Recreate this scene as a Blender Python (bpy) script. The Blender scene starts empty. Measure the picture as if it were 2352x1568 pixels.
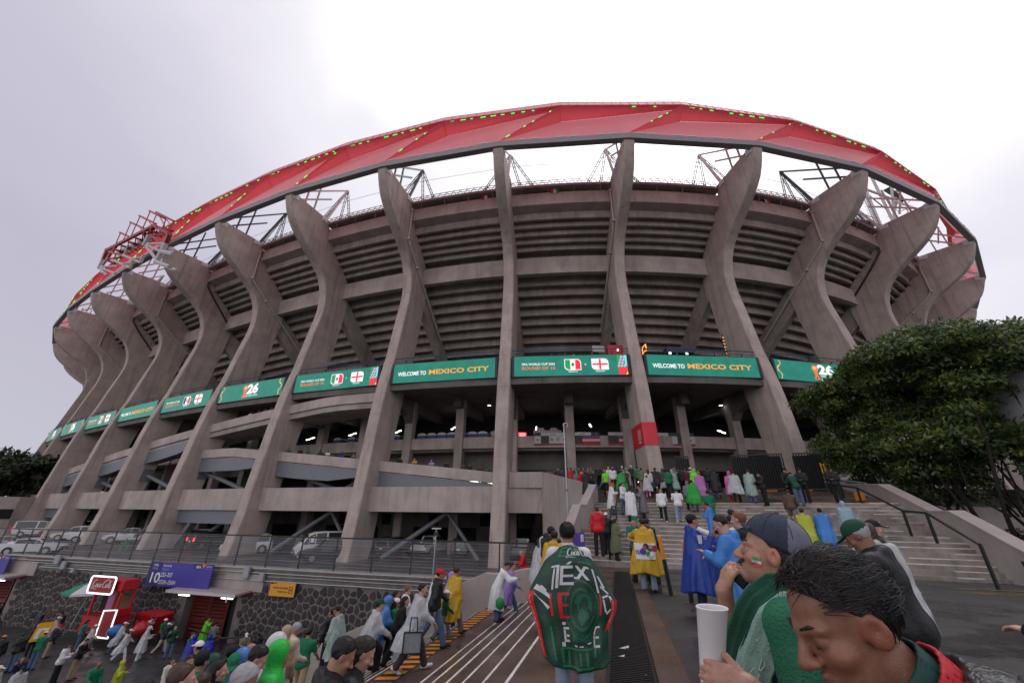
import bpy, math, random, bmesh
import numpy as np
from mathutils import Vector, Matrix, Euler
random.seed(7); np.random.seed(7)
SC = bpy.context.scene
COL = SC.collection
FPX, PITCH, ROLL = 901.28, 0.4100, 0.009
cd = bpy.data.cameras.new('camera'); cam = bpy.data.objects.new('camera', cd); COL.objects.link(cam)
cd.sensor_width = 36.0; cd.lens = 36.0 * FPX / 2352.0; cd.clip_start = 0.05; cd.clip_end = 3000
cam.matrix_world = Matrix.Rotation(math.pi/2 + PITCH, 4, 'X') @ Matrix.Rotation(ROLL, 4, 'Z')
SC.camera = cam
SUN_EL, SUN_AZ = math.radians(52), math.radians(28)
world = bpy.data.worlds.new('World'); SC.world = world; world.use_nodes = True
wn, wl = world.node_tree.nodes, world.node_tree.links
for n in list(wn): wn.remove(n)
def WN(t, **k):
 n = wn.new(t)
 for a, b in k.items(): setattr(n, a, b)
 return n
w_out = WN('ShaderNodeOutputWorld'); w_bg = WN('ShaderNodeBackground')
w_sky = WN('ShaderNodeTexSky', sky_type='NISHITA', sun_disc=False, sun_elevation=SUN_EL, sun_rotation=SUN_AZ)
w_tc = WN('ShaderNodeTexCoord')
w_map = WN('ShaderNodeMapping'); w_map.inputs['Scale'].default_value = (1, 1, 2.6); w_map.inputs['Rotation'].default_value = (0.25, 0.5, 0.3)
w_n1 = WN('ShaderNodeTexNoise'); w_n1.inputs['Scale'].default_value = 1.25; w_n1.inputs['Detail'].default_value = 6; w_n1.inputs['Roughness'].default_value = .52; w_n1.inputs['Distortion'].default_value = .25
w_dot = WN('ShaderNodeVectorMath', operation='DOT_PRODUCT')
SV = (math.sin(SUN_AZ)*math.cos(SUN_EL), math.cos(SUN_AZ)*math.cos(SUN_EL), math.sin(SUN_EL))
w_dot.inputs[1].default_value = SV
w_add = WN('ShaderNodeMath', operation='MULTIPLY_ADD'); w_add.inputs[1].default_value = .42; w_add.inputs[2].default_value = -.21
w_sum = WN('ShaderNodeMath', operation='ADD')
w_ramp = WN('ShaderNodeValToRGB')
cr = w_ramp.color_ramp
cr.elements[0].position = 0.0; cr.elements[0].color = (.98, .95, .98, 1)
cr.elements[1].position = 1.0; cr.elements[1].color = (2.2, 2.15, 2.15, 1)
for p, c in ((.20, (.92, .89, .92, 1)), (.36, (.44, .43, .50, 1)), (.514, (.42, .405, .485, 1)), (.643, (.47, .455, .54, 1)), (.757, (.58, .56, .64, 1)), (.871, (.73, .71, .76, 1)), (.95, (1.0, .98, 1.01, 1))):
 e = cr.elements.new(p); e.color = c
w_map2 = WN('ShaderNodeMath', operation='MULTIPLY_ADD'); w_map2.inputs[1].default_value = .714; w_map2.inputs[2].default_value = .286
w_mix = WN('ShaderNodeMix', data_type='RGBA'); w_mix.inputs[0].default_value = .97
w_skm = WN('ShaderNodeMix', data_type='RGBA', blend_type='MULTIPLY'); w_skm.inputs[0].default_value = 1
w_skm.inputs[7].default_value = (.10, .10, .10, 1)
wl.new(w_tc.outputs['Generated'], w_map.inputs[0]); wl.new(w_map.outputs[0], w_n1.inputs['Vector'])
wl.new(w_tc.outputs['Generated'], w_dot.inputs[0])
wl.new(w_n1.outputs[0], w_add.inputs[0]); wl.new(w_add.outputs[0], w_sum.inputs[0]); wl.new(w_dot.outputs['Value'], w_sum.inputs[1])
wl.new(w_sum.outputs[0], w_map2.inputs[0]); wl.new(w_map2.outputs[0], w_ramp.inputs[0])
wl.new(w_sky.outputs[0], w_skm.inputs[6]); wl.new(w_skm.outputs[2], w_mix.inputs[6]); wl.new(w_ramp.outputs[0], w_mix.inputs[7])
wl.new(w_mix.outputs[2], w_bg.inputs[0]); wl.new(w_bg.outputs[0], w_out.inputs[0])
w_bg.inputs[1].default_value = 1.0
sd = bpy.data.lights.new('sun', 'SUN'); sun = bpy.data.objects.new('sun', sd); COL.objects.link(sun)
sd.energy = .9; sd.angle = math.radians(40); sd.color = (1, .97, .94)
sun.matrix_world = Vector(SV).to_track_quat('Z', 'Y').to_matrix().to_4x4()
SC.view_settings.view_transform = 'Standard'; SC.view_settings.look = 'None'
SC.view_settings.exposure = .36; SC.view_settings.gamma = 1; SC.view_settings.use_curve_mapping = False
SC.cycles.max_bounces = 6; SC.cycles.diffuse_bounces = 3; SC.cycles.glossy_bounces = 3; SC.cycles.transparent_max_bounces = 12
_c, _s, _cr, _sr = math.cos(PITCH), math.sin(PITCH), math.cos(ROLL), math.sin(ROLL)
def ray(px, py):
 u0, v0 = px - 1176, py - 784
 u, v = u0*_cr + v0*_sr, -u0*_sr + v0*_cr
 d = Vector((u, FPX*_c + v*_s, FPX*_s - v*_c))
 return d / math.hypot(d.x, d.y)
def at_z(px, py, z): d = ray(px, py); return d * (z/d.z)
def at_d(px, py, D): return ray(px, py) * D
MATS = {}
def lin(c):
 return tuple((x/12.92 if x <= .04045 else ((x+.055)/1.055)**2.4) for x in c)
def new_mat(name):
 m = bpy.data.materials.new(name); m.use_nodes = True
 nt = m.node_tree; b = nt.nodes['Principled BSDF']
 return m, nt, b
def mat(name, col, rough=.6, metal=0., var=.12, scale=6., bump=0., bscale=40., emit=None, estr=1., coords='Object', spec=.5, alpha=1., sheen=0.):
 """plain procedural paint / cloth / plastic: one base colour with a little noise and relief"""
 if name in MATS: return MATS[name]
 m, nt, b = new_mat(name); N, L = nt.nodes, nt.links
 b.inputs['Roughness'].default_value = rough; b.inputs['Metallic'].default_value = metal
 b.inputs['Specular IOR Level'].default_value = spec
 tc = N.new('ShaderNodeTexCoord')
 n = N.new('ShaderNodeTexNoise'); n.inputs['Scale'].default_value = scale; n.inputs['Detail'].default_value = 5
 L.new(tc.outputs[coords], n.inputs['Vector'])
 r = N.new('ShaderNodeMapRange'); r.inputs[1].default_value = .25; r.inputs[2].default_value = .75
 r.inputs[3].default_value = 1-var; r.inputs[4].default_value = 1+var
 L.new(n.outputs[0], r.inputs[0])
 mx = N.new('ShaderNodeMix'); mx.data_type = 'RGBA'; mx.blend_type = 'MULTIPLY'; mx.inputs[0].default_value = 1
 mx.inputs[6].default_value = (*col[:3], 1); L.new(r.outputs[0], mx.inputs[7]); L.new(mx.outputs[2], b.inputs['Base Color'])
 if bump:
  n2 = N.new('ShaderNodeTexNoise'); n2.inputs['Scale'].default_value = bscale; n2.inputs['Detail'].default_value = 3
  L.new(tc.outputs[coords], n2.inputs['Vector'])
  bp = N.new('ShaderNodeBump'); bp.inputs['Strength'].default_value = bump; bp.inputs['Distance'].default_value = .02
  L.new(n2.outputs[0], bp.inputs['Height']); L.new(bp.outputs[0], b.inputs['Normal'])
 if emit:
  b.inputs['Emission Color'].default_value = (*emit, 1); b.inputs['Emission Strength'].default_value = estr
 if alpha < 1:
  b.inputs['Alpha'].default_value = alpha
 if sheen: b.inputs['Sheen Weight'].default_value = sheen
 MATS[name] = m; return m
def concrete(name, col, stain=.35, streak=.45, scale=.5, board=0., rough=.85, wet=None):
 """cast concrete: cloudy tone, rain streaks that run down, pores, optional formwork lift lines"""
 if name in MATS: return MATS[name]
 m, nt, b = new_mat(name); N, L = nt.nodes, nt.links
 tc = N.new('ShaderNodeTexCoord')
 def noise(sc, det, vs=(1,1,1), ro=.55):
  mp = N.new('ShaderNodeMapping'); mp.inputs['Scale'].default_value = vs
  L.new(tc.outputs['Object'], mp.inputs[0])
  n = N.new('ShaderNodeTexNoise'); n.inputs['Scale'].default_value = sc; n.inputs['Detail'].default_value = det; n.inputs['Roughness'].default_value = ro
  L.new(mp.outputs[0], n.inputs['Vector']); return n.outputs[0]
 def rng(x, a, b_, c, d):
  r = N.new('ShaderNodeMapRange'); r.inputs[1].default_value = a; r.inputs[2].default_value = b_; r.inputs[3].default_value = c; r.inputs[4].default_value = d
  L.new(x, r.inputs[0]); return r.outputs[0]
 def mul(a, b_):
  n = N.new('ShaderNodeMath'); n.operation = 'MULTIPLY'
  for i, x in enumerate((a, b_)):
   if isinstance(x, (int, float)): n.inputs[i].default_value = x
   else: L.new(x, n.inputs[i])
  return n.outputs[0]
 f = rng(noise(scale, 6), .3, .7, 1-stain*.55, 1+stain*.35)
 f = mul(f, rng(noise(1.6, 5, (1, 1, .07), .6), .50, .72, 1, 1-streak))
 f = mul(f, rng(noise(5.5, 3, (1, 1, .05)), .56, .68, 1, 1-streak*.5))
 f = mul(f, rng(noise(22, 3), .3, .7, .93, 1.06))
 if board:
  sp = N.new('ShaderNodeSeparateXYZ'); L.new(tc.outputs['Object'], sp.inputs[0])
  fr = N.new('ShaderNodeMath'); fr.operation = 'FRACT'
  L.new(mul(sp.outputs[2], 1/board), fr.inputs[0])
  f = mul(f, rng(fr.outputs[0], .0, .035, .82, 1))
 mx = N.new('ShaderNodeMix'); mx.data_type = 'RGBA'; mx.blend_type = 'MULTIPLY'; mx.inputs[0].default_value = 1
 mx.inputs[6].default_value = (*col, 1); L.new(f, mx.inputs[7]); L.new(mx.outputs[2], b.inputs['Base Color'])
 b.inputs['Roughness'].default_value = rough
 if wet:
  L.new(rng(noise(wet[0], 5), wet[1], wet[2], wet[3], rough), b.inputs['Roughness'])
 bp = N.new('ShaderNodeBump'); bp.inputs['Strength'].default_value = .25; bp.inputs['Distance'].default_value = .03
 L.new(noise(9, 6), bp.inputs['Height']); L.new(bp.outputs[0], b.inputs['Normal'])
 MATS[name] = m; return m
WLOC = {}
def tag(o, label=None, cat=None, group=None, kind=None):
 if label: o['label'] = label
 if cat: o['category'] = cat
 if group: o['group'] = group
 if kind: o['kind'] = kind
 return o
def empty(name, loc=(0,0,0), label=None, cat=None, group=None, rz=0.):
 o = bpy.data.objects.new(name, None); COL.objects.link(o); o.location = loc; o.rotation_euler = (0,0,rz); o.empty_display_size = .2
 WLOC[o.name] = Vector(loc); return tag(o, label, cat, group)
class MB:
 def __init__(s): s.v = []; s.f = []; s.m = []; s.mi = 0
 def add(s, vs, fs):
  b = len(s.v); s.v += [tuple(x) for x in vs]; s.f += [tuple(b+i for i in f) for f in fs]; s.m += [s.mi]*len(fs); return s
 def box(s, c, d, R=None):
  x, y, z = d[0]/2, d[1]/2, d[2]/2
  P = [Vector((i*x, j*y, k*z)) for i in (-1,1) for j in (-1,1) for k in (-1,1)]
  if R is not None: P = [R @ p for p in P]
  c = Vector(c)
  return s.add([c+p for p in P], [(0,1,3,2),(4,6,7,5),(0,4,5,1),(2,3,7,6),(0,2,6,4),(1,5,7,3)])
 def beam(s, a, b, w, h=None, up=(0,0,1)):
  a, b = Vector(a), Vector(b); h = h or w; d = (b-a); L = d.length; d.normalize()
  x = d.cross(Vector(up));
  if x.length < 1e-4: x = Vector((1,0,0))
  x.normalize(); y = x.cross(d)
  P = []
  for t in (a, b):
   for i, j in ((-1,-1),(1,-1),(1,1),(-1,1)): P.append(t + x*(i*w/2) + y*(j*h/2))
  return s.add(P, [(3,2,1,0),(4,5,6,7),(0,1,5,4),(1,2,6,5),(2,3,7,6),(3,0,4,7)])
 def tube(s, pts, r, n=8, cap=True):
  pts = [Vector(p) for p in pts]; rs = r if isinstance(r, (list, tuple)) else [r]*len(pts)
  rings = []; prev = None
  for k, p in enumerate(pts):
   d = (pts[min(k+1, len(pts)-1)] - pts[max(k-1, 0)]).normalized()
   if prev is None:
    x = d.cross(Vector((0,0,1)));
    if x.length < 1e-3: x = d.cross(Vector((0,1,0)))
   else: x = prev - d*prev.dot(d)
   x.normalize(); prev = x; y = d.cross(x)
   rings.append([p + (x*math.cos(t) + y*math.sin(t))*rs[k] for t in [2*math.pi*i/n for i in range(n)]])
  return s.loft(rings, cap)
 def loft(s, rings, cap=True, closed=True):
  n = len(rings[0]); V = [p for r in rings for p in r]; F = []
  for k in range(len(rings)-1):
   for i in range(n if closed else n-1):
    j = (i+1) % n; F.append((k*n+i, k*n+j, (k+1)*n+j, (k+1)*n+i))
  if cap: F.append(tuple(range(n-1,-1,-1))); F.append(tuple((len(rings)-1)*n+i for i in range(n)))
  return s.add(V, F)
 def prism(s, poly, ext):
  ext = Vector(ext); A = [Vector(p) for p in poly]; n = len(A)
  return s.add(A + [a+ext for a in A], [tuple(range(n-1,-1,-1)), tuple(range(n, 2*n))] + [(i, (i+1)%n, n+(i+1)%n, n+i) for i in range(n)])
 def quad(s, *P): return s.add(P, [tuple(range(len(P)))])
 def grid(s, P):
  R, Cn = len(P), len(P[0]); V = [p for r in P for p in r]
  return s.add(V, [(i*Cn+j, i*Cn+j+1, (i+1)*Cn+j+1, (i+1)*Cn+j) for i in range(R-1) for j in range(Cn-1)])
 def mesh(s, name):
  me = bpy.data.meshes.new(name); me.from_pydata([tuple(p) for p in s.v], [], s.f)
  if any(s.m): me.polygons.foreach_set('material_index', s.m)
  me.update(); return me
 def fix(s, me):
  bm = bmesh.new(); bm.from_mesh(me); bmesh.ops.recalc_face_normals(bm, faces=bm.faces); bm.to_mesh(me); bm.free()
 def build(s, name, material, parent=None, smooth=False, local=False, fix=True, bevel=0., label=None, cat=None, group=None, kind=None, angle=None):
  me = s.mesh(name)
  if fix: s.fix(me)
  return link_mesh(name, me, material, parent, smooth, local, bevel, label, cat, group, kind, angle)
def link_mesh(name, me, material, parent=None, smooth=False, local=False, bevel=0., label=None, cat=None, group=None, kind=None, angle=None):
 o = bpy.data.objects.new(name, me); COL.objects.link(o)
 for m_ in (material if isinstance(material, (list, tuple)) else [material]):
  if m_ is not None and len(me.materials) < 8: me.materials.append(m_)
 if smooth or angle:
  me.polygons.foreach_set('use_smooth', [True]*len(me.polygons))
  if angle: me.set_sharp_from_angle(angle=math.radians(angle))
 wl_ = Vector((0,0,0))
 if parent is not None:
  o.parent = parent
  if local: wl_ = WLOC.get(parent.name, Vector((0,0,0)))
  else: o.location = -WLOC.get(parent.name, Vector((0,0,0)))
 WLOC[o.name] = wl_
 if bevel:
  md = o.modifiers.new('bevel', 'BEVEL'); md.width = bevel; md.segments = 2; md.limit_method = 'ANGLE'; md.angle_limit = math.radians(40)
 tag(o, label, cat, group, kind)
 return o
def inst(src, parent=None, loc=None, rot=None, name=None, mats=None):
 """copy one object (sharing its mesh) under a parent, mats = object level material overrides"""
 c = src.copy(); COL.objects.link(c); c.parent = parent
 if loc is not None: c.location = loc
 if rot is not None: c.rotation_euler = rot
 if mats is not None:
  for k, m_ in enumerate(mats):
   if m_ is not None: c.material_slots[k].link = 'OBJECT'; c.material_slots[k].material = m_
 for k in ('label', 'category', 'group'):
  if k in c: del c[k]
 return c
_tcache = {}
def text_mesh(body, size=1., bold=0., extrude=0., italic=0., space=1., width=1., align='LEFT', res=3):
 key = (body, size, bold, extrude, italic, space, width, align, res)
 if key in _tcache: return _tcache[key]
 cu = bpy.data.curves.new('lettering', 'FONT'); cu.body = body; cu.size = size; cu.offset = bold*size; cu.extrude = extrude
 cu.shear = italic; cu.space_character = space; cu.align_x = align; cu.resolution_u = res
 ob = bpy.data.objects.new('lettering', cu); COL.objects.link(ob)
 dg = bpy.context.evaluated_depsgraph_get(); ev = ob.evaluated_get(dg); me = ev.to_mesh()
 V = [(v.co.x*width, v.co.y, v.co.z) for v in me.vertices]; Fc = [tuple(p.vertices) for p in me.polygons]
 ev.to_mesh_clear(); bpy.data.objects.remove(ob); bpy.data.curves.remove(cu)
 _tcache[key] = (V, Fc); return V, Fc
def put_text(mb, body, org, X, Y, size, **k):
 V, Fc = text_mesh(body, size, **k); org, X, Y = Vector(org), Vector(X), Vector(Y); Z = X.cross(Y)
 mb.add([org + X*v[0] + Y*v[1] + Z*v[2] for v in V], Fc)
 return max(v[0] for v in V) if V else 0
# ================================================================== STADIUM
CONC = concrete('cast concrete', (.47, .39, .35), streak=.3, board=2.35)
CONC_D = concrete('weathered concrete', (.40, .335, .308), stain=.5, streak=.3)
CONC_B = concrete('beam concrete', (.46, .39, .36), stain=.4, streak=.2)
CONC_IN = concrete('interior concrete', (.15, .128, .12), stain=.5, streak=.2)  # concrete copy darkened to hold the shade of the concourse interior
STEEL_G = mat('grey steel paint', (.17, .18, .21), .5, .1, .1)
STEEL_D = mat('dark steel paint', (.025, .027, .032), .45, .3)
STEEL_W = mat('pale steel paint', (.55, .50, .51), .5, 0, .1)
STEEL_P = mat('pinkish steel paint', (.48, .33, .33), .5, 0, .1)
PLATE_W = mat('white gusset plate', (.66, .64, .65), .5, 0, .08)
RED_P = mat('red cladding panel', (.80, .20, .23), .35, .0, .10, .35)
_n = RED_P.node_tree; _t = _n.nodes.new('ShaderNodeBsdfTranslucent'); _t.inputs[0].default_value = (.95, .33, .37, 1)
_m = _n.nodes.new('ShaderNodeMixShader'); _m.inputs[0].default_value = .55
_n.links.new(_n.nodes['Principled BSDF'].outputs[0], _m.inputs[1]); _n.links.new(_t.outputs[0], _m.inputs[2]); _n.links.new(_m.outputs[0], _n.nodes['Material Output'].inputs[0])
RED_B = mat('red edge flashing', (.74, .22, .26), .35, .0, .10, .5)
RED_T = mat('red truss paint', (.42, .015, .03), .4, 0, .12)
PIPE_M = mat('pale pvc pipe', (.46, .40, .37), .5, 0, .15)
INNER_SHADE = mat('shaded inner wall', (.022,.02,.02), .8)  # inner wall painted near-black; the concourse shade is in the colour
DARK = mat('void shade black', (.012, .011, .012), .9)  # near-black, mostly shade painted into slots, gates and openings
GLED = mat('green led strip', (.02, .3, .05), .4, emit=(.02, 1, .10), estr=1.3)
RIB = {-12: (-136.8, 127.0), -11: (-131.5, 114.5), -10: (-125.3, 102.9), -9: (-116.83, 92.22), -8: (-106.02, 82.28), -7: (-94.01, 73.81), -6: (-81.51, 66.12), -5: (-68.86, 58.88),
       -4: (-56.09, 52.0), -3: (-43.13, 45.62), -2: (-29.82, 39.99), -1: (-16.06, 35.45), 0: (-1.8, 32.38), 1: (12.88, 31.13),
       2: (27.78, 31.99), 3: (42.61, 35.15), 4: (56.96, 40.68), 5: (70.45, 48.47), 6: (82.72, 58.25), 7: (93.57, 69.55), 8: (102.2, 81.7), 9: (108.5, 95.2), 10: (112.2, 109.6)}
def ring(u, o=0., z=0.):
 """point of the oval: u = rib number (fractions between), o = metres inwards of the rib tips"""
 i = int(math.floor(u)); i = max(-11, min(8, i)); t = u - i
 P = [Vector(RIB[i+k]) for k in (-1, 0, 1, 2)]
 p = .5*((2*P[1]) + (P[2]-P[0])*t + (2*P[0]-5*P[1]+4*P[2]-P[3])*t*t + (3*P[1]-P[0]-3*P[2]+P[3])*t**3)
 d = .5*((P[2]-P[0]) + (2*P[0]-5*P[1]+4*P[2]-P[3])*2*t + (3*P[1]-P[0]-3*P[2]+P[3])*3*t*t)
 d.normalize()
 return Vector((p.x - d.y*o, p.y + d.x*o, z))
def rtan(u):
 d = ring(u+.01) - ring(u-.01); return d.normalized()
def sweep(mb, prof, u0, u1, n=4, dz=None, straight=False):
 """closed section prof [(o, z)] swept along the oval from rib u0 to u1; dz(u) raises it"""
 R = []
 for k in range(n+1):
  u = u0 + (u1-u0)*k/n
  if straight:
   t = k/n; R.append([ring(u0,o,z).lerp(ring(u1,o,z), t) + Vector((0,0,dz(u) if dz else 0)) for o, z in prof])
  else: R.append([ring(u, o, z + (dz(u) if dz else 0)) for o, z in prof])
 return mb.loft(R)
stadium = empty('stadium', (0, 45, -4.16), 'huge oval concrete stadium with curved ribs and a red roof rim', 'stadium')
U0, U1 = -11, 9
PAR = -4.16; PLAZA = .62
SEC = [((4.15,-4.4),(7.3,-4.4)), ((4.4,-3.),(7.75,-3.)), ((4.85,-.5),(8.1,-.4)), ((5.2,2.7),(8.5,2.9)), ((5.6,6.1),(9.1,6.2)), ((6.,9.6),(9.75,9.7)), ((6.4,12.2),(10.3,12.8)),
       ((6.9,14.5),(10.9,15.2)), ((7.4,16.5),(11.4,17.)), ((7.7,18.3),(11.8,19.)), ((8.05,20.4),(12.15,21.4)), ((8.4,22.4),(12.4,23.4)), ((8.7,24.),(12.6,25.2)), ((8.86,25.3),(12.8,26.8)),
       ((8.87,26.5),(12.9,28.2)), ((8.72,27.7),(12.85,29.4)), ((8.4,28.8),(12.5,30.6)), ((7.9,29.8),(12.,31.6)), ((7.3,30.6),(11.3,32.4)), ((6.4,31.35),(10.5,33.2)), ((5.3,32.15),(9.7,33.9)),
       ((4.3,32.8),(9.0,34.5)), ((3.4,33.4),(8.3,35.2)), ((2.55,34.05),(7.7,35.9)), ((1.85,34.7),(7.2,36.6)), ((1.25,35.4),(6.9,37.2)), ((.75,36.3),(6.8,37.7)), ((.35,37.3),(6.75,38.1)), ((.1,38.1),(6.72,38.5)), ((.05,38.75),(6.7,38.95))]
for i in range(U0, U1+1):
 base = max(0, 0)
 R = []
 for k, ((o0, z0), (o1, z1)) in enumerate(SEC):
  t = k/(len(SEC)-1); hw = .66 - .06*t; ch = .10
  T = rtan(i)
  a0, a1 = ring(i, o0, z0), ring(i, o1, z1); e = (a1-a0).normalized()
  R.append([a0 - T*(hw-ch), a0 + e*ch - T*hw, a1 - T*hw, a1 + T*hw, a0 + e*ch + T*hw, a0 + T*(hw-ch)])
 m = MB().loft(R)
 rb = m.build('rib', CONC, stadium, angle=35)
 T = rtan(i)
 m = MB(); P = [(11.2,29.8),(12.6,29.2),(25.5,18.9),(25.5,16.2),(12.2,26.0),(10.8,27.8)]
 m.prism([ring(i,o,z)-T*.42 for o, z in P], T*.84); m.build('raker_beam', CONC_D, rb)
 if -10 <= i <= 7:
  for s in (-1, 1):
   for (oa, za, w, h) in ((.05,38.7,.95,1.0),(5.0,38.7,.95,.8)):
    m = MB(); c = ring(i, oa+w/2+.2, za-h/2+.18) + T*s*.63
    nrm = ring(i,1,0)-ring(i,0,0)
    q = [c-nrm*w/2-Vector((0,0,h/2)), c+nrm*w/2-Vector((0,0,h/2-.2)), c+nrm*w/2+Vector((0,0,h/2)), c-nrm*w/2+Vector((0,0,h/2))]
    m.prism([p for p in q], T*s*.03)
    for bx in (-.25, 0, .25):
     for bz in (-.2, .15): m.box(c+nrm*bx*w+Vector((0,0,bz*h))+T*s*.05, (.09,.09,.09))
    m.build('gusset_plate', PLATE_W, rb)
  if i in (-5, -3, -1, 1, 3, 5, -7):
   s = 1 if i < 1 else -1
   m = MB(); m.tube([ring(i,o,z)+T*s*.78 for o, z in ((7.1,37.6),(6.55,37.4),(6.6,32.6),(6.9,32.0),(12.6,27.5),(18.2,23.1))], .13, 8)
   for o, z in ((6.6,32.5),(6.55,37.2),(9.5,29.9)): m.box(ring(i,o,z)+T*s*.78, (.34,.34,.3))
   m.build('drain_pipe', PIPE_M, rb, angle=40)
  else:
   s = 1 if i < 1 else -1
   m = MB()
   for dd in (.0, .22): m.tube([ring(i,o+dd,z)+T*s*.72 for o, z in ((7.0,37.4),(7.1,35),(8.6,33.2),(12.2,29.5))], .06, 6)
   if i in (4, -4, -6): m.build('service_cable', STEEL_D, rb)
for i in range(U0, U1):
 u0, u1 = i, i+1; near = -8 <= i <= 5; ns = 5
 e = .02
 a, b = u0+e, u1-e
 MB_ = MB(); sweep(MB_, [(6.45,38.25),(6.45,38.62),(8.6,38.62),(8.6,38.25)], a, b, ns); MB_.build('rim_slab', CONC_D, stadium)
 MB_ = MB(); sweep(MB_, [(8.7,35.9),(8.7,38.6),(8.9,38.6),(8.9,35.9)], a, b, ns); MB_.build('slot_wall', DARK, stadium)  # near-black sheet for the shade inside the rim slot
 MB_ = MB(); sweep(MB_, [(7.0,35.85),(6.95,37.65),(7.3,37.65),(8.4,36.2),(8.4,35.6),(7.5,35.75)], a, b, ns); MB_.build('parapet_band', CONC_B, stadium)
 if near:
  m = MB()
  for k in range(4):
   u = u0 + .14 + .24*k; p = ring(u, 6.9, 37.7); T = rtan(u)
   m.beam(ring(u,6.6,38.3), ring(u,6.85,37.65), .05); m.beam(p+T*.25+Vector((0,0,-.55)), p, .04); m.beam(p-T*.25+Vector((0,0,-.55)), p, .04)
  m.build('slot_bracket', STEEL_P, stadium)
  m = MB(); n = 14
  for k in range(n+1):
   u = a + (b-a)*k/n
   for dz, dd in ((.05,0),(.45,0),(.82,0)):
    if k < n: m.beam(ring(u,6.7+dd,38.65+dz), ring(a+(b-a)*(k+1)/n,6.7+dd,38.65+dz), .055)
   if k < n:
    um = a + (b-a)*(k+.5)/n
    m.beam(ring(u,6.7,38.68), ring(um,6.7,39.45), .05); m.beam(ring(um,6.7,39.45), ring(a+(b-a)*(k+1)/n,6.7,38.68), .05)
  m.build('walkway_truss', STEEL_D, stadium)
 for k in range(5):
  o, zb = 8.3+.8*k, 34.55-.62*k
  m = MB(); sweep(m, [(o,zb+1.05),(o,zb),(o+.34,zb),(o+.34,zb+.40),(o+.82,zb+.40),(o+.82,zb+1.05)], a, b, ns); m.build('seating_step', CONC_D, stadium)
 m = MB(); sweep(m, [(11.75,28.65),(11.7,31.1),(12.4,31.1),(12.4,28.65)], a, b, ns); m.build('ring_beam', CONC_B, stadium)
 for k in range(10):
  o, zb = 12.7+1.1*k, 29.0-.93*k
  m = MB(); sweep(m, [(o,zb+1.45),(o,zb),(o+.42,zb),(o+.42,zb+.45),(o+1.12,zb+.45),(o+1.12,zb+1.45)], u0, u1, ns); m.build('seating_step', CONC_D, stadium)
 m = MB(); sweep(m, [(8.4,36.0),(12.9,32.45),(12.9,29.5),(13.3,29.5),(13.3,32.8),(8.4,36.7)], u0, u1, 3); m.build('seating_slab', CONC_D, stadium)
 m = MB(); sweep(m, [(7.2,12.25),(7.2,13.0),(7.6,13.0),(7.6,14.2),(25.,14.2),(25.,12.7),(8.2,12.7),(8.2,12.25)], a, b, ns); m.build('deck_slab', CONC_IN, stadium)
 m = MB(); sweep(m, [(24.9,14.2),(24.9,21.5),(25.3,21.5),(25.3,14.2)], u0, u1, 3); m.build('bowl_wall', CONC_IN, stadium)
 if near:
  m = MB(); m.tube([ring(a+(b-a)*k/4, 7.5, 16.1) for k in range(5)], .05, 6); m.tube([ring(a+(b-a)*k/4, 7.5, 15.75) for k in range(5)], .025, 5); m.build('deck_rail', mat('teal rail paint', (.02,.08,.13), .4), stadium)
 for u in (u0, u0+.5):
  T = rtan(u); h = .45
  P = [(7.8,12.68),(7.8,11.9),(12.4,10.7),(13.1,9.9),(14.4,9.9),(14.9,11.4),(22,11.6),(22,12.68)] if u == u0 else [(12,12.68),(12,11.4),(22,11.6),(22,12.68)]
  m = MB(); m.prism([ring(u,o,z)-T*h for o, z in P], T*2*h); m.build('radial_beam', CONC_IN, stadium)
  m = MB(); P = [(13.2,PAR),(14.3,PAR),(14.25,12.6),(13.3,12.6)]
  m.prism([ring(u,o,z)-T*.5 for o, z in P], T*1.0); m.build('concourse_column', CONC_D, stadium, bevel=.04)
 m = MB(); sweep(m, [(13.5,6.72),(13.5,8.0),(13.8,8.0),(13.8,6.95),(24,6.95),(24,6.5),(14.2,6.5),(14.2,6.72)], u0, u1, ns); m.build('mezzanine_parapet', CONC_D, stadium)
 m = MB(); sweep(m, [(23.5,-4.2),(23.5,14),(24,14),(24,-4.2)], u0, u1, 3); m.build('inner_wall', INNER_SHADE, stadium)
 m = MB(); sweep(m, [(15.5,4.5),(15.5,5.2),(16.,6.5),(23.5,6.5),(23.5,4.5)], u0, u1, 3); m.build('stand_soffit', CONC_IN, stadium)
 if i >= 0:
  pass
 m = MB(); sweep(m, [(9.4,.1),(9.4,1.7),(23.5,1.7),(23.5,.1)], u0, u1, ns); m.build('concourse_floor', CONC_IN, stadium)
 if i < 0 or i >= 3:
  m = MB(); sweep(m, [(6.35,-.05),(6.3,2.19),(6.9,2.19),(6.9,.6),(9.4,.6),(9.4,-.05)], a, b, 4, straight=True); m.build('edge_beam', CONC_B, stadium)
 if i == 0:
  m = MB(); sweep(m, [(6.35,-.05),(6.3,2.05),(6.9,2.05),(6.9,.6),(9.4,.6),(9.4,-.05)], a, .46, 4, straight=True); m.build('edge_beam', CONC_B, stadium)
 G = lambda u, o, z: ring(u, o, z)
 m = MB(); sweep(m, [(-.15,38.35),(-.2,39.0),(.05,39.35),(.55,39.35),(.55,38.35)], u0+.0, u1-.0, 1, straight=True); m.build('gutter_beam', STEEL_W if False else mat('gutter metal', (.27,.25,.26), .45, .2), stadium)
 m = MB(); n = 9
 for k in range(n):
  t0 = u0+.06+.9*k/n; t1 = t0+.06
  A0, A1 = ring(u0,-.19,39.12).lerp(ring(u1,-.19,39.12), t0-u0), ring(u0,-.19,39.12).lerp(ring(u1,-.19,39.12), t1-u0)
  if (k*7+i) % 3: m.beam(A0, A1, .05, .12)
 m.build('gutter_gap', PLATE_W, stadium)
 c0, c1 = u0+.5, u1+.5
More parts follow.
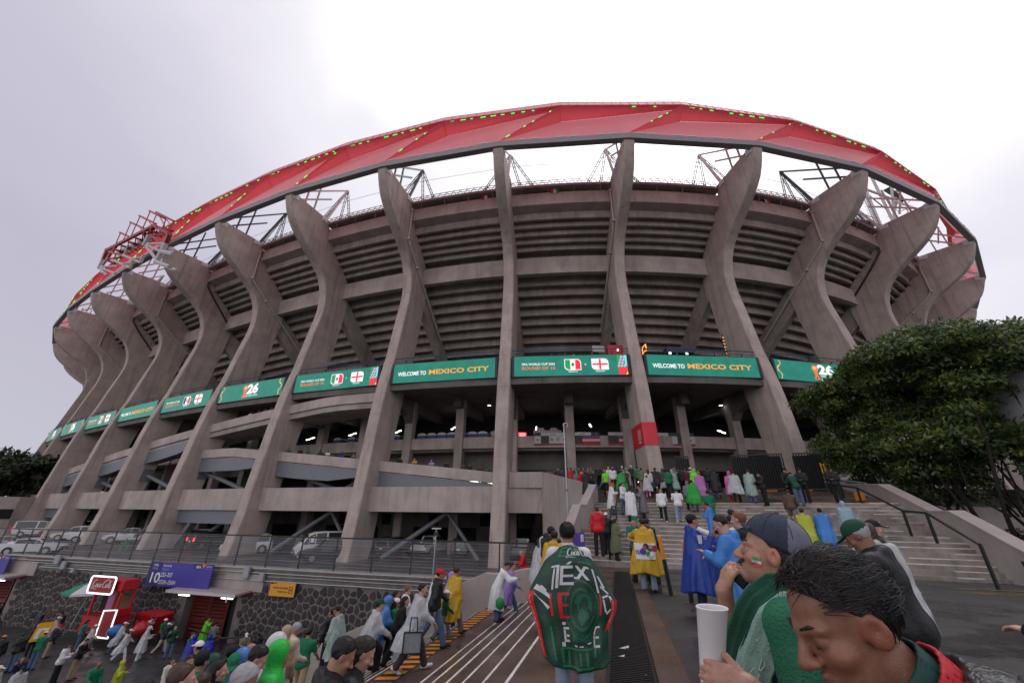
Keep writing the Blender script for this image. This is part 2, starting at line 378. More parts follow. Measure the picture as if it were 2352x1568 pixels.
 BL, BR = ring(u0,.1,39.38), ring(u1,.1,39.38)
 TL, TR = ring(c0,1.9,43.9), ring(c1,1.15,45.0)
 E0, E1 = ring(c0,.55,45.0), ring(c1,.55,45.0)
 B0, B1 = ring(c0,.95,46.1), ring(c1,.95,46.1)
 m = MB(); m.quad(BL, BR, TR, TL); m.build('cladding_panel', RED_P, stadium, fix=False)
 m = MB(); m.prism([BL, TL, E0], rtan(c0)*.06); m.build('panel_return', RED_P, stadium)
 m = MB(); m.prism([TL+Vector((0,0,.01)), TR+Vector((0,0,.01)), E1, E0], (0,0,.08)); m.build('rim_soffit', RED_P, stadium)
 m = MB(); m.prism([E0+Vector((0,0,.1)), E1+Vector((0,0,.1)), B1, B0], (ring(c0,1,0)-ring(c0,0,0))*.1)
 m.build('edge_flashing', RED_B, stadium)
 m = MB();
 for k in range(1, 14):
  q = B0.lerp(B1, k/14); q2 = (E0+Vector((0,0,.1))).lerp(E1+Vector((0,0,.1)), k/14); nn = (ring(c0,-1,0)-ring(c0,0,0))*.012
  m.beam(q+nn, q2+nn, .035)
 m.build('flashing_seam', RED_T, stadium)
 m = MB(); m.prism([B0, B1, ring(c1,1.9,46.0), ring(c0,1.9,46.0)], (0,0,.08)); m.build('roof_sheet', RED_B, stadium)
 if near:
  m = MB(); rr = random.Random(i*13+5)
  for k in range(10):
   if rr.random() < .62:
    t0 = .06 + k*.088; t1 = t0 + rr.choice((.02, .03, .045))
    A0, A1 = E0.lerp(E1, t0)+Vector((0,0,-.05)), E0.lerp(E1, t1)+Vector((0,0,-.05)); iw = (ring(c0,1,0)-ring(c0,0,0))*.16
    m.beam(A0+iw, A1+iw, .07, .05)
  for k in range(6):
   if rr.random() < .7 and i < 3:
    t0 = .10 + k*.14; t1 = t0 + rr.choice((.03,.06,.08))
    off = (ring(c0,-1,0)-ring(c0,0,0))*.05 + rtan(c0)*.13
    m.beam(BL.lerp(E0, t0)+off, BL.lerp(E0, t1)+off, .07, .05)
  if m.v: m.build('led_strip', GLED, stadium)
for i in range(-9, 7):
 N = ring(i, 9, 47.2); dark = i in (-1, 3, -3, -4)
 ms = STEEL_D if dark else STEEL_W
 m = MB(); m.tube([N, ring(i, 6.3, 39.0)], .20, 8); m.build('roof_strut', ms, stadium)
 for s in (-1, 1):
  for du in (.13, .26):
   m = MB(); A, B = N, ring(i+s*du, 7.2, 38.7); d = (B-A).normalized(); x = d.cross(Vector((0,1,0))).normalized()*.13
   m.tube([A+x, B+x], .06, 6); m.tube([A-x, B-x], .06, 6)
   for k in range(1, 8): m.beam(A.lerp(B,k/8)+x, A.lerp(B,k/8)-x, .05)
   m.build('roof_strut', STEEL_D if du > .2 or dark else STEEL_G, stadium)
 m = MB()
 for o in (2.6, 4.1): m.beam(ring(i,o,38.95), ring(i,o+.3,44.6), .18)
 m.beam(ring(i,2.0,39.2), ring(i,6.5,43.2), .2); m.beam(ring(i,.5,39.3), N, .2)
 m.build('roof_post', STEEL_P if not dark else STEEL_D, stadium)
 m = MB(); m.tube([N+Vector((0,0,-2.2)), ring(i+1,9,45)], .025, 5); m.build('stay_cable', STEEL_G, stadium)
for u, c in ((-.25, ((.5,.02,.03),(.6,.6,.6))), (.4, ((.5,.02,.03),(.6,.6,.6),(.03,.2,.08))), (2.45, ((.5,.5,.52),(.55,.04,.05)))):
 m = MB()
 for k, cc in enumerate(c):
  A = ring(u+.028*k, 6.9, 38.15); B = ring(u+.028*(k+1), 6.9, 38.1); m.mi = k
  m.quad(A, B, B-Vector((0,0,.62)), A-Vector((0,0,.7)))
 o = m.build('hung_flag', [mat('flag cloth %d%d' % (int(u*100), k), cc, .8) for k, cc in enumerate(c)], None, fix=False)
 tag(o, {-.25: 'red and white banner hung in the slot left of the central rib', .4: 'red white and green banner hung in the slot above the central bay', 2.45: 'pale and red cloths hung in the slot at right of the rim'}[u], 'banner')
# ================================================================== SITE: ground levels, stairs, walls, fence
UU = Vector((.24, .97, 0)).normalized(); WW = Vector((UU.y, -UU.x, 0))
QA = math.radians(112); QQ = Vector((math.sin(QA), math.cos(QA), 0)); PP = Vector((-QQ.y, QQ.x, 0)); B0 = Vector((9.2, 18.02, 0))
FA = Vector((-30.4, 37.6, 0)); FD = (Vector((-2, 29.7, 0)) - FA).normalized(); FN = Vector((-FD.y, FD.x, 0))
def stairp(a, q, z): v = PP*(a + B0.dot(PP)) + QQ*q; return Vector((v.x, v.y, z))
def wu(w, u, z): v = WW*w + UU*u; return Vector((v.x, v.y, z))
def wallp(s, off, z): v = FA + FD*s + FN*off; return Vector((v.x, v.y, z))
RISE, NR1, NR2 = .1625, 8, 8
A_BASE, T1, A_LAND, T2 = -.45, .27, 3.1, .34
Z_BASE = -2.05; Z_LAND = Z_BASE + RISE*8; Z_TOP = Z_BASE + RISE*16
A_TOP = A_LAND + T2*7
def z_asph(y): return -1.62 - .0255*y
LW0, LTR, LRI, LN = -1.37, .45, .185, 6
LAND_W = LW0 - LTR*(LN-1); STRIPE_W = -4.8
SRI, STR, SN = .165, .40, 29
def plaza_z(a): return Z_TOP + min(max(a-A_TOP-.6, 0)*.16, 1.2)
PL0 = stairp(6.9, -5.1, 0); PL1 = ring(.27, 6.2)
def ground(x, y):
 v = Vector((x, y, 0)); q = v.dot(QQ); a = v.dot(PP) - B0.dot(PP); w = v.dot(WW); u = v.dot(UU)
 if a > A_BASE and -5 < q < 9.7:
  if a < A_BASE + T1*NR1: return Z_BASE + RISE*(int((a-A_BASE)/T1)+1)
  if a < A_LAND: return Z_LAND
  if a < A_TOP: return Z_LAND + RISE*(int((a-A_LAND)/T2)+1)
  return plaza_z(a)
 if a > 6.9 and (q > -5 or (v-PL0).cross(PL1-PL0).z > 0): return plaza_z(a)
 zl = z_asph(y)
 if w > LW0: return zl
 if w > LAND_W: return zl - LRI*(1+int((LW0-w)/LTR))
 if w > STRIPE_W: return zl - LRI*LN
 zs = zl - LRI*LN - SRI*(1+int((STRIPE_W-w)/STR))
 zst = street(x, y)
 if u > 16.3: return zst
 return max(zs, zst)
def street(x, y): return -7.75 - .10*max(0, y-24)
ASPH = concrete('wet asphalt', (.040, .037, .038), stain=.7, streak=0, scale=.9, rough=.75, wet=(.8, .42, .62, .22))
ASPH_S = concrete('street asphalt', (.045, .042, .044), stain=.7, streak=0, scale=.7, rough=.7, wet=(.6, .45, .65, .3))
BROWN = concrete('brown painted concrete', (.085, .052, .040), stain=.7, streak=0, scale=1.1, rough=.6, wet=(.7, .36, .60, .10))
PLAZA_M = concrete('wet brown paving', (.075, .055, .046), stain=.7, streak=0, scale=.6, rough=.6, wet=(.5, .40, .62, .16))
PARKM = concrete('parking asphalt', (.052, .047, .05), stain=.5, streak=0, scale=.5, rough=.6, wet=(.4, .42, .6, .3))
STAIR = concrete('stair concrete', (.30, .26, .23), stain=.7, streak=.4, scale=1.2, rough=.75)
NOSE = concrete('worn lit step edge', (.62, .58, .55), stain=.5, streak=0, scale=3)  # edge wear plus the lit-nosing highlight painted in as a paler tone
RENDER_W = concrete('rendered wall', (.40, .345, .32), stain=.3, streak=.2)
ORANGE = mat('orange road paint', (.62, .20, .02), .55, 0, .25, 9)
YEL = mat('yellow road paint', (.50, .27, .02), .55, 0, .35, 7)
BLACK = mat('black painted steel', (.012, .012, .013), .42, 0, .2)
def poly(name, pts, material, kind='structure', **k):
 o = MB().quad(*pts).build(name, material, None, fix=False, kind=kind, **k)
 if o.data.polygons[0].normal.z < 0: o.data.flip_normals()
 return o
poly('ground', [(-1500,-1500,-10.2), (1500,-1500,-10.2), (1500,1500,-10.2), (-1500,1500,-10.2)], PARKM)
poly('parking_ground', [wallp(-700,.1,PAR), wallp(33.6,.1,PAR), (60,24,PAR), (700,20,PAR), (700,900,PAR), (-900,900,PAR)], PARKM)
m = MB()
P = []
for y in (-40, 10, 24, 32, 40, 60, 300):
 P.append([Vector((x, y, street(0, y))) for x in (-400, -100, -60, -40, -20, 0, 6)])
m.grid(P); so = m.build('street', ASPH_S, None, fix=False, kind='structure')
yl = [-8, -2, 0, 2, 4, 6, 8, 10, 12, 14, 16, 18, 20, 23]
m = MB()
R = []
for k, u in enumerate(yl):
 row = []
 for w in (.62, 3, 6, 10, 16, 24, 40, 80):
  p = wu(w, u, 0); row.append(Vector((p.x, p.y, z_asph(p.y) if w < 30 else z_asph(p.y))))
 R.append(row)
m.grid(R); fo = m.build('forecourt_asphalt', ASPH, None, fix=False, kind='structure')
for o_ in (so, fo):
 if o_.data.polygons[0].normal.z < 0: o_.data.flip_normals()
def strip(mb, w0, w1, u0, u1, dz0=0, dz1=0, thick=.0, n=8):
 """a strip along the terrace that follows the slope of the forecourt"""
 T = [];
 for k in range(n+1):
  u = u0+(u1-u0)*k/n; a, b = wu(w0,u,0), wu(w1,u,0); za = z_asph(a.y)
  T.append([Vector((a.x,a.y,za+dz0)), Vector((b.x,b.y,za+dz1)), Vector((b.x,b.y,za+dz1-thick)), Vector((a.x,a.y,za+dz0-thick))])
 mb.loft(T)
m = MB(); strip(m, -1.37, -.28, -6, 17.6, 0, 0, .3); m.build('brown_pavement', BROWN, None, kind='structure')
m = MB(); strip(m, .30, .64, -6, 19.0, .05, .05, .3); m.build('kerb', BROWN, None, kind='structure')
dr = empty('drain_channel', wu(0, 8, -1.9), 'long black steel drain grating beside the kerb behind the draped fan', 'drain')
m = MB(); strip(m, -.29, .31, -2, 18.2, -.12, -.12, .1); m.build('channel', DARK, dr)
m = MB(); strip(m, -.29, -.24, -2, 18.2, .005, .005, .1); strip(m, .26, .31, -2, 18.2, .005, .005, .1); m.build('grate_frame', BLACK, dr)
m = MB()
for k in range(240):
 u = 2.0+.067*k; strip(m, -.24, .26, u, u+.03, .0, .0, .05, 1)
m.build('grate_bar', BLACK, dr, kind='stuff')
ts = empty('terrace_steps', wu(-2.5, 8, -2.5), 'brown wet steps with worn edges painted a lit tone left of the draped fan', 'steps')
for k in range(LN-1):
 w1 = LW0 - LTR*k; w0 = w1 - LTR
 m = MB(); strip(m, w0, w1+.002, -2, 16.2, -LRI*(k+1), -LRI*(k+1), .5)
 st = m.build('step', BROWN, ts)
 m = MB()
 rr = random.Random(k)
 for j in range(30):
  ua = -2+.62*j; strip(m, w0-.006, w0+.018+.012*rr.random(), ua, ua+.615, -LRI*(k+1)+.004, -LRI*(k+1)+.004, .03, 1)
 m.build('worn_lit_edge', NOSE, st, kind='stuff')
m = MB(); strip(m, LW0-.02, LW0+.015, -2, 17, .004, .004, .03, 20); m.build('worn_lit_edge', NOSE, ts)
m = MB(); strip(m, STRIPE_W-.02, LAND_W+.002, -3, 16.2, -LRI*LN, -LRI*LN, .5); m.build('landing', BROWN, None, kind='structure')
hz = empty('hazard_band', wu(STRIPE_W+.2, 8, -3.0), 'yellow and black striped band along the landing edge', 'road marking')
m = MB(); strip(m, STRIPE_W-.0, STRIPE_W+.42, 0, 16.15, -LRI*LN+.006, -LRI*LN+.006, .005, 20); m.build('black_band', mat('black road paint', (.018,.015,.014), .5, 0, .3), hz)
for k in range(46):
 u = .3 + .345*k
 P = [wu(STRIPE_W+.01, u, 0), wu(STRIPE_W+.01, u+.17, 0), wu(STRIPE_W+.41, u+.30, 0), wu(STRIPE_W+.41, u+.13, 0)]
 if u+.3 > 16.1: break
 MB().prism([Vector((p.x,p.y,z_asph(p.y)-LRI*LN+.008)) for p in P], (0,0,.004)).build('yellow_stripe', ORANGE if k % 5 else YEL, hz)
ls = empty('lower_stairs', wu(-9, 8, -5), 'long dark stairs falling from the landing to the street', 'stairs')
for k in range(SN):
 w1 = STRIPE_W - STR*k; w0 = w1 - STR
 m = MB(); strip(m, w0, w1+.002, -6, 16.2, -LRI*LN-SRI*(k+1), -LRI*LN-SRI*(k+1), 1.2, 5); st = m.build('step', BROWN, ls)
 if k < 14:
  m = MB(); strip(m, w0-.006, w0+.018, -3, 16.2, -LRI*LN-SRI*(k+1)+.004, -LRI*LN-SRI*(k+1)+.004, .03, 12); m.build('worn_lit_edge', NOSE, st)
m = MB()
zt = lambda w: -2.1 if w > -5.0 else max(-2.1 - .40*(-5.0-w), street(0,20)+.9)
R = []
for w in (-1.2, -2.2, -3.4, -4.4, -5.0, -7, -9, -11, -13, -15.5, -17.3):
 h = zt(w) + (.25*max(0, min(1, (w+4.2)/1.0)) if w > -4.2 else 0)
 R.append([wu(w,16.2,-9), wu(w,16.2,h), wu(w,16.55,h), wu(w,16.55,-9)])
m.loft(R); m.build('stair_parapet', RENDER_W, None, bevel=.02, label='pale rendered parapet wall sloping down beside the lower stairs', cat='wall')
m = MB(); strip(m, -1.4, 2.0, 16.55, 30, -.02, -.02, 3); m.build('side_pavement', BROWN, None, kind='structure')
ms = empty('main_staircase', stairp(2, 2, -2), 'wide concrete staircase rising to the stadium plaza', 'stairs')
QL, QR = -4.9, 9.6
def stepbox(a0, a1, z, zb):
 m = MB(); m.prism([stairp(a0,QL,z), stairp(a1,QL,z), stairp(a1,QL,zb), stairp(a0,QL,zb)], QQ*(QR-QL)); return m
for k in range(16):
 if k < 8: a0 = A_BASE + T1*k; a1 = a0 + T1 if k < 7 else A_LAND
 else: a0 = A_LAND + T2*(k-8); a1 = a0 + T2
 if k == 15: a1 = a0 + .9
 z = Z_BASE + RISE*(k+1)
 st = stepbox(a0, a1+.01, z, Z_BASE-.6).build('step', STAIR, ms)
 m = MB(); rr = random.Random(100+k); q = QL
 while q < QR-.01:
  q2 = min(QR, q + rr.uniform(.3, 1.1)); wd = rr.uniform(.03, .075)
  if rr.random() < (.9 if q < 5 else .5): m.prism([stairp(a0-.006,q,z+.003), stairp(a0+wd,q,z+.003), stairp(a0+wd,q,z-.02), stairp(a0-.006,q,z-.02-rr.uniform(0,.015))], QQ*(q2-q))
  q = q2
 m.build('worn_lit_edge', NOSE, st, kind='stuff')
m = MB(); R = []
for a, z in ((A_TOP+.6, 0), (A_TOP+.9, .048), (A_TOP+4.6, .64), (A_TOP+8.1, 1.2), (A_TOP+40, 1.2)):
 R.append([stairp(a, q, Z_TOP+z-.004) for q in (-60 if a > A_TOP+12 else QL, 0, 5, QR, QR+60 if a > A_TOP+12 else QR+.3)])
m.grid(R); o = m.build('plaza', PLAZA_M, None, fix=False, kind='structure')
if o.data.polygons[0].normal.z < 0: o.data.flip_normals()
lq = [stairp(A_TOP+1.1,QL,0), ring(.27,6.3), ring(.02,6.5), ring(.02,10), ring(.9,10), stairp(A_TOP+8,QL,0)]
lq = [Vector((v.x,v.y,ground(v.x,v.y)-.02)) for v in lq]
m = MB(); m.quad(*[lq[j] for j in (0,1,4,5)]); m.quad(*[lq[j] for j in (1,2,3,4)]); o = m.build('plaza', PLAZA_M, None, fix=True, kind='structure')
if o.data.polygons[0].normal.z < 0: o.data.flip_normals()
for k, q in enumerate((-3.9, -2.35, -.9, .4, 1.9, 4.6, 6.2, 8.4)):
 o = MB().prism([stairp(A_TOP+.36,q,Z_TOP+.004), stairp(A_TOP+.62,q+.05,Z_TOP+.004), stairp(A_TOP+.62,q+1.05,Z_TOP+.004), stairp(A_TOP+.36,q+1.0,Z_TOP+.004)], (0,0,.035)).build('orange_marker', ORANGE)
 tag(o, 'flat orange painted marker on the top step edge, number %s from the left parapet' % ('one two three four five six seven eight'.split()[k]), 'road marking', 'orange markers along the top step')
for k, q in enumerate((-4.2, -2.6, -.8, 1.0, 2.8, 4.7, 6.6)):
 a = A_TOP+5.6
 z = ground(*stairp(a+.1, q, 0).xy)
 o = MB().prism([stairp(a,q,z+.012), stairp(a+.25,q,z+.04), stairp(a+.25,q+1.1,z+.04), stairp(a,q+1.1,z+.012)], (0,0,.04)).build('orange_marker', ORANGE)
 tag(o, 'orange painted dash across the plaza beyond the top step, %s from the left parapet' % ('first second third fourth fifth sixth seventh'.split()[k]), 'road marking', 'orange dashes on the plaza')
for k, (px, py, lb) in enumerate(((893,722,'tall'),(590,775,'a'),(708,805,'b'))):
 pass
ob = [(-4.45, A_TOP+3.2, 'orange concrete block against the left stair parapet'), (-3.85, A_TOP+1.0, 'orange concrete block left of the pair at the top step'), (-3.25, A_TOP+.85, 'orange concrete block right of the pair at the top step'), (8.6, A_TOP+1.3, 'orange concrete block by the right wall at the feet of the police')]
for q, a, lb in ob:
 p = stairp(a, q, 0); z = ground(p.x, p.y)
 o = MB().box((p.x,p.y,z+.2), (.34,.34,.42), Matrix.Rotation(.38,3,'Z')).build('kerb_block', ORANGE, None, bevel=.06); tag(o, lb, 'concrete block', 'orange blocks at the top of the stairs')
def stair_wall(name, q0, q1, prof, zb, lab):
 top = [stairp(a, q0, z) for a, z in prof]; bot = [stairp(prof[-1][0], q0, zb), stairp(prof[0][0], q0, zb)]
 e = empty(name, stairp(0, q0, zb), lab, 'wall')
 MB().prism(top + bot, QQ*(q1-q0)).build('wall_face', RENDER_W, e)
 m = MB(); a0 = [stairp(a, q0-.03, z) for a, z in prof]
 for k in range(len(a0)-1): m.prism([a0[k], a0[k+1], a0[k+1]+Vector((0,0,.07)), a0[k]+Vector((0,0,.07))], QQ*(q1-q0+.06))
 m.build('coping', RENDER_W, e); return e
stair_wall('right_stair_wall', 9.6, 10.05, [(30,2.3),(12,1.75),(7.0,1.42),(3.0,.14),(1.6,.14),(-1.3,-.95),(-1.8,-1.12)], -4.2, 'pale sloped wall flanking the right side of the wide staircase')
stair_wall('left_stair_wall', -5.3, -4.9, [(6.9,1.62),(6.4,1.60),(3.15,.36),(1.7,.34),(-.9,-1.0)], -4.2, 'pale sloped wall flanking the left side of the wide staircase')
lw = empty('ramp_parapet', ring(.3, 6, 1), 'pale concrete parapet between the central rib and the staircase', 'wall')
m = MB(); R = []
E0_ = stairp(6.9, -5.1, 0)
path = [ring(.05,6.2), ring(.27,6.0), ring(.27,6.0), ring(.27,6.0).lerp(E0_, .15), E0_]
for seg, nm in ((slice(0,2),'parapet_face'), (slice(2,5),'wall_face')):
 R = []; m = MB()
 for p, (zb, zt_) in zip(path[seg], [(2.06,3.42), (2.06,3.42), (-4.2,3.42), (-4.2,3.2), (-4.2,1.66)][seg]):
  d = Vector((.15, .3, 0)); R.append([Vector((p.x,p.y,zb)), Vector((p.x,p.y,zt_)), Vector((p.x,p.y,zt_))+d, Vector((p.x,p.y,zb))+d])
 m.loft(R); m.build(nm, RENDER_W, lw)
def rail(name, q, pts, lab, posts, h=.92):
 e = empty(name, stairp(pts[-1][0], q, pts[-1][1]), lab, 'handrail')
 m = MB(); m.tube([stairp(a, q, z) for a, z in pts], .045, 8); m.build('top_bar', BLACK, e, angle=40)
 for a, zt_, zb in posts:
  MB().beam(stairp(a, q, zt_), stairp(a, q, zb), .07).build('post', BLACK, e)
 return e
rail('stair_handrail', 8.35, [(10.5,1.75),(6.0,1.28),(2.0,.18),(.25,.10),(-2.2,-.80)], 'black steel handrail down the right side of the staircase',
     [(10.0,1.7,.9),(8.2,1.5,.6),(6.0,1.28,.4),(2.0,.18,-.78),(.25,.10,-.9),(-2.2,-.80,-2.05)])
rail('stair_handrail', -3.3, [(8.5,1.9),(5.2,1.55),(5.0,1.45),(3.0,.32),(1.7,.3),(-.2,-.9)], 'black steel handrail near the left side of the staircase',
     [(5.9,1.6,.5),(3.0,.32,-.75),(-.2,-.9,-1.9)])
e = empty('plaza_rail', stairp(11, 9.0, 1), 'grey metal rail along the wall behind the police', 'handrail')
m = MB(); m.tube([stairp(22,8.9,2.7), stairp(10.6,8.9,1.98), stairp(6.4,8.9,1.5)], .05, 8); m.build('top_bar', STEEL_G, e)
for a, z in ((20,2.6),(15,2.25),(10.6,1.98)): MB().beam(stairp(a,8.9,z), stairp(a,8.9,z-1.0), .06).build('post', BLACK, e)
rw = empty('retaining_wall', wallp(5, 0, -9), 'dark basalt rubble retaining wall under the parking fence', 'wall')
MORT = concrete('wall mortar', (.20, .17, .165), stain=.5, streak=.2, scale=1.5)
STONE = mat('basalt stone', (.032, .028, .031), .75, 0, .45, 2.2, .6, 14)
STONE2 = mat('brown basalt stone', (.050, .040, .038), .75, 0, .4, 2.2, .6, 14)
GATES = ((-20.9, -15.2), (5.4, 10.3))
segs = [(-90, GATES[0][0]), (GATES[0][1], GATES[1][0]), (GATES[1][1], 33.6)]
for s0, s1 in segs: MB().prism([wallp(s0,0,-10), wallp(s1,0,-10), wallp(s1,0,PAR+.0), wallp(s0,0,PAR+.0)], FN*1.2).build('mortar_bed', MORT, rw)
for s0, s1 in GATES: MB().prism([wallp(s0,0,-5.75), wallp(s1,0,-5.75), wallp(s1,0,PAR), wallp(s0,0,PAR)], FN*1.2).build('lintel', RENDER_W, rw)
MB().prism([wallp(-90,-.08,PAR-.02), wallp(33.6,-.08,PAR-.02), wallp(33.6,-.08,PAR+.16), wallp(-90,-.08,PAR+.16)], FN*.5).build('coping', RENDER_W, rw)
def wall_stones():
 rr = random.Random(3); dx, dz = .56, .50; S0, S1, Z0, Z1 = -34., 29.5, -9.6, -4.75
 nx, nz = int((S1-S0)/dx), int((Z1-Z0)/dz); seeds = {}
 for i in range(-2, nx+2):
  for j in range(-2, nz+2): seeds[i, j] = (S0+(i+.5+rr.uniform(-.40,.40)+.5*(j % 2))*dx, Z0+(j+.5+rr.uniform(-.40,.40))*dz)
 out = []
 for i in range(nx):
  for j in range(nz):
   c = seeds[i, j]; P = [(c[0]-1,c[1]-1),(c[0]+1,c[1]-1),(c[0]+1,c[1]+1),(c[0]-1,c[1]+1)]
   for di in (-2,-1,0,1,2):
    for dj in (-2,-1,0,1,2):
     if di == dj == 0: continue
     n = seeds.get((i+di, j+dj));
     if n is None: continue
     nxv, nzv = n[0]-c[0], n[1]-c[1]; L = math.hypot(nxv, nzv); nxv /= L; nzv /= L; h = L/2 - .042
     Q = []
     for k in range(len(P)):
      a, b = P[k], P[(k+1) % len(P)]
      da = (a[0]-c[0])*nxv+(a[1]-c[1])*nzv-h; db = (b[0]-c[0])*nxv+(b[1]-c[1])*nzv-h
      if da <= 0: Q.append(a)
      if da*db < 0: t = da/(da-db); Q.append((a[0]+(b[0]-a[0])*t, a[1]+(b[1]-a[1])*t))
     P = Q
     if len(P) < 3: break
    if len(P) < 3: break
   if len(P) < 3: continue
   P2 = []
   for k in range(len(P)):
    a, b = P[k], P[(k+1) % len(P)]
    P2.append((a[0]*.8+b[0]*.2, a[1]*.8+b[1]*.2)); P2.append((a[0]*.2+b[0]*.8, a[1]*.2+b[1]*.8))
   out.append((c, P2))
 return out
stones = []
for c, P in wall_stones():
 if any(g0-.25 < p[0] < g1+.25 and p[1] < -4.9 for p in P for g0, g1 in GATES): continue
 stones.append((math.hypot(*wallp(c[0],0,0).xy), c, P))
stones.sort(key=lambda t: t[0])
rr = random.Random(9); big = [MB(), MB()]
for k, (_, c, P) in enumerate(stones):
 h = rr.uniform(.03, .085); m = MB() if k < 296 else big[k % 2]
 ctr = wallp(c[0], -h, c[1]); n = len(P)
 r0 = [wallp(p[0], .02, p[1]) for p in P]; r1 = [wallp(c[0]+(p[0]-c[0])*.93, -h*.75, c[1]+(p[1]-c[1])*.93) for p in P]; r2 = [wallp(c[0]+(p[0]-c[0])*.6, -h*rr.uniform(.9,1.15), c[1]+(p[1]-c[1])*.6) for p in P]
 m.loft([r0, r1, r2], cap=False); m.quad(*r2)
 if k < 296: m.build('stone', STONE if rr.random() < .65 else STONE2, rw)
for k, m in enumerate(big): m.build('stone', (STONE, STONE2)[k], rw, kind='stuff', label='the rest of the wall stones')
GATE_R = mat('dark red louvre paint', (.13, .018, .014), .5, 0, .2)
def gate(s0, s1, lab, dark=0.):
 e = empty('tunnel_gate', wallp((s0+s1)/2, .8, -9), lab, 'gate')
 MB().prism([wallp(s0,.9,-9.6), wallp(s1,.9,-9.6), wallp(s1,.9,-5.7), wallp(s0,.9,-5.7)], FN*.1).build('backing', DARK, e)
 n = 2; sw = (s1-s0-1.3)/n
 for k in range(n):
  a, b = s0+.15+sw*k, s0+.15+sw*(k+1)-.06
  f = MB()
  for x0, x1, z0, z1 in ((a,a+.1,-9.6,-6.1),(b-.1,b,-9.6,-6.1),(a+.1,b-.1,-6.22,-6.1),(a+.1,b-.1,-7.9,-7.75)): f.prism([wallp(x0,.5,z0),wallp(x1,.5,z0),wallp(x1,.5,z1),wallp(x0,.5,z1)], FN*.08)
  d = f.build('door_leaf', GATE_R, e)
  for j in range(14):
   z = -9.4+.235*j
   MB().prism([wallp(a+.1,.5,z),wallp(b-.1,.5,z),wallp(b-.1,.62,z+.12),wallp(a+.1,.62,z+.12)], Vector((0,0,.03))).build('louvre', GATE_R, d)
 MB().prism([wallp(s1-1.0,.62,-9.6), wallp(s1-.1,.62,-9.6), wallp(s1-.1,.62,-5.8), wallp(s1-1.0,.62,-5.8)], FN*.1).build('passage', DARK, e)  # near-black sheet standing for the unlit open passage
 c = empty('gate_canopy', wallp((s0+s1)/2, -.6, -5.7), lab.replace('dark red louvred gate', 'thin concrete canopy') if 'gate' in lab else lab, 'canopy')
 MB().prism([wallp(s0-.4,0,-5.62), wallp(s1+1.3,0,-5.62), wallp(s1+1.3,-1.5,-5.72), wallp(s0-.4,-1.5,-5.72)], (0,0,.14)).build('slab', RENDER_W, c)
 MB().prism([wallp(s0-.4,-1.5,-5.76), wallp(s1+1.3,-1.5,-5.76), wallp(s1+1.3,-1.53,-5.76), wallp(s0-.4,-1.53,-5.76)], (0,0,.2)).build('edge_trim', STEEL_W, c)
 MB().prism([wallp(s1-.6,-1.2,-5.85), wallp(s1+1.2,-.1,-5.85), wallp(s1+1.2,-.1,-5.75), wallp(s1-.6,-1.2,-5.75)], Vector((0,0,.05))).build('red_trim', mat('red trim', (.35,.01,.015), .4), c)
 MB().beam(wallp(s1+.5,-1.45,-5.75), wallp(s1+.5,-1.4,-6.1), .06).build('hanger', STEEL_W, c)
 for sa in (s0+.6, s1-.2):
  MB().beam(wallp(sa,-1.2,-5.9), wallp(sa+1.0,-1.2,-5.9), .1, .06).build('tube_light', mat('tube light', (.8,.8,.8), .4, emit=(1,.97,.95), estr=4), c)
 MB().prism([wallp(s1-1.5,-.02,-5.6), wallp(s1+2.2,-.02,-5.6), wallp(s1+2.2,-.02,-4.5), wallp(s1-1.5,-.02,-4.5)], FN*-.12).build('panel', RENDER_W, c)
gate(*GATES[0], 'dark red louvred gate behind the queue at the drinks kiosk')
gate(*GATES[1], 'dark red louvred gate under the number ten tunnel sign')
for k, (off, z, r, s0, s1) in enumerate(((-.16,-4.08,.05,-90,29.5), (-.16,-4.36,.045,-90,29.5), (-.14,-4.56,.03,-30,29.0), (-.2,-4.85,.045,-12.5,29.3), (-.13,-4.70,.025,-12,8))):
 m = MB(); n = 22; m.tube([wallp(s0+(s1-s0)*j/n, off, z+.015*math.sin(j*2.1+k)) for j in range(n+1)], r, 7)
 o = m.build('conduit_pipe', mat('galvanised pipe', (.36,.37,.37), .35, .6, .15), None, angle=50)
 tag(o, 'galvanised conduit pipe along the wall top, %s one counted downwards' % 'first second third fourth fifth'.split()[k], 'pipe', 'conduits along the retaining wall')
for k, (s, z, w, h, lb) in enumerate(((10.6,-4.35,.55,.75,'grey metal junction box right of the number ten sign'), (12.2,-4.6,.4,.55,'pale junction box on the conduits above the yellow sign'), (-10.6,-4.2,.6,.7,'grey junction box high on the wall above the kiosk umbrella'), (-9.5,-4.6,.5,.6,'pale junction box beside the wall panel over the kiosk'), (-8.0,-4.95,.35,.35,'small junction box at the bend of the lowest conduit'))):
 o = MB().prism([wallp(s,-.22,z-h/2), wallp(s+w,-.22,z-h/2), wallp(s+w,-.22,z+h/2), wallp(s,-.22,z+h/2)], FN*-.2).build('junction_box', mat('grey box paint', (.33,.33,.36), .5), None, bevel=.02); tag(o, lb, 'junction box')
fz0, fz1 = PAR+.16, -1.88
fe = empty('parking_fence', wallp(5, .1, fz0), 'black steel mesh fence along the edge of the parking level', 'fence')
WIRE = mat('galvanised wire with sky sheen', (.70, .69, .71), .45, 0, .1)  # pale non-metal tone stands in for sky reflected on the wires
MB().beam(wallp(-92,.1,fz1), wallp(33.2,.1,fz1), .07, .1).build('top_rail', BLACK, fe)
sp = [-20.1,-18.1,-16.1,-13.9,-11.76,-9.5,-7.25,-4.85,-2.25,.5,3.3,6.2,9.1,12.1,15.1,18.2,21.3,24.4,27.6,30.8,33.2]
s = -22.3
left = []
while s > -92: left.append(s); s -= 2.2
posts = left[::-1] + sp
pm = None
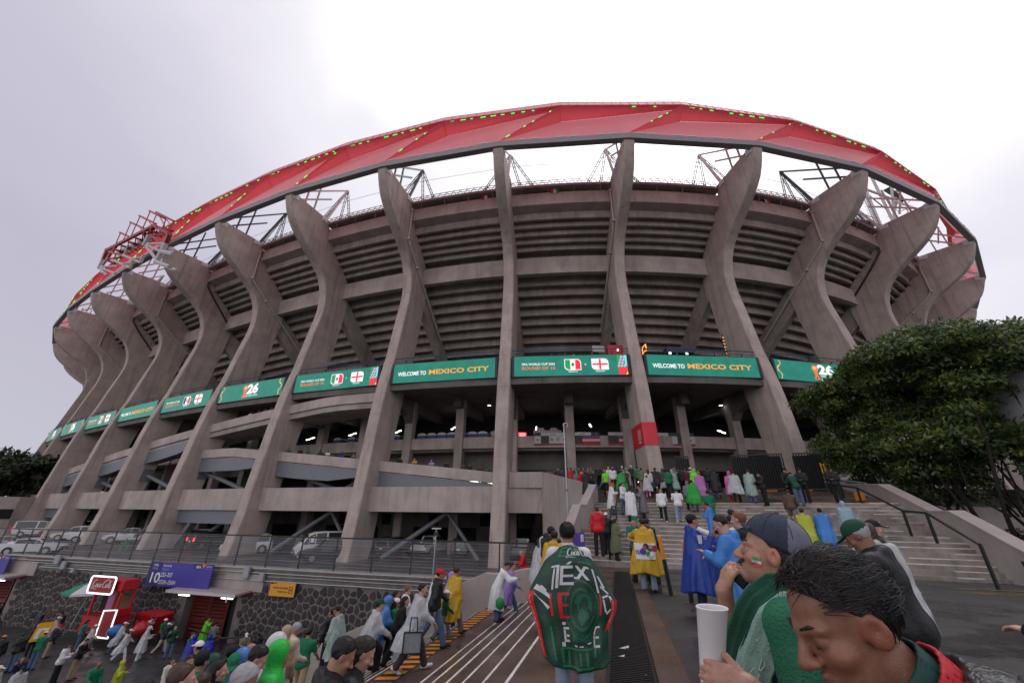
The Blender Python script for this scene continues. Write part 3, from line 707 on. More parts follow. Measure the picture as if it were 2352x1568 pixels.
for s in posts:
 o = MB().beam(wallp(s,.1,fz0-.1), wallp(s,.1,fz1), .10, .07, (FD)).build('post', BLACK, fe)
for a, b in zip(posts[:-1], posts[1:]):
 if b < -45: continue
 m = MB(); st = .055 if a > -8 else (.11 if a > -24 else .22); r = .0028
 k = 0; x = a+.06
 while x < b-.03:
  p0, p1 = wallp(x,.06,fz0+.02), wallp(x,.06,fz1-.05)
  m.add([p0-FD*r, p0+FD*r, p0-FN*r, p1-FD*r, p1+FD*r, p1-FN*r], [(0,1,4,3),(1,2,5,4),(2,0,3,5)]); x += st
 for j in range(11):
  z = fz0+.08+(fz1-fz0-.2)*j/10; m.beam(wallp(a,.055,z), wallp(b,.055,z), .005, .005)
  if j in (2, 5, 8): m.beam(wallp(a,.03,z+.05), wallp(b,.03,z+.05), .005, .005)
 m.build('wire_panel', WIRE, fe, fix=False, kind='stuff')
# ================================================================== SCREENS, SIGNS, CONCOURSE FITTINGS
def glow(name, c, s=1.0):
 if name in MATS: return MATS[name]
 m, nt, b = new_mat(name); b.inputs['Base Color'].default_value = (*[x*.25 for x in c], 1); b.inputs['Roughness'].default_value = .45
 b.inputs['Emission Color'].default_value = (*c, 1); b.inputs['Emission Strength'].default_value = s
 if name == 'led teal':
  N, L = nt.nodes, nt.links
  n = N.new('ShaderNodeTexNoise'); n.inputs['Scale'].default_value = 1.2; tc = N.new('ShaderNodeTexCoord'); L.new(tc.outputs['Object'], n.inputs['Vector'])
  r = N.new('ShaderNodeMapRange'); r.inputs[1].default_value = .3; r.inputs[2].default_value = .7; r.inputs[3].default_value = .85*s; r.inputs[4].default_value = 1.15*s
  L.new(n.outputs[0], r.inputs[0]); L.new(r.outputs[0], b.inputs['Emission Strength'])
 MATS[name] = m; return m
TEAL = glow('led teal', (.002, .19, .135), .75); LW = glow('led white', (.95, .95, .95), .7); LO = glow('led orange', (.95, .42, .04), .68); LOR = glow('led red orange', (.9, .20, .05), .68)
LG = glow('led green', (.01, .30, .08), .8); LR = glow('led red', (.80, .02, .05), .85); LB = glow('led navy', (.01, .015, .13), .9); LGO = glow('led gold', (.85, .5, .2), .8)
LP = glow('led lilac', (.75, .40, .85), .7); LC = glow('led cyan', (.2, .75, .8), .7); LY = glow('led yellow', (.85, .75, .05), .8); LBR = glow('led brown', (.2,.1,.04), .5)
CASE = mat('screen casing', (.014, .014, .018), .5)
class Panel:
 """flat face with its own X / Y directions; artwork is laid on it in metres from the lower left corner"""
 def __init__(s, org, X, Y, parent): s.o, s.X, s.Y = Vector(org), Vector(X).normalized(), Vector(Y).normalized(); s.Z = s.X.cross(s.Y); s.par = parent; s.lay = 1
 def P(s, x, y, d=0): return s.o + s.X*x + s.Y*y + s.Z*(.012+.004*s.lay+d)
 def shape(s, name, pts, material):
  m = MB(); m.quad(*[s.P(*p) for p in pts]); return m.build(name, material, s.par, fix=False)
 def shapes(s, name, polys, material):
  m = MB()
  for pts in polys: m.quad(*[s.P(*p) for p in pts])
  return m.build(name, material, s.par, fix=False)
 def text(s, name, body, x, y, size, material, width=None, **k):
  V, F = text_mesh(body, size, **k)
  if not V: return
  sc = 1.
  if width: w = max(v[0] for v in V)-min(v[0] for v in V); sc = width/w
  m = MB(); m.add([s.P(x+v[0]*sc, y+v[1]) for v in V], F); return m.build(name, material, s.par, fix=False)
def arc(cx, cy, r, a0, a1, n=6): return [(cx+r*math.cos(math.radians(a0+(a1-a0)*k/n)), cy+r*math.sin(math.radians(a0+(a1-a0)*k/n))) for k in range(n+1)]
def shield(x, y, w, h, e=0.):
 r = h*.38
 x0, x1, y0, y1 = x-e, x+w+e, y-e, y+h+e
 return arc(x0+r, y0+r, r, 180, 270) + [(x1, y0)] + arc(x1-r, y1-r, r, 0, 90) + [(x0, y1)]
def clipx(pts, xa, xb):
 out = pts
 for sgn, xx in ((1, xa), (-1, xb)):
  res = []
  for k in range(len(out)):
   a, b = out[k], out[(k+1) % len(out)]; da, db = sgn*(a[0]-xx), sgn*(b[0]-xx)
   if da >= 0: res.append(a)
   if da*db < 0: t = da/(da-db); res.append((a[0]+(b[0]-a[0])*t, a[1]+(b[1]-a[1])*t))
  out = res
 return out
def ornament(pn, x, y, w, h, flip=1):
 rr = random.Random(4); P = []
 for k in range(34):
  t = k/34; ang = t*9; cx = x + w*(.5+.42*math.sin(ang)*(.4+.6*t)*flip); cy = y+h*t; r = .05+.05*rr.random(); a = ang
  P.append([(cx+r*math.cos(a)*1.5, cy+r*math.sin(a)*1.5), (cx-r*math.sin(a)*.6, cy+r*math.cos(a)*.6), (cx-r*math.cos(a)*1.5, cy-r*math.sin(a)*1.5), (cx+r*math.sin(a)*.6, cy-r*math.cos(a)*.6)])
 pn.shapes('ornament', P, LGO)
def trophy(pn, x, y, h):
 prof = [(.20,0),(.22,.10),(.17,.14),(.13,.22),(.10,.36),(.14,.52),(.22,.66),(.26,.80),(.22,.92),(.12,1.0)]
 pts = [(x+.25*h+p*h, y+q*h) for p, q in prof] + [(x+.25*h-p*h, y+q*h) for p, q in prof[::-1]]
 pn.shape('trophy_emblem', pts, LOR); pn.lay += 1
 pn.shape('trophy_emblem', [(x+.25*h+.15*h*math.cos(a), y+.80*h+.12*h*math.sin(a)) for a in [k*.7 for k in range(9)]], LGO); pn.lay -= 1
def fmatch(pn, W, navy=False, pattern=False, xo=0.):
 k = W/9.6
 pn.text('lettering', 'FIFA WORLD CUP 2026', xo+.65*k, 1.20, .34, LW, 2.85*k, bold=.022)
 pn.text('lettering', 'ROUND OF 16', xo+.65*k, .72, .46, LOR, 2.85*k, bold=.022)
 for x, kind in ((xo+4.35*k, 'mex'), (xo+6.65*k, 'eng')):
  w, h = 1.35*k, 1.15
  pn.lay = 1; pn.shape('flag_shield', shield(x, .62, w, h, .05), LW); pn.lay = 2
  S = shield(x, .62, w, h, -.03)
  if kind == 'mex':
   pn.shape('flag_stripe', clipx(S, x, x+w*.34), LB if navy else LG); pn.shape('flag_stripe', clipx(S, x+w*.66, x+w), LR)
   pn.shape('flag_emblem', [(x+w*.5+.15*math.cos(a), 1.2+.19*math.sin(a)) for a in [j*.9 for j in range(7)]], LBR)
  else:
   pn.shape('flag_stripe', [(x+.04,1.10),(x+w-.04,1.10),(x+w-.04,1.28),(x+.04,1.28)], LR); pn.lay = 3
   pn.shape('flag_stripe', [(x+w*.44,.62),(x+w*.56,.62),(x+w*.56,1.77),(x+w*.44,1.77)], LR)
  pn.lay = 1
  pn.text('lettering', 'MEXICO' if kind == 'mex' else 'ENGLAND', x+w*.22, .36, .18, LW, w*.56, bold=.02)
 pn.text('lettering', 'V', xo+6.02*k, 1.08, .30, LW, bold=.02)
 if pattern:
  pn.lay = 1; x0, x1 = W-1.02, W-.02
  pn.shape('pattern_tile', [(x0+.1,.02),(x1,.02),(x1,.75),(x0+.12,.75),(x0,.45),(x0+.15,.3)], LR); pn.lay = 2
  pn.shapes('pattern_tile', [[(x0+.1+.3*i+.1*j, .8+.32*j), (x0+.3+.3*i+.1*j, .92+.32*j), (x0+.2+.3*i+.1*j, 1.12+.32*j), (x0+.0+.3*i+.1*j, 1.0+.32*j)] for i in range(3) for j in range(4) if x0+.3+.3*i+.1*j < x1], LP)
  pn.shape('pattern_tile', [(x1-.22,1.1),(x1,.9),(x1,2.1),(x1-.2,2.15)], LC); pn.shape('pattern_tile', [(x1-.2,.02),(x1,.02),(x1,.35)], LY); pn.lay = 1
  pn.shapes('pattern_tile', [[(x0,.78),(x1,.78),(x1,2.18),(x0,2.18)]], LG)
def fwelcome(pn, W):
 k = W/9.6
 pn.text('lettering', 'WELCOME TO', .45*k, .80, .62, LW, 2.75*k, bold=.03)
 pn.text('lettering', 'MEXICO CITY', 3.4*k, .80, .74, LO, 5.6*k, bold=.025)
def flogo(pn, W, spanish=False):
 c = W/2; pn.lay = 1
 trophy(pn, c-1.35, .28, 1.62)
 pn.text('lettering', '26', c-.55, .98 if spanish else .78, 1.42 if spanish else 1.65, LW, 2.1, bold=.055)
 if spanish:
  pn.text('lettering', 'COPA MUNDIAL', c-.45, .60, .34, LW, 1.95, bold=.025); pn.text('lettering', 'DE LA FIFA 2026', c-.45, .22, .34, LW, 1.95, bold=.025)
 else: pn.text('lettering', 'FIFA WORLD CUP 2026', c-.62, .36, .28, LW, 2.2, bold=.025)
 ornament(pn, .05, .1, .75, 2.0); ornament(pn, W-.85, .1, .75, 2.0, -1)
SCR = {-9: ('w','white lettering'), -8: ('l','26 emblem'), -7: ('l','26 emblem'), -6: ('m','match flags'), -5: ('w','welcome words'), -4: ('n','match flags with a navy stripe'), -3: ('l','26 emblem'), -2: ('p','match flags'), -1: ('w','welcome words'), 0: ('p','match flags'), 1: ('w','welcome words'), 2: ('s','Spanish 26 emblem'), 3: ('w','welcome words'), 4: ('m','match flags'), 5: ('l','26 emblem')}
SLAB = {-9: 'sliver of teal led screen at the far left end of the ring', -8: 'narrow teal led screen, second from the far left end', -7: 'teal led screen with a cut off 26 emblem at far left', -6: 'teal led screen with match flags partly behind a rib at left', -5: 'teal led screen with MEXICO CITY cut off by a rib at left', -4: 'teal led screen with a navy striped flag, between leaning left ribs',
  -3: 'teal led screen with 26 emblem reading FIFA WORLD CUP 2026', -2: 'teal led screen with ROUND OF 16 and lilac pattern, left of the long welcome screen', -1: 'teal led screen reading WELCOME TO MEXICO CITY left of the central rib', 0: 'teal led screen with ROUND OF 16 right of the central rib', 1: 'teal led screen reading WELCOME TO MEXICO CITY right of the red banded rib', 2: 'teal led screen reading COPA MUNDIAL DE LA FIFA 2026 above the tree',
  3: 'teal led screen hidden behind the ficus tree at right', 4: 'teal led screen far right behind the tree crown', 5: 'last teal led screen at the far right of the ring'}
for i, (kind, _) in SCR.items():
 a, b = i+.075, i+.925
 A, B = ring(a, 6.95, 13.0), ring(b, 6.95, 13.0); X = (B-A).normalized(); W = (B-A).length; Y = Vector((0,0,1))
 e = empty('led_screen', (A+B)/2, SLAB[i], 'screen', 'led screens around the stadium')
 nrm = X.cross(Y)
 m = MB(); m.prism([A-Vector((0,0,.06))-X*.28, B-Vector((0,0,.06))+X*.28, B+Vector((0,0,2.26))+X*.28, A+Vector((0,0,2.26))-X*.28], -nrm*.5); m.build('casing', CASE, e)
 pn = Panel(A, X, Y, e); pn.lay = 0; pn.shape('led_face', [(.0,.0),(W,.0),(W,2.2),(0,2.2)], TEAL); pn.lay = 1
 m = MB()
 for k in range(4): m.beam(A.lerp(B, .12+.25*k)+Vector((0,0,2.26)), A.lerp(B, .12+.25*k)+Vector((0,0,2.5))+nrm*.25, .06);
 m.build('bracket', CASE, e)
 if kind in 'mpn': fmatch(pn, W, kind == 'n', kind == 'p')
 elif kind == 'w': fwelcome(pn, W)
 else: flogo(pn, W, kind == 's')
def ribpt(i, o, z, side, d=0): return ring(i, o, z) + rtan(i)*side + (ring(i,-1,0)-ring(i,0,0))*d
rb1 = [o for o in stadium.children if o.name == 'rib.012'][0]
m = MB(); R = []
for z, o0, o1 in ((5.75, 5.54, 9.08), (7.9, 5.80, 9.42)):
 T = rtan(1); hw = .66
 R.append([ring(1,o0-.03,z)-T*(hw-.09), ring(1,o0+.07,z)-T*(hw+.03), ring(1,o1,z)-T*(hw+.03), ring(1,o1,z)+T*(hw+.03), ring(1,o0+.07,z)+T*(hw+.03), ring(1,o0-.03,z)+T*(hw-.09)])
m.loft(R, cap=False); m.build('red_band', mat('red band paint', (.62,.018,.035), .45), rb1, fix=True)
T = rtan(1); nin = ring(1,1,0)-ring(1,0,0)
m = MB()
def bar(o0, o1, z0, z1): m.quad(*[ring(1,o,z)-T*.705 for o, z in ((o0,z0),(o1,z0),(o1,z1),(o0,z1))])
m2 = MB()
for o0, o1, z0, z1 in ((6.35,6.43,6.3,7.35),(6.55,6.63,6.3,7.35),(6.75,6.83,6.3,7.35),(6.95,7.03,6.3,7.35),(7.15,7.23,6.3,7.35),(6.35,7.23,6.1,6.2)): bar(o0, o1, z0, z1)
m.build('white_mark', mat('white mark paint', (.75,.75,.75), .5), rb1, fix=False)
BW = mat('banner white', (.50,.48,.48), .7); BK = mat('banner charcoal', (.05,.045,.045), .7); BR_ = mat('banner red', (.42,.02,.05), .7); BB = mat('banner blue', (.07,.08,.30), .7); INK = mat('black print', (.015,.015,.015), .6)
def banner(u0, u1, lab, items, mirror=False):
 A, B = ring(u0, 13.42, 6.95), ring(u1, 13.42, 6.95); X = (B-A).normalized(); W = (B-A).length
 e = empty('direction_banner', A, lab, 'banner')
 m = MB(); m.prism([A, B, B+Vector((0,0,1.42)), A+Vector((0,0,1.42))], -X.cross(Vector((0,0,1)))*.03); m.build('cloth', BK, e)
 pn = Panel(A, X, (0,0,1), e); pn.lay = 1
 for x0, x1, y0, y1, mt in items: pn.shape('panel', [(x0*W,y0),(x1*W,y0),(x1*W,y1),(x0*W,y1)], mt)
 return pn, W
pn, W = banner(.19, .755, 'white and charcoal direction banner with numbers 06 to 09 on the mezzanine', [(0,.1,.2,1.02,BW),(.225,.605,.2,1.02,BW),(.1,.48,1.04,1.40,BW),(.6,.87,1.06,1.40,BW),(.735,1,.85,1.02,BB),(.735,1,.65,.85,BR_),(.735,1,.42,.65,BW),(.735,1,.2,.42,BR_),(0,1,.02,.16,BR_)])
pn.lay = 2; pn.text('lettering', '06 · 07 · 08 · 09', .235*W, .45, .50, INK, .36*W, bold=.01); pn.shapes('arrow', [[(.03*W,.6),(.05*W,.75),(.055*W,.70),(.04*W,.6),(.055*W,.5),(.05*W,.45)], [(.035*W,.57),(.08*W,.57),(.08*W,.63),(.035*W,.63)]], INK)
pn.text('lettering', 'TÚNEL', .24*W, 1.12, .22, INK, .09*W); pn.text('lettering', 'TÚNEL', .69*W, 1.12, .22, INK, .09*W); pn.text('lettering', '2', .54*W, 1.12, .28, BW); pn.text('lettering', '3', .94*W, 1.12, .28, BW)
pn, W = banner(.83, 1.58, 'white and charcoal direction banner right of the concourse column behind the red band', [(0,.30,1.06,1.40,BW),(.12,.40,.85,1.02,BB),(.12,.40,.65,.85,BR_),(.12,.40,.42,.65,BW),(.12,.40,.2,.42,BR_),(.72,.80,.2,1.02,BW),(.90,1,.2,1.02,BW),(.45,.7,1.06,1.4,BW),(0,1,.02,.16,BR_)])
pn.lay = 2; pn.shapes('arrow', [[(.97*W,.6),(.95*W,.75),(.945*W,.70),(.96*W,.6),(.945*W,.5),(.95*W,.45)], [(.92*W,.57),(.965*W,.57),(.965*W,.63),(.92*W,.63)]], INK); pn.text('lettering', 'TÚNEL', .06*W, 1.12, .22, INK, .09*W)
LAMP = mat('lamp glow', (.8,.8,.8), .4, emit=(1,.95,.88), estr=5)
LAMP2 = mat('strip glow', (.8,.8,.8), .4, emit=(.95,.97,1), estr=2.5)
LBODY = mat('lamp body', (.06,.06,.06), .6)
names = iter('leftmost|second from left|third from left|fourth from left|fifth from left|sixth from left|seventh from left|rightmost'.split('|'))
for u in (-3.3, -2.2, -1.25, -.24, .52, 1.93, 2.6, 3.4):
 p = ring(u, 14.2, 11.9); lab = next(names)
 e = empty('downlight', p, 'round lit downlight under the screen deck, %s of the row' % lab, 'ceiling light', 'downlights under the deck')
 m = MB(); m.tube([p, p+Vector((0,0,.75))], .2, 10); m.build('can', LBODY, e)
 m = MB(); m.tube([p+Vector((0,0,-.03)), p+Vector((0,0,-.01))], .19, 12); m.build('lens', LAMP, e)
names = iter('first|second|third|fourth|fifth|sixth|seventh|eighth'.split('|'))
for u, o, z in ((-1.9,17,9.6), (-1.35,17.5,9.7), (-.72,18,9.9), (-.17,19,10.4), (.18,18,9.6), (.74,18,9.9), (2.08,17,9.2), (-2.5,17,9.4)):
 e = empty('batten_light', ring(u,o,z), 'tilted twin tube lights in the concourse at %s' % {-1.9:'the white tent roofs at left', -1.35:'the column left of the tent row', -.72:'the blue stalls', -.17:'the central rib', .18:'the left arrow banner', .74:'the column by the numbers banner', 2.08:'the right leaning rib', -2.5:'the far left ramp'}[u], 'ceiling light', 'tube lights in the concourse')
 n = ring(u,o+1,z)-ring(u,o,z)
 for k in (0, 1): MB().beam(ring(u,o,z)+n*.75*k+Vector((0,0,.35*k)), ring(u,o,z)+n*(.75*k+.55)+Vector((0,0,.35*k+.2)), .13).build('tube', LAMP, e)
for u0, u1, z in ((-.96,-.12,2.55), (.2,.75,2.6), (.2,.72,2.28), (.84,1.35,2.55), (.86,.97,2.3), (1.5,1.85,2.4), (1.45,1.7,2.15), (-.95,-.1,2.3)):
 e = empty('strip_light', ring(u0,21,z), 'long white strip light along the plaza concourse', 'light')
 e['label'] = {(-.96,2.55):'upper long white strip light behind the ramp left of the central rib', (.2,2.6):'upper long white strip light behind the crowd in the central bay', (.2,2.28):'lower white strip light behind the crowd in the central bay', (.84,2.55):'long white strip light right of the yellow sign', (.86,2.3):'short white strip light beside the yellow sign', (1.5,2.4):'upper white strip light behind the turnstiles at right', (1.45,2.15):'lower white strip light behind the turnstiles at right', (-.95,2.3):'lower long white strip light behind the ramp left of the central rib'}[(u0,z)]
 m = MB(); n = 6
 for k in range(n): m.beam(ring(u0+(u1-u0)*k/n,20,z+1.0), ring(u0+(u1-u0)*(k+1)/n,20,z+1.0), .12, .12)
 m.build('tube', LAMP2, e)
ORD = 'first second third fourth fifth sixth seventh eighth ninth tenth eleventh twelfth thirteenth fourteenth fifteenth sixteenth seventeenth eighteenth nineteenth twentieth'.split()
for k in range(20):
 u = -.9 + .17*k
 if abs(u-.05) < .06: continue
 e = MB().box(ring(u,15.9,5.75), (.55,.12,.05)).build('ceiling_dash', LAMP2); tag(e, 'small dash shaped ceiling light above the plaza crowd, %s from the left' % ORD[k], 'ceiling light', 'row of ceiling dashes above the plaza')
TENT = mat('white tent fabric', (.55,.53,.55), .7); TBL = mat('blue stall cloth', (.03,.09,.20), .7)
for r0, r1, n, tag_ in ((-.90,-.30,7,'right'), (-1.86,-1.18,5,'left')):
 for k in range(n):
  u = r0+(r1-r0)*k/(n-1); e = empty('toilet_cabin', ring(u,15,6.95), 'blue cabin with a white domed roof on the mezzanine, number %d in the %s row' % (k+1, tag_), 'cabin', 'blue cabins on the mezzanine')
  e['label'] = 'blue cabin with white domed roof on the mezzanine, %s in the %s row' % ('first second third fourth fifth sixth seventh'.split()[k], tag_)
  c = ring(u,15,8.2); T = rtan(u); N_ = ring(u,1,0)-ring(u,0,0)
  m = MB(); m.prism([c-T*.6-N_*.6-Vector((0,0,1.2)), c+T*.6-N_*.6-Vector((0,0,1.2)), c+T*.6-N_*.6+Vector((0,0,.35)), c-T*.6-N_*.6+Vector((0,0,.35))], N_*1.2); m.build('walls', TBL, e)
  m = MB(); m.prism([c-N_*.62+T*(.62*math.cos(a))+Vector((0,0,.36+.28*math.sin(a))) for a in [math.pi*j/8 for j in range(9)]], N_*1.24); m.build('roof', TENT, e)
for u, lb in ((-.12,'left of the central rib'), (.235,'above the left arrow of the banner'), (.36,'above the numbers of the banner'), (-.19,'second left of the central rib')):
 e = empty('tent_stall', ring(u,16.5,6.95), 'small white stall with scalloped roof and red counter, '+lb, 'stall')
 c = ring(u,16.5,8.6); T = rtan(u); N_ = ring(u,1,0)-ring(u,0,0)
 m = MB(); m.prism([c+T*x+Vector((0,0,z)) for x, z in ((-.8,0),(.8,0),(.95,.55),(.5,.62),(.3,.9),(-.3,.9),(-.5,.62),(-.95,.55))], N_*1.0); m.build('roof', TENT, e)
 MB().prism([c+T*x+Vector((0,0,z)) for x, z in ((-.9,-.3),(.9,-.3),(.9,-.08),(-.9,-.08))], N_*1.0).build('counter', BR_, e)
 MB().beam(c-T*.3-N_*.05+Vector((0,0,-.18)), c+T*.3-N_*.05+Vector((0,0,-.18)), .09).build('lamp', LAMP2, e)
RSC = glow('red screen', (.9,.03,.05), 1.2)
e = empty('menu_screen', ring(.07,14.6,8), 'small bright red menu screen at the left of the concourse column', 'screen')
c = ring(.075,14.6,8.35); T = rtan(.07); MB().box(c, (.95,.08,.55), Matrix.Rotation(.1,3,'Z')).build('face', RSC, e)
for k in range(3): MB().box(c+Vector((0,-.06,.15-.15*k)), (.7,.03,.05), Matrix.Rotation(.1,3,'Z')).build('line', LW, e)
for u, lb in ((.00,'left of the red menu screen'), (.59,'above the second banner panel')):
 e = empty('lit_notice', ring(u,14.3,8.2), 'small lit white notice '+lb, 'sign')
 for k in (-1, 1): MB().box(ring(u,14.0,8.3)+rtan(u)*.12*k, (.2,.06,.34)).build('panel', LW, e)
e = empty('column_sign', ring(.865,12.9,2.4), 'yellow notice board at the foot of the concourse column', 'sign')
MB().box(ring(.825,12.6,3.15), (1.15,.06,1.35)).build('board', mat('yellow sign', (.62,.30,.02), .5), e); MB().box(ring(.825,12.55,3.45)+Vector((.2,0,0)), (.35,.05,.12)).build('print', INK, e)
e = empty('red_bar', ring(.87,9.5,14.2), 'red bar kiosk on the screen deck left of the red banded rib', 'kiosk')
c = ring(.90,9.2,16.1); T = rtan(.9); N_ = ring(.9,1,0)-ring(.9,0,0)
m = MB(); m.prism([c+T*x+Vector((0,0,z)) for x, z in ((-1,-.9),(1.6,-.9),(1.6,1.1),(-1,1.1))], N_*1.2); m.build('body', mat('red bar paint', (.5,.012,.02), .4), e); MB().box(c+T*.1-N_*.06+Vector((0,0,.5)), (.16,.1,.16)).build('lamp', LAMP2, e)
e = empty('white_board', ring(.74,8.6,15.5), 'pale square board on legs on the screen deck', 'board')
c = ring(.74,8.6,16.5); MB().box(c, (1.35,.08,.75), Matrix.Rotation(.1,3,'Z')).build('panel', mat('pale board', (.42,.39,.38), .6), e); MB().beam(c, c-Vector((0,0,2.2)), .06).build('leg', BLACK, e)
e = empty('lit_arrow', ring(1.1,8,15.6), 'orange lit arrow outline on the screen deck right of the red banded rib', 'sign')
c = ring(1.09,7.6,15.9); T = rtan(1.1)
for a, b in (((-.3,-.5),(-.3,.3)),((-.3,.3),(.1,.75)),((.1,.75),(.15,.2)),((-.2,-.2),(.12,.05)),((-.05,-.9),(.1,-.5)),((.1,-.5),(.2,-.9))): MB().beam(c+T*a[0]+Vector((0,0,a[1])), c+T*b[0]+Vector((0,0,b[1])), .07).build('tube', glow('orange neon', (1,.25,.03), 2.5), e)
e = empty('bar_sign', ring(1.78,8,15), 'tall black and gold lettered flag sign on the screen deck', 'sign')
c = ring(1.74,7.8,16.6); MB().prism([c+Vector((-.18,0,-1.4)), c+Vector((.18,0,-1.4)), c+Vector((.15,0,1.2)), c+Vector((0,0,1.7)), c+Vector((-.15,0,1.2))], (0,.06,0)).build('board', BLACK, e)
for k in range(7): MB().box(c+Vector((.0,-.03,-1.1+.38*k)), (.2,.03,.12), Matrix.Rotation(.4,3,'Y')).build('letter', glow('gold lettering', (.8,.4,.05), .8), e)
e = empty('deck_stall', ring(1.4,9,14.2), 'dark stall roof with two lit lamps on the screen deck', 'stall')
c = ring(1.42,9,16.3); m = MB(); m.prism([c+rtan(1.4)*x+Vector((0,0,z)) for x, z in ((-1.6,0),(1.6,.1),(1.6,.75),(-1.6,.65))], (0,1.2,0)); m.build('roof', mat('navy stall roof', (.03,.035,.07), .6), e)
for x in (-1.3, .6): MB().box(c+rtan(1.4)*x+Vector((0,-.05,-.1)), (.18,.1,.18)).build('lamp', LAMP, e)
rmp = empty('access_ramps', ring(-2, 8, 2), 'long concrete access ramps behind the left ribs', 'ramp')
zA = lambda u: min(3.42 - 1.40*u, 6.95) - .0
for i in range(-3, 0):
 m = MB(); n = 6; R = []
 for k in range(n+1):
  u = i+.02+.96*k/n; z = zA(u); R.append([ring(u,7.2,z-1.0), ring(u,7.2,z), ring(u,7.5,z), ring(u,7.5,z-1.0)])
 m.loft(R); m.build('ramp_parapet', CONC_B, rmp)
 m = MB(); R = []
 for k in range(n+1):
  u = i+.02+.96*k/n; z = zA(u)-1.05; R.append([ring(u,7.4,z-.75), ring(u,7.4,z), ring(u,12.5,z), ring(u,12.5,z-.3)])
 m.loft(R); m.build('ramp_slab', CONC_D, rmp)
 m = MB(); R = []
 for t in (0, .25, .6, 1):
  u = i+.05+.9*t; z = zA(u)-1.15; d = (1.5, 1.35, .9, .45)[int(t*3.01)]
  R.append([ring(u,7.35,z-d), ring(u,7.35,z), ring(u,7.9,z), ring(u,7.9,z-d)])
 m.loft(R); m.build('ramp_girder', STEEL_G, rmp)
zB = lambda u: 10.75 + (u+2.6)*1.32
for i in range(-6, -1):
 for off, top in ((0, True),):
  m = MB(); n = 5; R = []
  for k in range(n+1):
   u = i+.03+.94*k/n; z = min(zB(u), 12.2); R.append([ring(u,7.3,z-1.05), ring(u,7.3,z), ring(u,7.6,z), ring(u,7.6,z-1.05)])
  m.loft(R); m.build('ramp_parapet', CONC_B, rmp)
  m = MB(); R = []
  for k in range(n+1):
   u = i+.03+.94*k/n; z = min(zB(u), 12.2)-1.1; R.append([ring(u,7.5,z-.6), ring(u,7.5,z), ring(u,12.5,z), ring(u,12.5,z-.3)])
  m.loft(R); m.build('ramp_slab', CONC_D, rmp)
 if i < -3:
  m = MB(); R = []
  for t in (0, .3, .65, 1):
   u = i+.05+.9*t; z = min(zB(u),12.2)-1.5; d = (1.6,1.4,.9,.5)[int(t*3.01)]; R.append([ring(u,7.35,z-d), ring(u,7.35,z), ring(u,7.9,z), ring(u,7.9,z-d)])
  m.loft(R); m.build('ramp_girder', STEEL_G, rmp)
for i in (2, 3):
 m = MB(); n = 4; R = []
 for k in range(n+1):
  u = i+.03+.94*k/n; z = 3.4+1.9*(u-2); R.append([ring(u,6.6,z-1.0), ring(u,6.6,z), ring(u,6.9,z), ring(u,6.9,z-1.0)])
 m.loft(R); m.build('ramp_parapet', CONC_B, rmp)
 m = MB(); R = []
 for k in range(n+1):
  u = i+.03+.94*k/n; z = 2.4+1.9*(u-2); R.append([ring(u,6.8,z-1.6), ring(u,6.8,z), ring(u,7.3,z), ring(u,7.3,z-1.6)])
 m.loft(R); m.build('ramp_girder', STEEL_G, rmp)
for i in range(-8, 0):
 e = empty('steel_bracing', ring(i+.5, 8.5, PAR), 'grey steel tube bracing between ribs, bay %d' % i, 'bracing')
 e['label'] = 'grey diagonal steel tubes between two ribs at parking level, ' + {-8:'farthest left bay', -7:'second bay from the left end', -6:'third bay from the left end', -5:'fourth bay from the left end', -4:'bay with the low wall panel', -3:'bay with the grey box girder', -2:'bay behind the white van', -1:'bay left of the central rib'}[i]
 zt = min(zA(i+.1) if i > -3.5 else zB(i)-3, 5.2)
 if i < -1 or True:
  A = ring(i+.07, 8.2, zt-.9); B = ring(i+.60, 9.5, 1.9); C_ = ring(i+.93, 8.4, zt-1.6 if i > -3 else 3.6)
  if i != -1:
   m = MB(); m.tube([A, B], .27, 12); m.build('tube', STEEL_G, e, angle=60)
   m = MB(); m.tube([B, C_], .24, 12); m.build('tube', STEEL_G, e, angle=60)
   MB().prism([ring(i,7.6,zt)+rtan(i)*.69, ring(i,8.7,zt)+rtan(i)*.69, ring(i,8.6,zt-1.7)+rtan(i)*.69, ring(i,7.4,zt-1.7)+rtan(i)*.69], rtan(i)*.05).build('gusset', STEEL_G, e)
  m = MB(); m.tube([ring(i+.12,8,PAR), ring(i+.55,9.5,-.1)], .24, 10); m.build('tube', STEEL_G, e, angle=60)
  m = MB(); m.tube([ring(i+.55,9.5,-.1), ring(i+.8,9.5,PAR)], .2, 10); m.build('tube', STEEL_G, e, angle=60)
 if i in (-3, -6, -8):
  m = MB(); m.prism([ring(i+.055,6.7,-.08), ring(i+.945,6.7,-.08), ring(i+.945,6.7,-1.45), ring(i+.055,6.7,-1.45)], (ring(i+.5,1,0)-ring(i+.5,0,0))*.6); m.build('box_girder', STEEL_G, e)
  if i == -3: MB().beam(ring(i+.07,7.2,PAR), ring(i+.22,7.2,-1.45), .75, .5).build('raking_strut', STEEL_G, e)
pw = empty('parking_back_wall', ring(-1,16,PAR), 'concrete rear wall of the covered parking level', 'wall')
for i in range(-8, 1):
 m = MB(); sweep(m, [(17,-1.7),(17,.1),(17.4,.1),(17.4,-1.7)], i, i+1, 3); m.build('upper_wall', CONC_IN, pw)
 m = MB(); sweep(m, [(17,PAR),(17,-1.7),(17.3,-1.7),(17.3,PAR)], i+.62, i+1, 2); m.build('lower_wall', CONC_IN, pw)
 for u in (i+.2, i+.7): MB().prism([ring(u-.05,16.95,-1.5), ring(u+.05,16.95,-1.5), ring(u+.05,16.95,-.3), ring(u-.05,16.95,-.3)], (0,.04,0)).build('dark_window', DARK, pw)
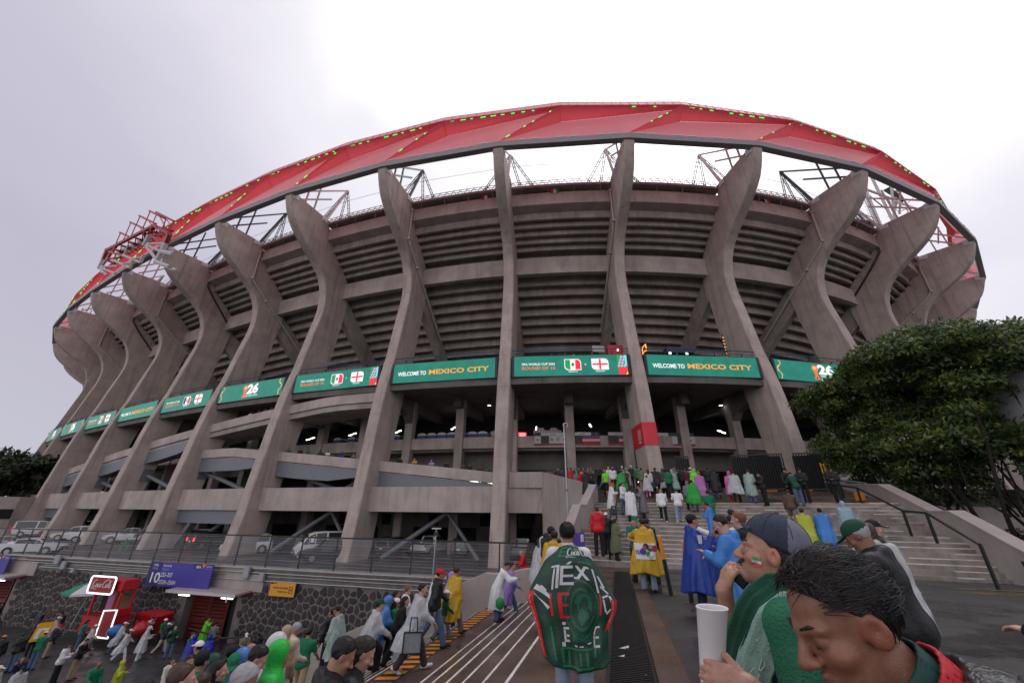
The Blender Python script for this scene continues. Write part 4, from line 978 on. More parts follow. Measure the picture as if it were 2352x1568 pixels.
SIGN_B = mat('blue sign sheet', (.055, .042, .33), .45, 0, .05); SIGN_D = mat('navy sign sheet', (.018, .014, .15), .45, 0, .05); PRW = mat('white print', (.78,.78,.80), .5); PRG = mat('lilac print', (.36,.34,.6), .5); OR_S = mat('orange print', (.7,.22,.02), .5)
def blue_sign(s0, s1, off, z0, z1, lab, big, rows, cut=False):
 e = empty('tunnel_sign', wallp((s0+s1)/2, off, z0), lab, 'sign')
 A, B = wallp(s0, off, z0), wallp(s1, off, z0); X = (B-A).normalized(); W = (B-A).length; H = z1-z0
 MB().prism([A, B, B+Vector((0,0,H)), A+Vector((0,0,H))], FN*.08).build('board', SIGN_B, e)
 MB().beam(A+Vector((.5,0,H))+FN*.1, wallp(s0+.5,-.1,z1+.1), .05).build('bracket', STEEL_G, e); MB().beam(B+Vector((-.3,.1,H*.4)), wallp(s1-.2,-.1,z1), .04).build('bracket', STEEL_G, e)
 pn = Panel(A, X, (0,0,1), e); pn.lay = 1
 pn.shape('number_field', [(0,0),(.195*W,0),(.195*W,H),(0,H)], SIGN_D); pn.lay = 2
 pn.text('lettering', 'TÚNEL', .06*W, H*.82, H*.14, PRW, .085*W, bold=.012); pn.text('lettering', 'TUNNEL', .05*W, H*.68, H*.14, PRG, .095*W)
 pn.text('lettering', big, .035*W, H*.14, H*.60, PRW, .15*W, bold=.018)
 pn.text('lettering', 'Secciones', .22*W, H*.82, H*.14, PRW, .135*W, bold=.008); pn.text('lettering', 'Sections', .22*W, H*.67, H*.14, PRG, .105*W)
 for k, (r, w) in enumerate(rows): pn.text('lettering', r, .22*W, H*(.40-.30*k), H*.24, PRW, w*W, bold=.012)
 pn.lay = 1; pn.shape('logo_field', [(.70*W,H*.86),(.72*W,H*.78),(.835*W,H*.78),(.835*W,H),(.70*W,H)], SIGN_D); pn.lay = 2
 pn.shape('orange_mark', [(.83*W,H),(.90*W,H),(.85*W,H*.80)], OR_S); pn.text('lettering', 'FIFA', .745*W, H*.82, H*.15, PRW, .075*W, bold=.025)
 pn.text('lettering', 'ESTADIO', .905*W, H*.88, H*.07, PRW, .075*W, bold=.01); pn.text('lettering', 'CIUDAD DE MEXICO', .905*W, H*.79, H*.06, PRG, .08*W)
blue_sign(1.55, 8.05, -.75, -5.55, -3.90, 'blue tunnel sign with a large number 10 on the stone wall', '10', [('252–257', .185), ('252N–256N', .265)])
blue_sign(-22.6, -15.9, -.75, -5.75, -4.05, 'blue tunnel sign reading 141-143 at the left edge', '9', [('141–143', .17)])
e = empty('access_sign', wallp(14.4,-.35,-5.8), 'yellow Acceso al campo sign on the stone wall', 'sign')
A, B = wallp(13.35,-.32,-5.72), wallp(15.55,-.32,-5.72); X = (B-A).normalized(); YS = mat('amber sign sheet', (.72,.32,.03), .5, 0, .05)
MB().prism([A, B, B+Vector((0,0,.86)), A+Vector((0,0,.86))], FN*.06).build('board', YS, e)
pn = Panel(A, X, (0,0,1), e); pn.lay = 1
pn.text('lettering', 'Acceso al campo', .28, .48, .21, INK, 1.32, bold=.012); pn.text('lettering', 'Field Access', .72, .24, .19, INK, .88, italic=.25)
pn.shapes('arrow_frame', [[(1.70,.22),(2.02,.22),(2.02,.25),(1.70,.25)], [(1.70,.60),(2.02,.60),(2.02,.63),(1.70,.63)], [(1.70,.25),(1.73,.25),(1.73,.60),(1.70,.60)], [(1.99,.25),(2.02,.25),(2.02,.60),(1.99,.60)], [(1.76,.41),(1.93,.41),(1.93,.45),(1.76,.45)], [(1.95,.43),(1.87,.52),(1.85,.49),(1.90,.43),(1.85,.37),(1.87,.34)]], INK)
pn.shapes('logo_field', [[(.02,.76),(.30,.76),(.30,.86),(.02,.86)], [(.40,.77),(.52,.77),(.52,.84),(.40,.84)]], INK)
# ================================================================== VEHICLES on the parking level
GLASS = mat('tinted glass', (.012,.014,.016), .08, 0, .05, spec=.8); TYRE = mat('tyre rubber', (.015,.015,.015), .8); RIM = mat('alloy rim', (.35,.35,.36), .3, .7)
LENS = mat('clear lamp lens', (.55,.56,.58), .12); TAIL = mat('red lamp lens', (.28,.01,.012), .2); TAIL_L = glow('lit red lamp', (1,.03,.03), 2.2); TRIM = mat('black trim', (.018,.018,.019), .55); CHROME = mat('chrome trim', (.6,.6,.62), .2, .9); PLATE = mat('number plate', (.55,.55,.55), .5)
PAINT = {n: mat(n+' car paint', c, .22, m_, .03, spec=.6) for n, c, m_ in (('white',(.68,.68,.70),0),('silver',(.36,.37,.39),.4),('grey',(.10,.105,.115),.3),('black',(.012,.012,.014),.2),('red',(.23,.012,.02),.1),('charcoal',(.045,.047,.052),.3))}
KINDS = {
 'suv': dict(st=[(-2.33,.42,1.0,1.02,.74,.80,.76),(-2.25,.34,1.05,1.55,.82,.88,.66),(-2.0,.32,1.06,1.76,.84,.92,.68),(-.6,.30,1.05,1.80,.86,.93,.70),(.35,.30,1.04,1.74,.86,.93,.70),(.95,.30,1.06,1.20,.86,.92,.80),(1.25,.32,1.04,1.06,.86,.91,.86),(2.05,.36,.94,.96,.82,.87,.82),(2.35,.42,.78,.80,.70,.76,.72)], ws=(4,5), rw=(0,1), side=(1,4), wx=(-1.42,1.42), wr=.37, L=2.35),
 'sedan': dict(st=[(-2.35,.40,.86,.88,.70,.78,.74),(-2.2,.34,.96,.98,.80,.86,.80),(-1.7,.32,1.0,1.04,.84,.89,.82),(-1.1,.30,1.0,1.38,.85,.9,.64),(-.2,.30,.98,1.45,.86,.9,.62),(.45,.30,.98,1.38,.86,.9,.64),(1.05,.30,.97,1.02,.85,.89,.82),(2.0,.34,.86,.88,.82,.85,.8),(2.33,.40,.70,.72,.68,.74,.7)], ws=(5,6), rw=(2,3), side=(3,5), wx=(-1.35,1.42), wr=.33, L=2.33),
 'pickup': dict(st=[(-2.75,.50,1.08,1.10,.86,.92,.90),(-2.6,.44,1.10,1.12,.88,.95,.93),(-.95,.42,1.10,1.12,.9,.96,.94),(-.85,.42,1.12,1.80,.9,.96,.72),(.0,.42,1.12,1.88,.9,.96,.74),(.6,.42,1.12,1.82,.9,.96,.74),(1.2,.42,1.14,1.22,.9,.95,.84),(2.3,.46,1.08,1.10,.88,.92,.88),(2.7,.50,.94,.96,.80,.84,.80)], ws=(5,6), rw=(2,3), side=(3,5), wx=(-1.65,1.75), wr=.41, L=2.7),
 'van': dict(st=[(-2.65,.42,1.15,2.10,.80,.86,.72),(-2.55,.36,1.16,2.24,.84,.92,.76),(0.,.34,1.15,2.28,.85,.94,.76),(1.0,.34,1.14,2.22,.85,.94,.76),(1.55,.34,1.14,2.02,.85,.94,.74),(2.15,.34,1.14,1.34,.85,.92,.80),(2.45,.36,1.02,1.06,.82,.88,.80),(2.65,.42,.80,.82,.74,.80,.76)], ws=(4,5), rw=(0,1), side=(1,4), wx=(-1.5,1.65), wr=.34, L=2.65),
}
def section(s):
 x, zl, zb, zt, wl_, wb, wt = s; zm = zl+(zb-zl)*.45
 return [(x,-wl_,zl),(x,-wb*1.0,zm),(x,-wb,zb),(x,-wt,zt-.05),(x,-wt*.8,zt),(x,wt*.8,zt),(x,wt,zt-.05),(x,wb,zb),(x,wb,zm),(x,wl_,zl)]
def make_car(kind):
 K = KINDS[kind]; st = K['st']; e = empty('parked_'+{'suv':'car','sedan':'car'}.get(kind, kind), (0,0,0), 'x', 'van' if kind == 'van' else ('pickup' if kind == 'pickup' else 'car'))
 body = MB().loft([section(s) for s in st]).build('body', PAINT['white'], e, local=True, angle=32)
 def gl(name, quads, parent=e):
  m = MB()
  for q in quads:
   q = [Vector(p) for p in q]; n = (q[1]-q[0]).cross(q[2]-q[0]).normalized(); c = sum(q, Vector())/len(q)
   if n.dot(c-Vector((0,0,1.0))) < 0: n = -n
   m.quad(*[c+(p-c)*.90+n*.012 for p in q])
  return m.build(name, GLASS, parent, fix=False, local=True)
 S = [section(s) for s in st]
 for a, b, nm in ((*K['ws'], 'windscreen'), (*K['rw'], 'rear_window')):
  gl(nm, [[S[a][4], S[a][5], S[b][6] if False else S[b][5], S[b][4]]])
 for side in (0, 1):
  i0, i1 = (2, 3) if side == 0 else (7, 6)
  for k in range(K['side'][0], K['side'][1]):
   gl('side_window', [[S[k][i0], S[k+1][i0], S[k+1][i1], S[k][i1]]])
  k = K['side'][1]; gl('side_window', [[S[k][i0], S[k+1][i0], S[k][i1]]])
 wh = None
 for x in K['wx']:
  for s in (-1, 1):
   r = K['wr']; wy = st[3][5]-.10
   m = MB(); m.tube([(x,s*(wy-.12),r),(x,s*(wy+.10),r)], r, 18); t = m.build('wheel', TYRE, e, local=True, angle=40)
   m = MB(); m.tube([(x,s*(wy+.08),r),(x,s*(wy+.115),r)], r*.62, 12); m.build('rim', RIM, t, local=True)
   m = MB(); m.add([(x+(r+.07)*math.cos(a), s*(st[3][5]+.004), r+(r+.07)*math.sin(a)) for a in [math.pi*j/10-.1 for j in range(12)]], [tuple(range(12))]); m.build('wheel_arch', TRIM, e, fix=False, local=True)
 n = st[-1]; xf = n[0]; zf = n[2]
 for s in (-1, 1):
  MB().box((xf-.16, s*(n[4]-.06), zf-.02), (.3,.30,.14)).build('headlight', LENS, e, local=True, bevel=.03)
  r = st[1]; MB().box((st[0][0]+.03, s*(r[5]-.12), r[2]-.03), (.16,.16,.34 if kind != 'sedan' else .2)).build('tail_light', TAIL, e, local=True, bevel=.02)
 MB().box((xf-.05, 0, zf-.16), (.14, n[4]*1.25, .22)).build('grille', TRIM, e, local=True, bevel=.02)
 MB().box((xf+.02, 0, .46), (.12, n[4]*2.1, .18)).build('bumper', TRIM, e, local=True, bevel=.04)
 MB().box((st[0][0]-.03, 0, .50), (.12, st[1][4]*2.0, .2)).build('bumper', TRIM, e, local=True, bevel=.04)
 MB().box((xf+.085, 0, .50), (.02,.36,.15)).build('number_plate', PLATE, e, local=True)
 MB().box((st[0][0]-.02, 0, .82), (.03,.36,.15)).build('number_plate', PLATE, e, local=True)
 for s in (-1, 1): MB().box((st[4][0]+.55, s*(st[4][5]+.10), st[4][2]+.08), (.16,.2,.15)).build('mirror', TRIM if kind != 'van' else PAINT['white'], e, local=True, bevel=.03)
 if kind == 'suv':
  for s in (-1, 1): MB().beam((-1.7,s*.62,1.80),(.2,s*.62,1.80),.04).build('roof_rail', CHROME, e, local=True)
 if kind == 'pickup':
  MB().box((-1.8,0,1.115),(1.5,1.6,.02)).build('cargo_bed', TRIM, e, local=True)
 return e
_cars = {}
def put_car(kind, px, py, yaw, paint, lab, lit=False, z=PAR):
 """px, py = point on the ground under the car's middle; yaw = direction its nose points to (degrees, 0 = +x)"""
 if kind not in _cars: _cars[kind] = e = make_car(kind)
 else:
  src = _cars[kind]; e = src.copy(); COL.objects.link(e)
  for ch in src.children:
   c = inst(ch, e)
   for g in ch.children: inst(g, c)
 p = at_z(px, py, z)*.87; p.z = z; e.location = p; e.rotation_euler = (0,0,math.radians(yaw)); e['label'] = lab; e['group'] = 'vehicles parked under the stadium'
 for c in e.children:
  nm = c.name.split('.')[0]
  if nm == 'body' or (nm == 'mirror' and kind == 'van'): c.material_slots[0].link = 'OBJECT'; c.material_slots[0].material = PAINT[paint]
  if nm == 'tail_light' and lit: c.material_slots[0].link = 'OBJECT'; c.material_slots[0].material = TAIL_L
 return e
fr = 212
put_car('van', 742, 1264, 214, 'white', 'white high roof minibus behind the fence left of a leaning rib')
put_car('suv', 566, 1256, 212, 'white', 'white crossover left of the white minibus, nose to the fence')
put_car('sedan', 606, 1253, 66, 'charcoal', 'dark sedan with red lit tail lamps beside the white minibus', True)
put_car('suv', 752, 1273, 215, 'charcoal', 'dark car with a chrome grille in front of the white minibus')
put_car('suv', 905, 1262, 72, 'grey', 'grey off-roader seen from behind between the rib and the lamp mast')
put_car('pickup', 992, 1260, 70, 'white', 'white pickup seen from behind at the thin lamp mast')
put_car('suv', 1068, 1264, 80, 'charcoal', 'dark car right of the white pickup seen from behind')
put_car('suv', 905, 1231, 230, 'silver', 'silver off-roader in the second row above the grey one')
put_car('sedan', 985, 1229, 230, 'charcoal', 'dark car in the second row behind the white pickup')
put_car('suv', 1078, 1234, 225, 'black', 'black car in the second row near the central rib')
put_car('pickup', 1200, 1268, 84, 'silver', 'silver pickup right of the central rib seen from behind')
put_car('van', 636, 1223, 225, 'grey', 'dark grey van in the second row above the dark sedan')
put_car('suv', 486, 1246, 60, 'charcoal', 'dark car with red lit tail lamps under the box girder', True)
put_car('suv', 443, 1241, 212, 'grey', 'grey car under the box girder between two white ones')
put_car('suv', 398, 1238, 206, 'white', 'white off-roader left of the raking steel strut')
put_car('pickup', 300, 1236, 206, 'white', 'white pickup left of the rib at the fence, third from left')
put_car('suv', 346, 1228, 208, 'silver', 'silver car hidden behind the leg of the fourth rib')
put_car('pickup', 222, 1235, 206, 'white', 'white pickup behind the person in green at the fence')
put_car('suv', 172, 1230, 204, 'white', 'white car with a dark windscreen right of the red one')
put_car('suv', 140, 1224, 200, 'red', 'dark red car at the left part of the fence')
put_car('van', 85, 1222, 30, 'white', 'white van with red lit tail lamps at far left', True)
put_car('van', 36, 1216, 25, 'black', 'black van at the far left edge')
put_car('van', 8, 1207, 25, 'white', 'white van cut by the left edge of the picture')
put_car('suv', 190, 1212, 205, 'charcoal', 'dark car in the second row behind the red one')
put_car('suv', 250, 1214, 205, 'silver', 'silver car with a long pale roof in the second row at left')
put_car('sedan', 20, 1250, 20, 'silver', 'silver car low behind the fence at the left edge')
put_car('sedan', 76, 1258, 20, 'white', 'white car low behind the fence near the left sign', True)
put_car('suv', 560, 1222, 225, 'black', 'black car in the second row above the white crossover')
put_car('suv', 690, 1228, 225, 'charcoal', 'dark car half hidden by the steel tube left of the minibus')
put_car('sedan', 1140, 1240, 225, 'black', 'black car in the shadow beside the central rib')
# ================================================================== TREES, KIOSK, STREET THINGS
BARK = mat('dark bark', (.030,.024,.020), .9, 0, .4, 8, .6, 30)
def leafmat(name, c0, c1, c2):
 m, nt, b = new_mat(name); N, L = nt.nodes, nt.links
 tc = N.new('ShaderNodeTexCoord'); n = N.new('ShaderNodeTexNoise'); n.inputs['Scale'].default_value = 1.1; n.inputs['Detail'].default_value = 4
 L.new(tc.outputs['Object'], n.inputs['Vector'])
 g = N.new('ShaderNodeNewGeometry')
 ad = N.new('ShaderNodeMath'); ad.operation = 'MULTIPLY_ADD'; ad.inputs[1].default_value = .45; L.new(g.outputs['Random Per Island'], ad.inputs[0]); L.new(n.outputs[0], ad.inputs[2])
 r = N.new('ShaderNodeValToRGB'); r.color_ramp.elements[0].position = .45; r.color_ramp.elements[0].color = (*c0,1); r.color_ramp.elements[1].position = 1.05; r.color_ramp.elements[1].color = (*c2,1)
 e = r.color_ramp.elements.new(.85); e.color = (*c1,1)
 L.new(ad.outputs[0], r.inputs[0]); L.new(r.outputs[0], b.inputs['Base Color']); b.inputs['Roughness'].default_value = .38
 t = N.new('ShaderNodeBsdfTranslucent'); L.new(r.outputs[0], t.inputs['Color']); mx = N.new('ShaderNodeMixShader'); mx.inputs[0].default_value = .25
 L.new(b.outputs[0], mx.inputs[1]); L.new(t.outputs[0], mx.inputs[2]); L.new(mx.outputs[0], nt.nodes['Material Output'].inputs['Surface'])
 return m
LEAF = leafmat('ficus leaves', (.026,.056,.016), (.070,.115,.024), (.22,.23,.035)); LEAF2 = leafmat('far leaves', (.020,.034,.018), (.04,.06,.028), (.06,.08,.03))
def leaf_cloud(clumps, n, size, seed, droop=.5, hull=.75):
 """many small folded leaves spread over the shells of ellipsoid clumps"""
 rng = np.random.default_rng(seed); w = np.array([c[3]*c[3] for c in clumps]); w = w/w.sum()
 idx = rng.choice(len(clumps), n, p=w); C = np.array(clumps)[idx]
 d = rng.normal(size=(n,3)); d /= np.linalg.norm(d, axis=1)[:,None]
 d[:,2] = np.where(d[:,2] < -.35, -d[:,2]*.6, d[:,2])
 rad = C[:,3]*(hull+(1-hull)*rng.random(n)**.6)*(1+.12*rng.normal(size=n))
 P = C[:,:3] + d*rad[:,None]*np.array([1,1,.72])
 a = rng.normal(size=(n,3)); a[:,2] -= droop; a /= np.linalg.norm(a, axis=1)[:,None]
 b = np.cross(a, d+.3*rng.normal(size=(n,3))); b /= np.linalg.norm(b, axis=1)[:,None]+1e-6
 s = size*(.6+.8*rng.random(n))
 A = P - a*s[:,None]; B = P + b*(s*.42)[:,None]; D = P - b*(s*.42)[:,None]; E = P + a*s[:,None]
 V = np.stack([A,B,E,D],1).reshape(-1,3); F = np.arange(4*n).reshape(-1,4)
 me = bpy.data.meshes.new('leaves'); me.vertices.add(4*n); me.vertices.foreach_set('co', V.ravel()); me.loops.add(4*n); me.loops.foreach_set('vertex_index', F.ravel()); me.polygons.add(n); me.polygons.foreach_set('loop_start', np.arange(0,4*n,4)); me.polygons.foreach_set('loop_total', np.full(n,4)); me.update(); me.validate()
 return me
def tree(name, base, trunks, clumps, n, size, lab, cat='tree', leaf=LEAF, seed=1, droop=.5, group=None):
 e = empty(name, base, lab, cat, group); rr = random.Random(seed)
 for k, (pts, r0, r1) in enumerate(trunks):
  m = MB(); nn = len(pts); m.tube([Vector(p) for p in pts], [r0+(r1-r0)*j/(nn-1) for j in range(nn)], 9); m.build('trunk' if k < 3 else 'limb', BARK, e, smooth=True)
 me = leaf_cloud(clumps, n, size, seed, droop); o = link_mesh('crown', me, leaf, e)
 return e
def ficus(cx, cy, zb, zc, R, H, seed, lab, ntr, n, spread):
 rr = random.Random(seed); tr = []; cl = []
 for k in range(ntr):
  a = 2*math.pi*k/ntr+rr.uniform(-.3,.3); bx, by = cx+.5*math.cos(a), cy+.5*math.sin(a)
  f = rr.uniform(.45,.85); tx, ty = cx+R*f*math.cos(a), cy+R*f*math.sin(a)
  tr.append(([(bx,by,zb), (bx+(tx-bx)*.15, by+(ty-by)*.15, zb+1.2), (bx+(tx-bx)*.5+rr.uniform(-.2,.2), by+(ty-by)*.5+rr.uniform(-.2,.2), zb+2.6), (tx, ty, zc-H*.25), (tx+rr.uniform(-.3,.3), ty, zc)], rr.uniform(.10,.16), .03))
  for j in range(1):
   q = (bx+(tx-bx)*.45, by+(ty-by)*.45, zb+2.4); tr.append(([q, (q[0]+rr.uniform(-1,1), q[1]+rr.uniform(-1,1), zb+3.4), (q[0]+rr.uniform(-1.8,1.8), q[1]+rr.uniform(-1.8,1.8), zc)], .06, .02))
 for k in range(spread):
  a = rr.uniform(0, 2*math.pi); f = math.sqrt(rr.random())*.92; x, y = cx+R*f*math.cos(a), cy+R*f*math.sin(a)
  top = zc + H*.5*math.sqrt(max(0, 1-f*f*.75)); z = rr.uniform(zc-H*.50, top-.3) if rr.random() < .55 else top-rr.uniform(.2,.6)
  cl.append((x, y, z, rr.uniform(.8,1.5)))
 return tree('ficus_tree', (cx,cy,zb), tr, cl, n, .125, lab, seed=seed, droop=.7)
def pxp(px, py, D): return at_d(px, py, D)
c = pxp(2035, 985, 38); ficus(c.x, c.y, -2.2, 5.1, 5.0, 8.6, 3, 'wide dark green ficus tree, left part of the clump behind the stair wall', 5, 70000, 120)
c = pxp(2190, 945, 33); ficus(c.x, c.y, -2.4, 5.9, 4.4, 8.0, 5, 'taller ficus tree with yellowish tips beside the white panel wall', 5, 70000, 120)
c = pxp(2275, 905, 40); ficus(c.x, c.y, -2.4, 7.6, 4.2, 6.0, 8, 'ficus tree rising behind the white panel wall', 6, 26000, 60)
hb = empty('hedge_bank', pxp(2230,1250,19), 'dark clipped hedge behind the sloped wall at right', 'hedge')
cl = []
rr = random.Random(6)
for k in range(230):
 q = 10.6+rr.random()*14; a = -1.5+rr.random()*18.5; p = stairp(a, q, rr.uniform(-2.6,-.9)); cl.append((p.x,p.y,p.z,rr.uniform(.5,.8)))
link_mesh('foliage', leaf_cloud(cl, 30000, .10, 12, .2), leafmat('hedge leaves', (.008,.013,.007), (.012,.02,.009), (.02,.03,.01)), hb)
MB().prism([stairp(-2.5,10.05,-2.6), stairp(24,10.05,-2.6), stairp(24,30,-2.6), stairp(-2.5,30,-2.6)], (0,0,.3)).build('soil', mat('dark soil', (.02,.016,.013), .95), hb)
e = empty('planter_wall', stairp(12,16,-.5), 'pale concrete edge of the planter behind the trees', 'wall')
MB().prism([stairp(19.0,10.1,-3), stairp(26,34,-3), stairp(26,34,.3), stairp(19.0,10.1,.9)], PP*.4).build('face', RENDER_W, e)
e = empty('panel_wall', pxp(2300,1300,14.5), 'white panelled wall of a tall temporary cabin at the right edge', 'cabin')
A = pxp(2247,878,34.0); B = pxp(2420,838,30.5); zt, zb = A.z, -4.0
PW = mat('white wall panel', (.62,.60,.66), .5, 0, .06)
X = (Vector((B.x,B.y,0))-Vector((A.x,A.y,0))); L = X.length; X.normalize(); N_ = X.cross(Vector((0,0,1)))
for k in range(6):
 w = 2.4; p0 = Vector((A.x,A.y,0))+X*(w*k); p1 = p0+X*(w-.008)
 z0, z1 = A.z+(B.z-A.z)*(w*k)/L, A.z+(B.z-A.z)*(w*(k+1))/L
 MB().prism([p0+Vector((0,0,zb)), p1+Vector((0,0,zb)), p1+Vector((0,0,z1)), p0+Vector((0,0,z0))], -N_*.06).build('panel', PW, e)
MB().prism([Vector((A.x,A.y,zb)), Vector((A.x,A.y,zt-.01)), Vector((A.x,A.y,zt-.01))-N_*3, Vector((A.x,A.y,zb))-N_*3], X*.05).build('side_panel', PW, e)
MB().prism([Vector((A.x,A.y,zt))-X*.03, Vector((A.x,A.y,zt))+X*7.4+Vector((0,0,(B.z-A.z)/L*7.4)), Vector((A.x,A.y,zt))+X*7.4+Vector((0,0,(B.z-A.z)/L*7.4+.06)), Vector((A.x,A.y,zt+.06))-X*.03], -N_*3).build('roof_edge', PW, e)
for k, (px, py, D, R, lb) in enumerate(((14,1108,118,6.5,'dark tree at the left edge beyond the stadium'), (48,1092,126,5.0,'second dark tree beside the left end of the stadium'), (-40,1100,122,7,'dark tree just outside the left edge of the picture'))):
 c = at_d(px, py, D); rr = random.Random(k); cl = [(c.x+rr.uniform(-R,R)*.8, c.y+rr.uniform(-R,R)*.8, c.z+rr.uniform(-R,R)*.55, R*rr.uniform(.25,.42)) for _ in range(26)]
 tree('far_tree', (c.x,c.y,PAR), [([(c.x,c.y,PAR),(c.x+.3,c.y,c.z-2),(c.x,c.y,c.z+2)], .5, .15)], cl, 6000, .42, lb, leaf=LEAF2, seed=20+k)
e = empty('low_building', at_d(15,1150,105), 'low grey concrete block beyond the left ribs', 'building')
A = at_d(-60,1148,104); B = at_d(45,1146,104); MB().prism([Vector((A.x,A.y,PAR)), Vector((B.x,B.y,PAR)), Vector((B.x,B.y,1.6)), Vector((A.x,A.y,1.6))], (0,8,0)).build('wall', CONC_B, e); MB().prism([Vector((A.x,A.y-.2,-1.6)), Vector((B.x,B.y-.2,-1.6)), Vector((B.x,B.y-.2,-.2)), Vector((A.x,A.y-.2,-.2))], (0,.1,0)).build('opening', DARK, e)
def mast(px0, py0, D, zb, zt, lab, lamp):
 b = at_d(px0, py0, D); e = empty('camera_mast' if not lamp else 'lamp_mast', (b.x,b.y,zb), lab, 'mast')
 m = MB(); m.tube([(b.x,b.y,zb),(b.x,b.y,zt)], .045, 8); m.build('pole', mat('galvanised mast', (.42,.43,.44), .4, .5), e, angle=50)
 m = MB(); m.tube([(b.x,b.y,zb+(zt-zb)*.45),(b.x,b.y,zb+(zt-zb)*.47)], .07, 8); m.build('clamp', STEEL_G, e)
 if lamp: MB().box((b.x,b.y,zt+.02), (.62,.16,.08)).build('lamp_head', STEEL_W, e, bevel=.02); MB().box((b.x,b.y,zt-.28), (.3,.1,.2)).build('box', STEEL_D, e)
 else:
  MB().box((b.x+.08,b.y-.06,zt), (.28,.2,.26)).build('camera_head', STEEL_W, e, bevel=.03); MB().box((b.x+.08,b.y-.17,zt), (.16,.03,.16)).build('lens', STEEL_D, e)
mast(1302, 1130, 24.6, -2.0, 4.95, 'thin grey camera mast beside the left stair parapet', False)
mast(996, 1300, 29.2, PAR, -1.05, 'short pale lamp mast at the parking fence', True)
for k, (b, t, lb) in enumerate((((1515.6,1344),(1498,1223),'black bollard with orange top left of the pair, beside the yellow poncho'), ((1542,1367),(1514,1230),'middle black and orange bollard, leaning left'), ((1589,1385),(1570,1243),'black and orange bollard in front of the dark blue poncho'))):
 D = 0
 for dd in np.arange(6, 20, .02):
  p = at_d(*b, dd)
  if p.z < ground(p.x, p.y) - .0: D = dd; break
 p = at_d(*b, D); q = at_d(*t, D-.1); d = q-p
 e = empty('bollard', p, lb, 'bollard', 'bollards before the staircase')
 m = MB(); m.tube([p-d*.03, p+d*.60], .052, 12); m.build('lower_tube', BLACK, e, angle=50)
 m = MB(); m.tube([p+d*.60, q], .053, 12); m.build('orange_sleeve', mat('orange bollard paint', (.75,.24,.02), .45, 0, .15, 20), e, angle=50)
 m = MB(); m.tube([p+Vector((0,0,.0)), p+Vector((0,0,.015))], .16, 14); m.build('base', BROWN, e)
for k, (x, y, w, l, a) in enumerate(((15.5,12.6,5.2,.22,-.38),(15.8,11.5,6.5,.55,-.36),(17.5,9.9,5.0,.5,-.40))):
 m = MB(); rr = random.Random(k)
 d = Vector((math.cos(a), math.sin(a), 0)); n = Vector((-d.y, d.x, 0)); c = Vector((x,y,0)); polys = []
 for j in range(60):
  t = rr.uniform(-w/2, w/2); o_ = rr.uniform(-l/2, l/2); ll = rr.uniform(.25,1.1); ww = rr.uniform(.03,.12); p = c+d*t+n*o_
  q = [p-d*ll*.5, p-n*ww*.5, p+d*ll*.5, p+n*ww*.5]; m.quad(*[Vector((v.x,v.y,z_asph(v.y)+.004+.0001*j)) for v in q])
 o = m.build('worn_marking', mat('worn yellow paint', (.17,.115,.03), .6, 0, .4, 6), None, fix=False, kind='stuff'); tag(o, 'worn yellow paint on the wet forecourt, %s streak from the stairs' % ('first second third'.split()[k]), 'road marking')
rr = random.Random(44)
for k, (px, py) in enumerate(((2038,1336),(1420,1490),(1408,1512),(1372,1382),(1350,1432),(1355,1530),(1455,1560))):
 p = at_d(px, py, 10.5 if px > 1600 else 8); z = ground(p.x, p.y); p = at_z(px, py, z+.01)
 o = MB().quad(p, p+Vector((.16,.03,.004)), p+Vector((.18,.07,.03)), p+Vector((.02,.05,.0))).build('litter', mat('paper litter', (.6,.58,.56), .7), None, fix=False)
 tag(o, ['scrap of white paper on the forecourt below the right handrail','pale litter scrap beside the drain grating','small litter scrap on the drain grating','paper scrap near the kerb behind the draped fan','tiny litter scrap by the kerb','litter scrap at the foot of the draped fan','white litter scrap at the lower edge near the cup'][k], 'litter')
KR = mat('kiosk red', (.50,.012,.018), .35, 0, .06); KD = mat('kiosk deep red', (.30,.008,.012), .4, 0, .06); KW = glow('kiosk white tube', (1,.98,.98), 1.3); SCRIPT = mat('white script print', (.8,.8,.8), .5)
def carc(cx, cy, rx, ry, a0, a1, n=14): return [(cx+rx*math.cos(math.radians(a0+(a1-a0)*k/n)), cy+ry*math.sin(math.radians(a0+(a1-a0)*k/n))) for k in range(n+1)]
COKE = [
 carc(.62,.62,.42,.62,50,290,20) + [(.95,.12),(1.15,.05)],
 [(.20,-.02),(.10,-.18),(.25,-.30),(.55,-.22),(.95,-.26),(1.4,-.34),(1.9,-.30)],
 carc(1.28,.30,.20,.28,80,440,18), [(1.42,.5),(1.55,.48)],
 carc(1.86,.30,.20,.28,60,300,14) + [(2.02,.08),(2.1,.2)],
 carc(2.36,.30,.20,.28,60,420,18), [(2.56,.58),(2.52,.2),(2.58,.04),(2.70,.10)],
 [(2.74,.52),(2.98,.58)],
 carc(3.42,.62,.42,.64,55,292,20) + [(3.72,.14),(3.9,.06)],
 [(3.62,.98),(3.5,1.28),(3.72,1.42),(4.2,1.22),(4.8,1.15),(5.1,1.3)],
 carc(4.02,.30,.20,.28,80,440,18), [(4.2,.46),(4.36,.5)],
 [(4.42,.10),(4.58,.6),(4.70,1.05),(4.62,1.16),(4.52,.9),(4.5,.2),(4.58,.03),(4.70,.12)],
 carc(4.98,.30,.20,.28,60,420,18), [(5.18,.58),(5.14,.2),(5.20,.04),(5.36,.14)],
]
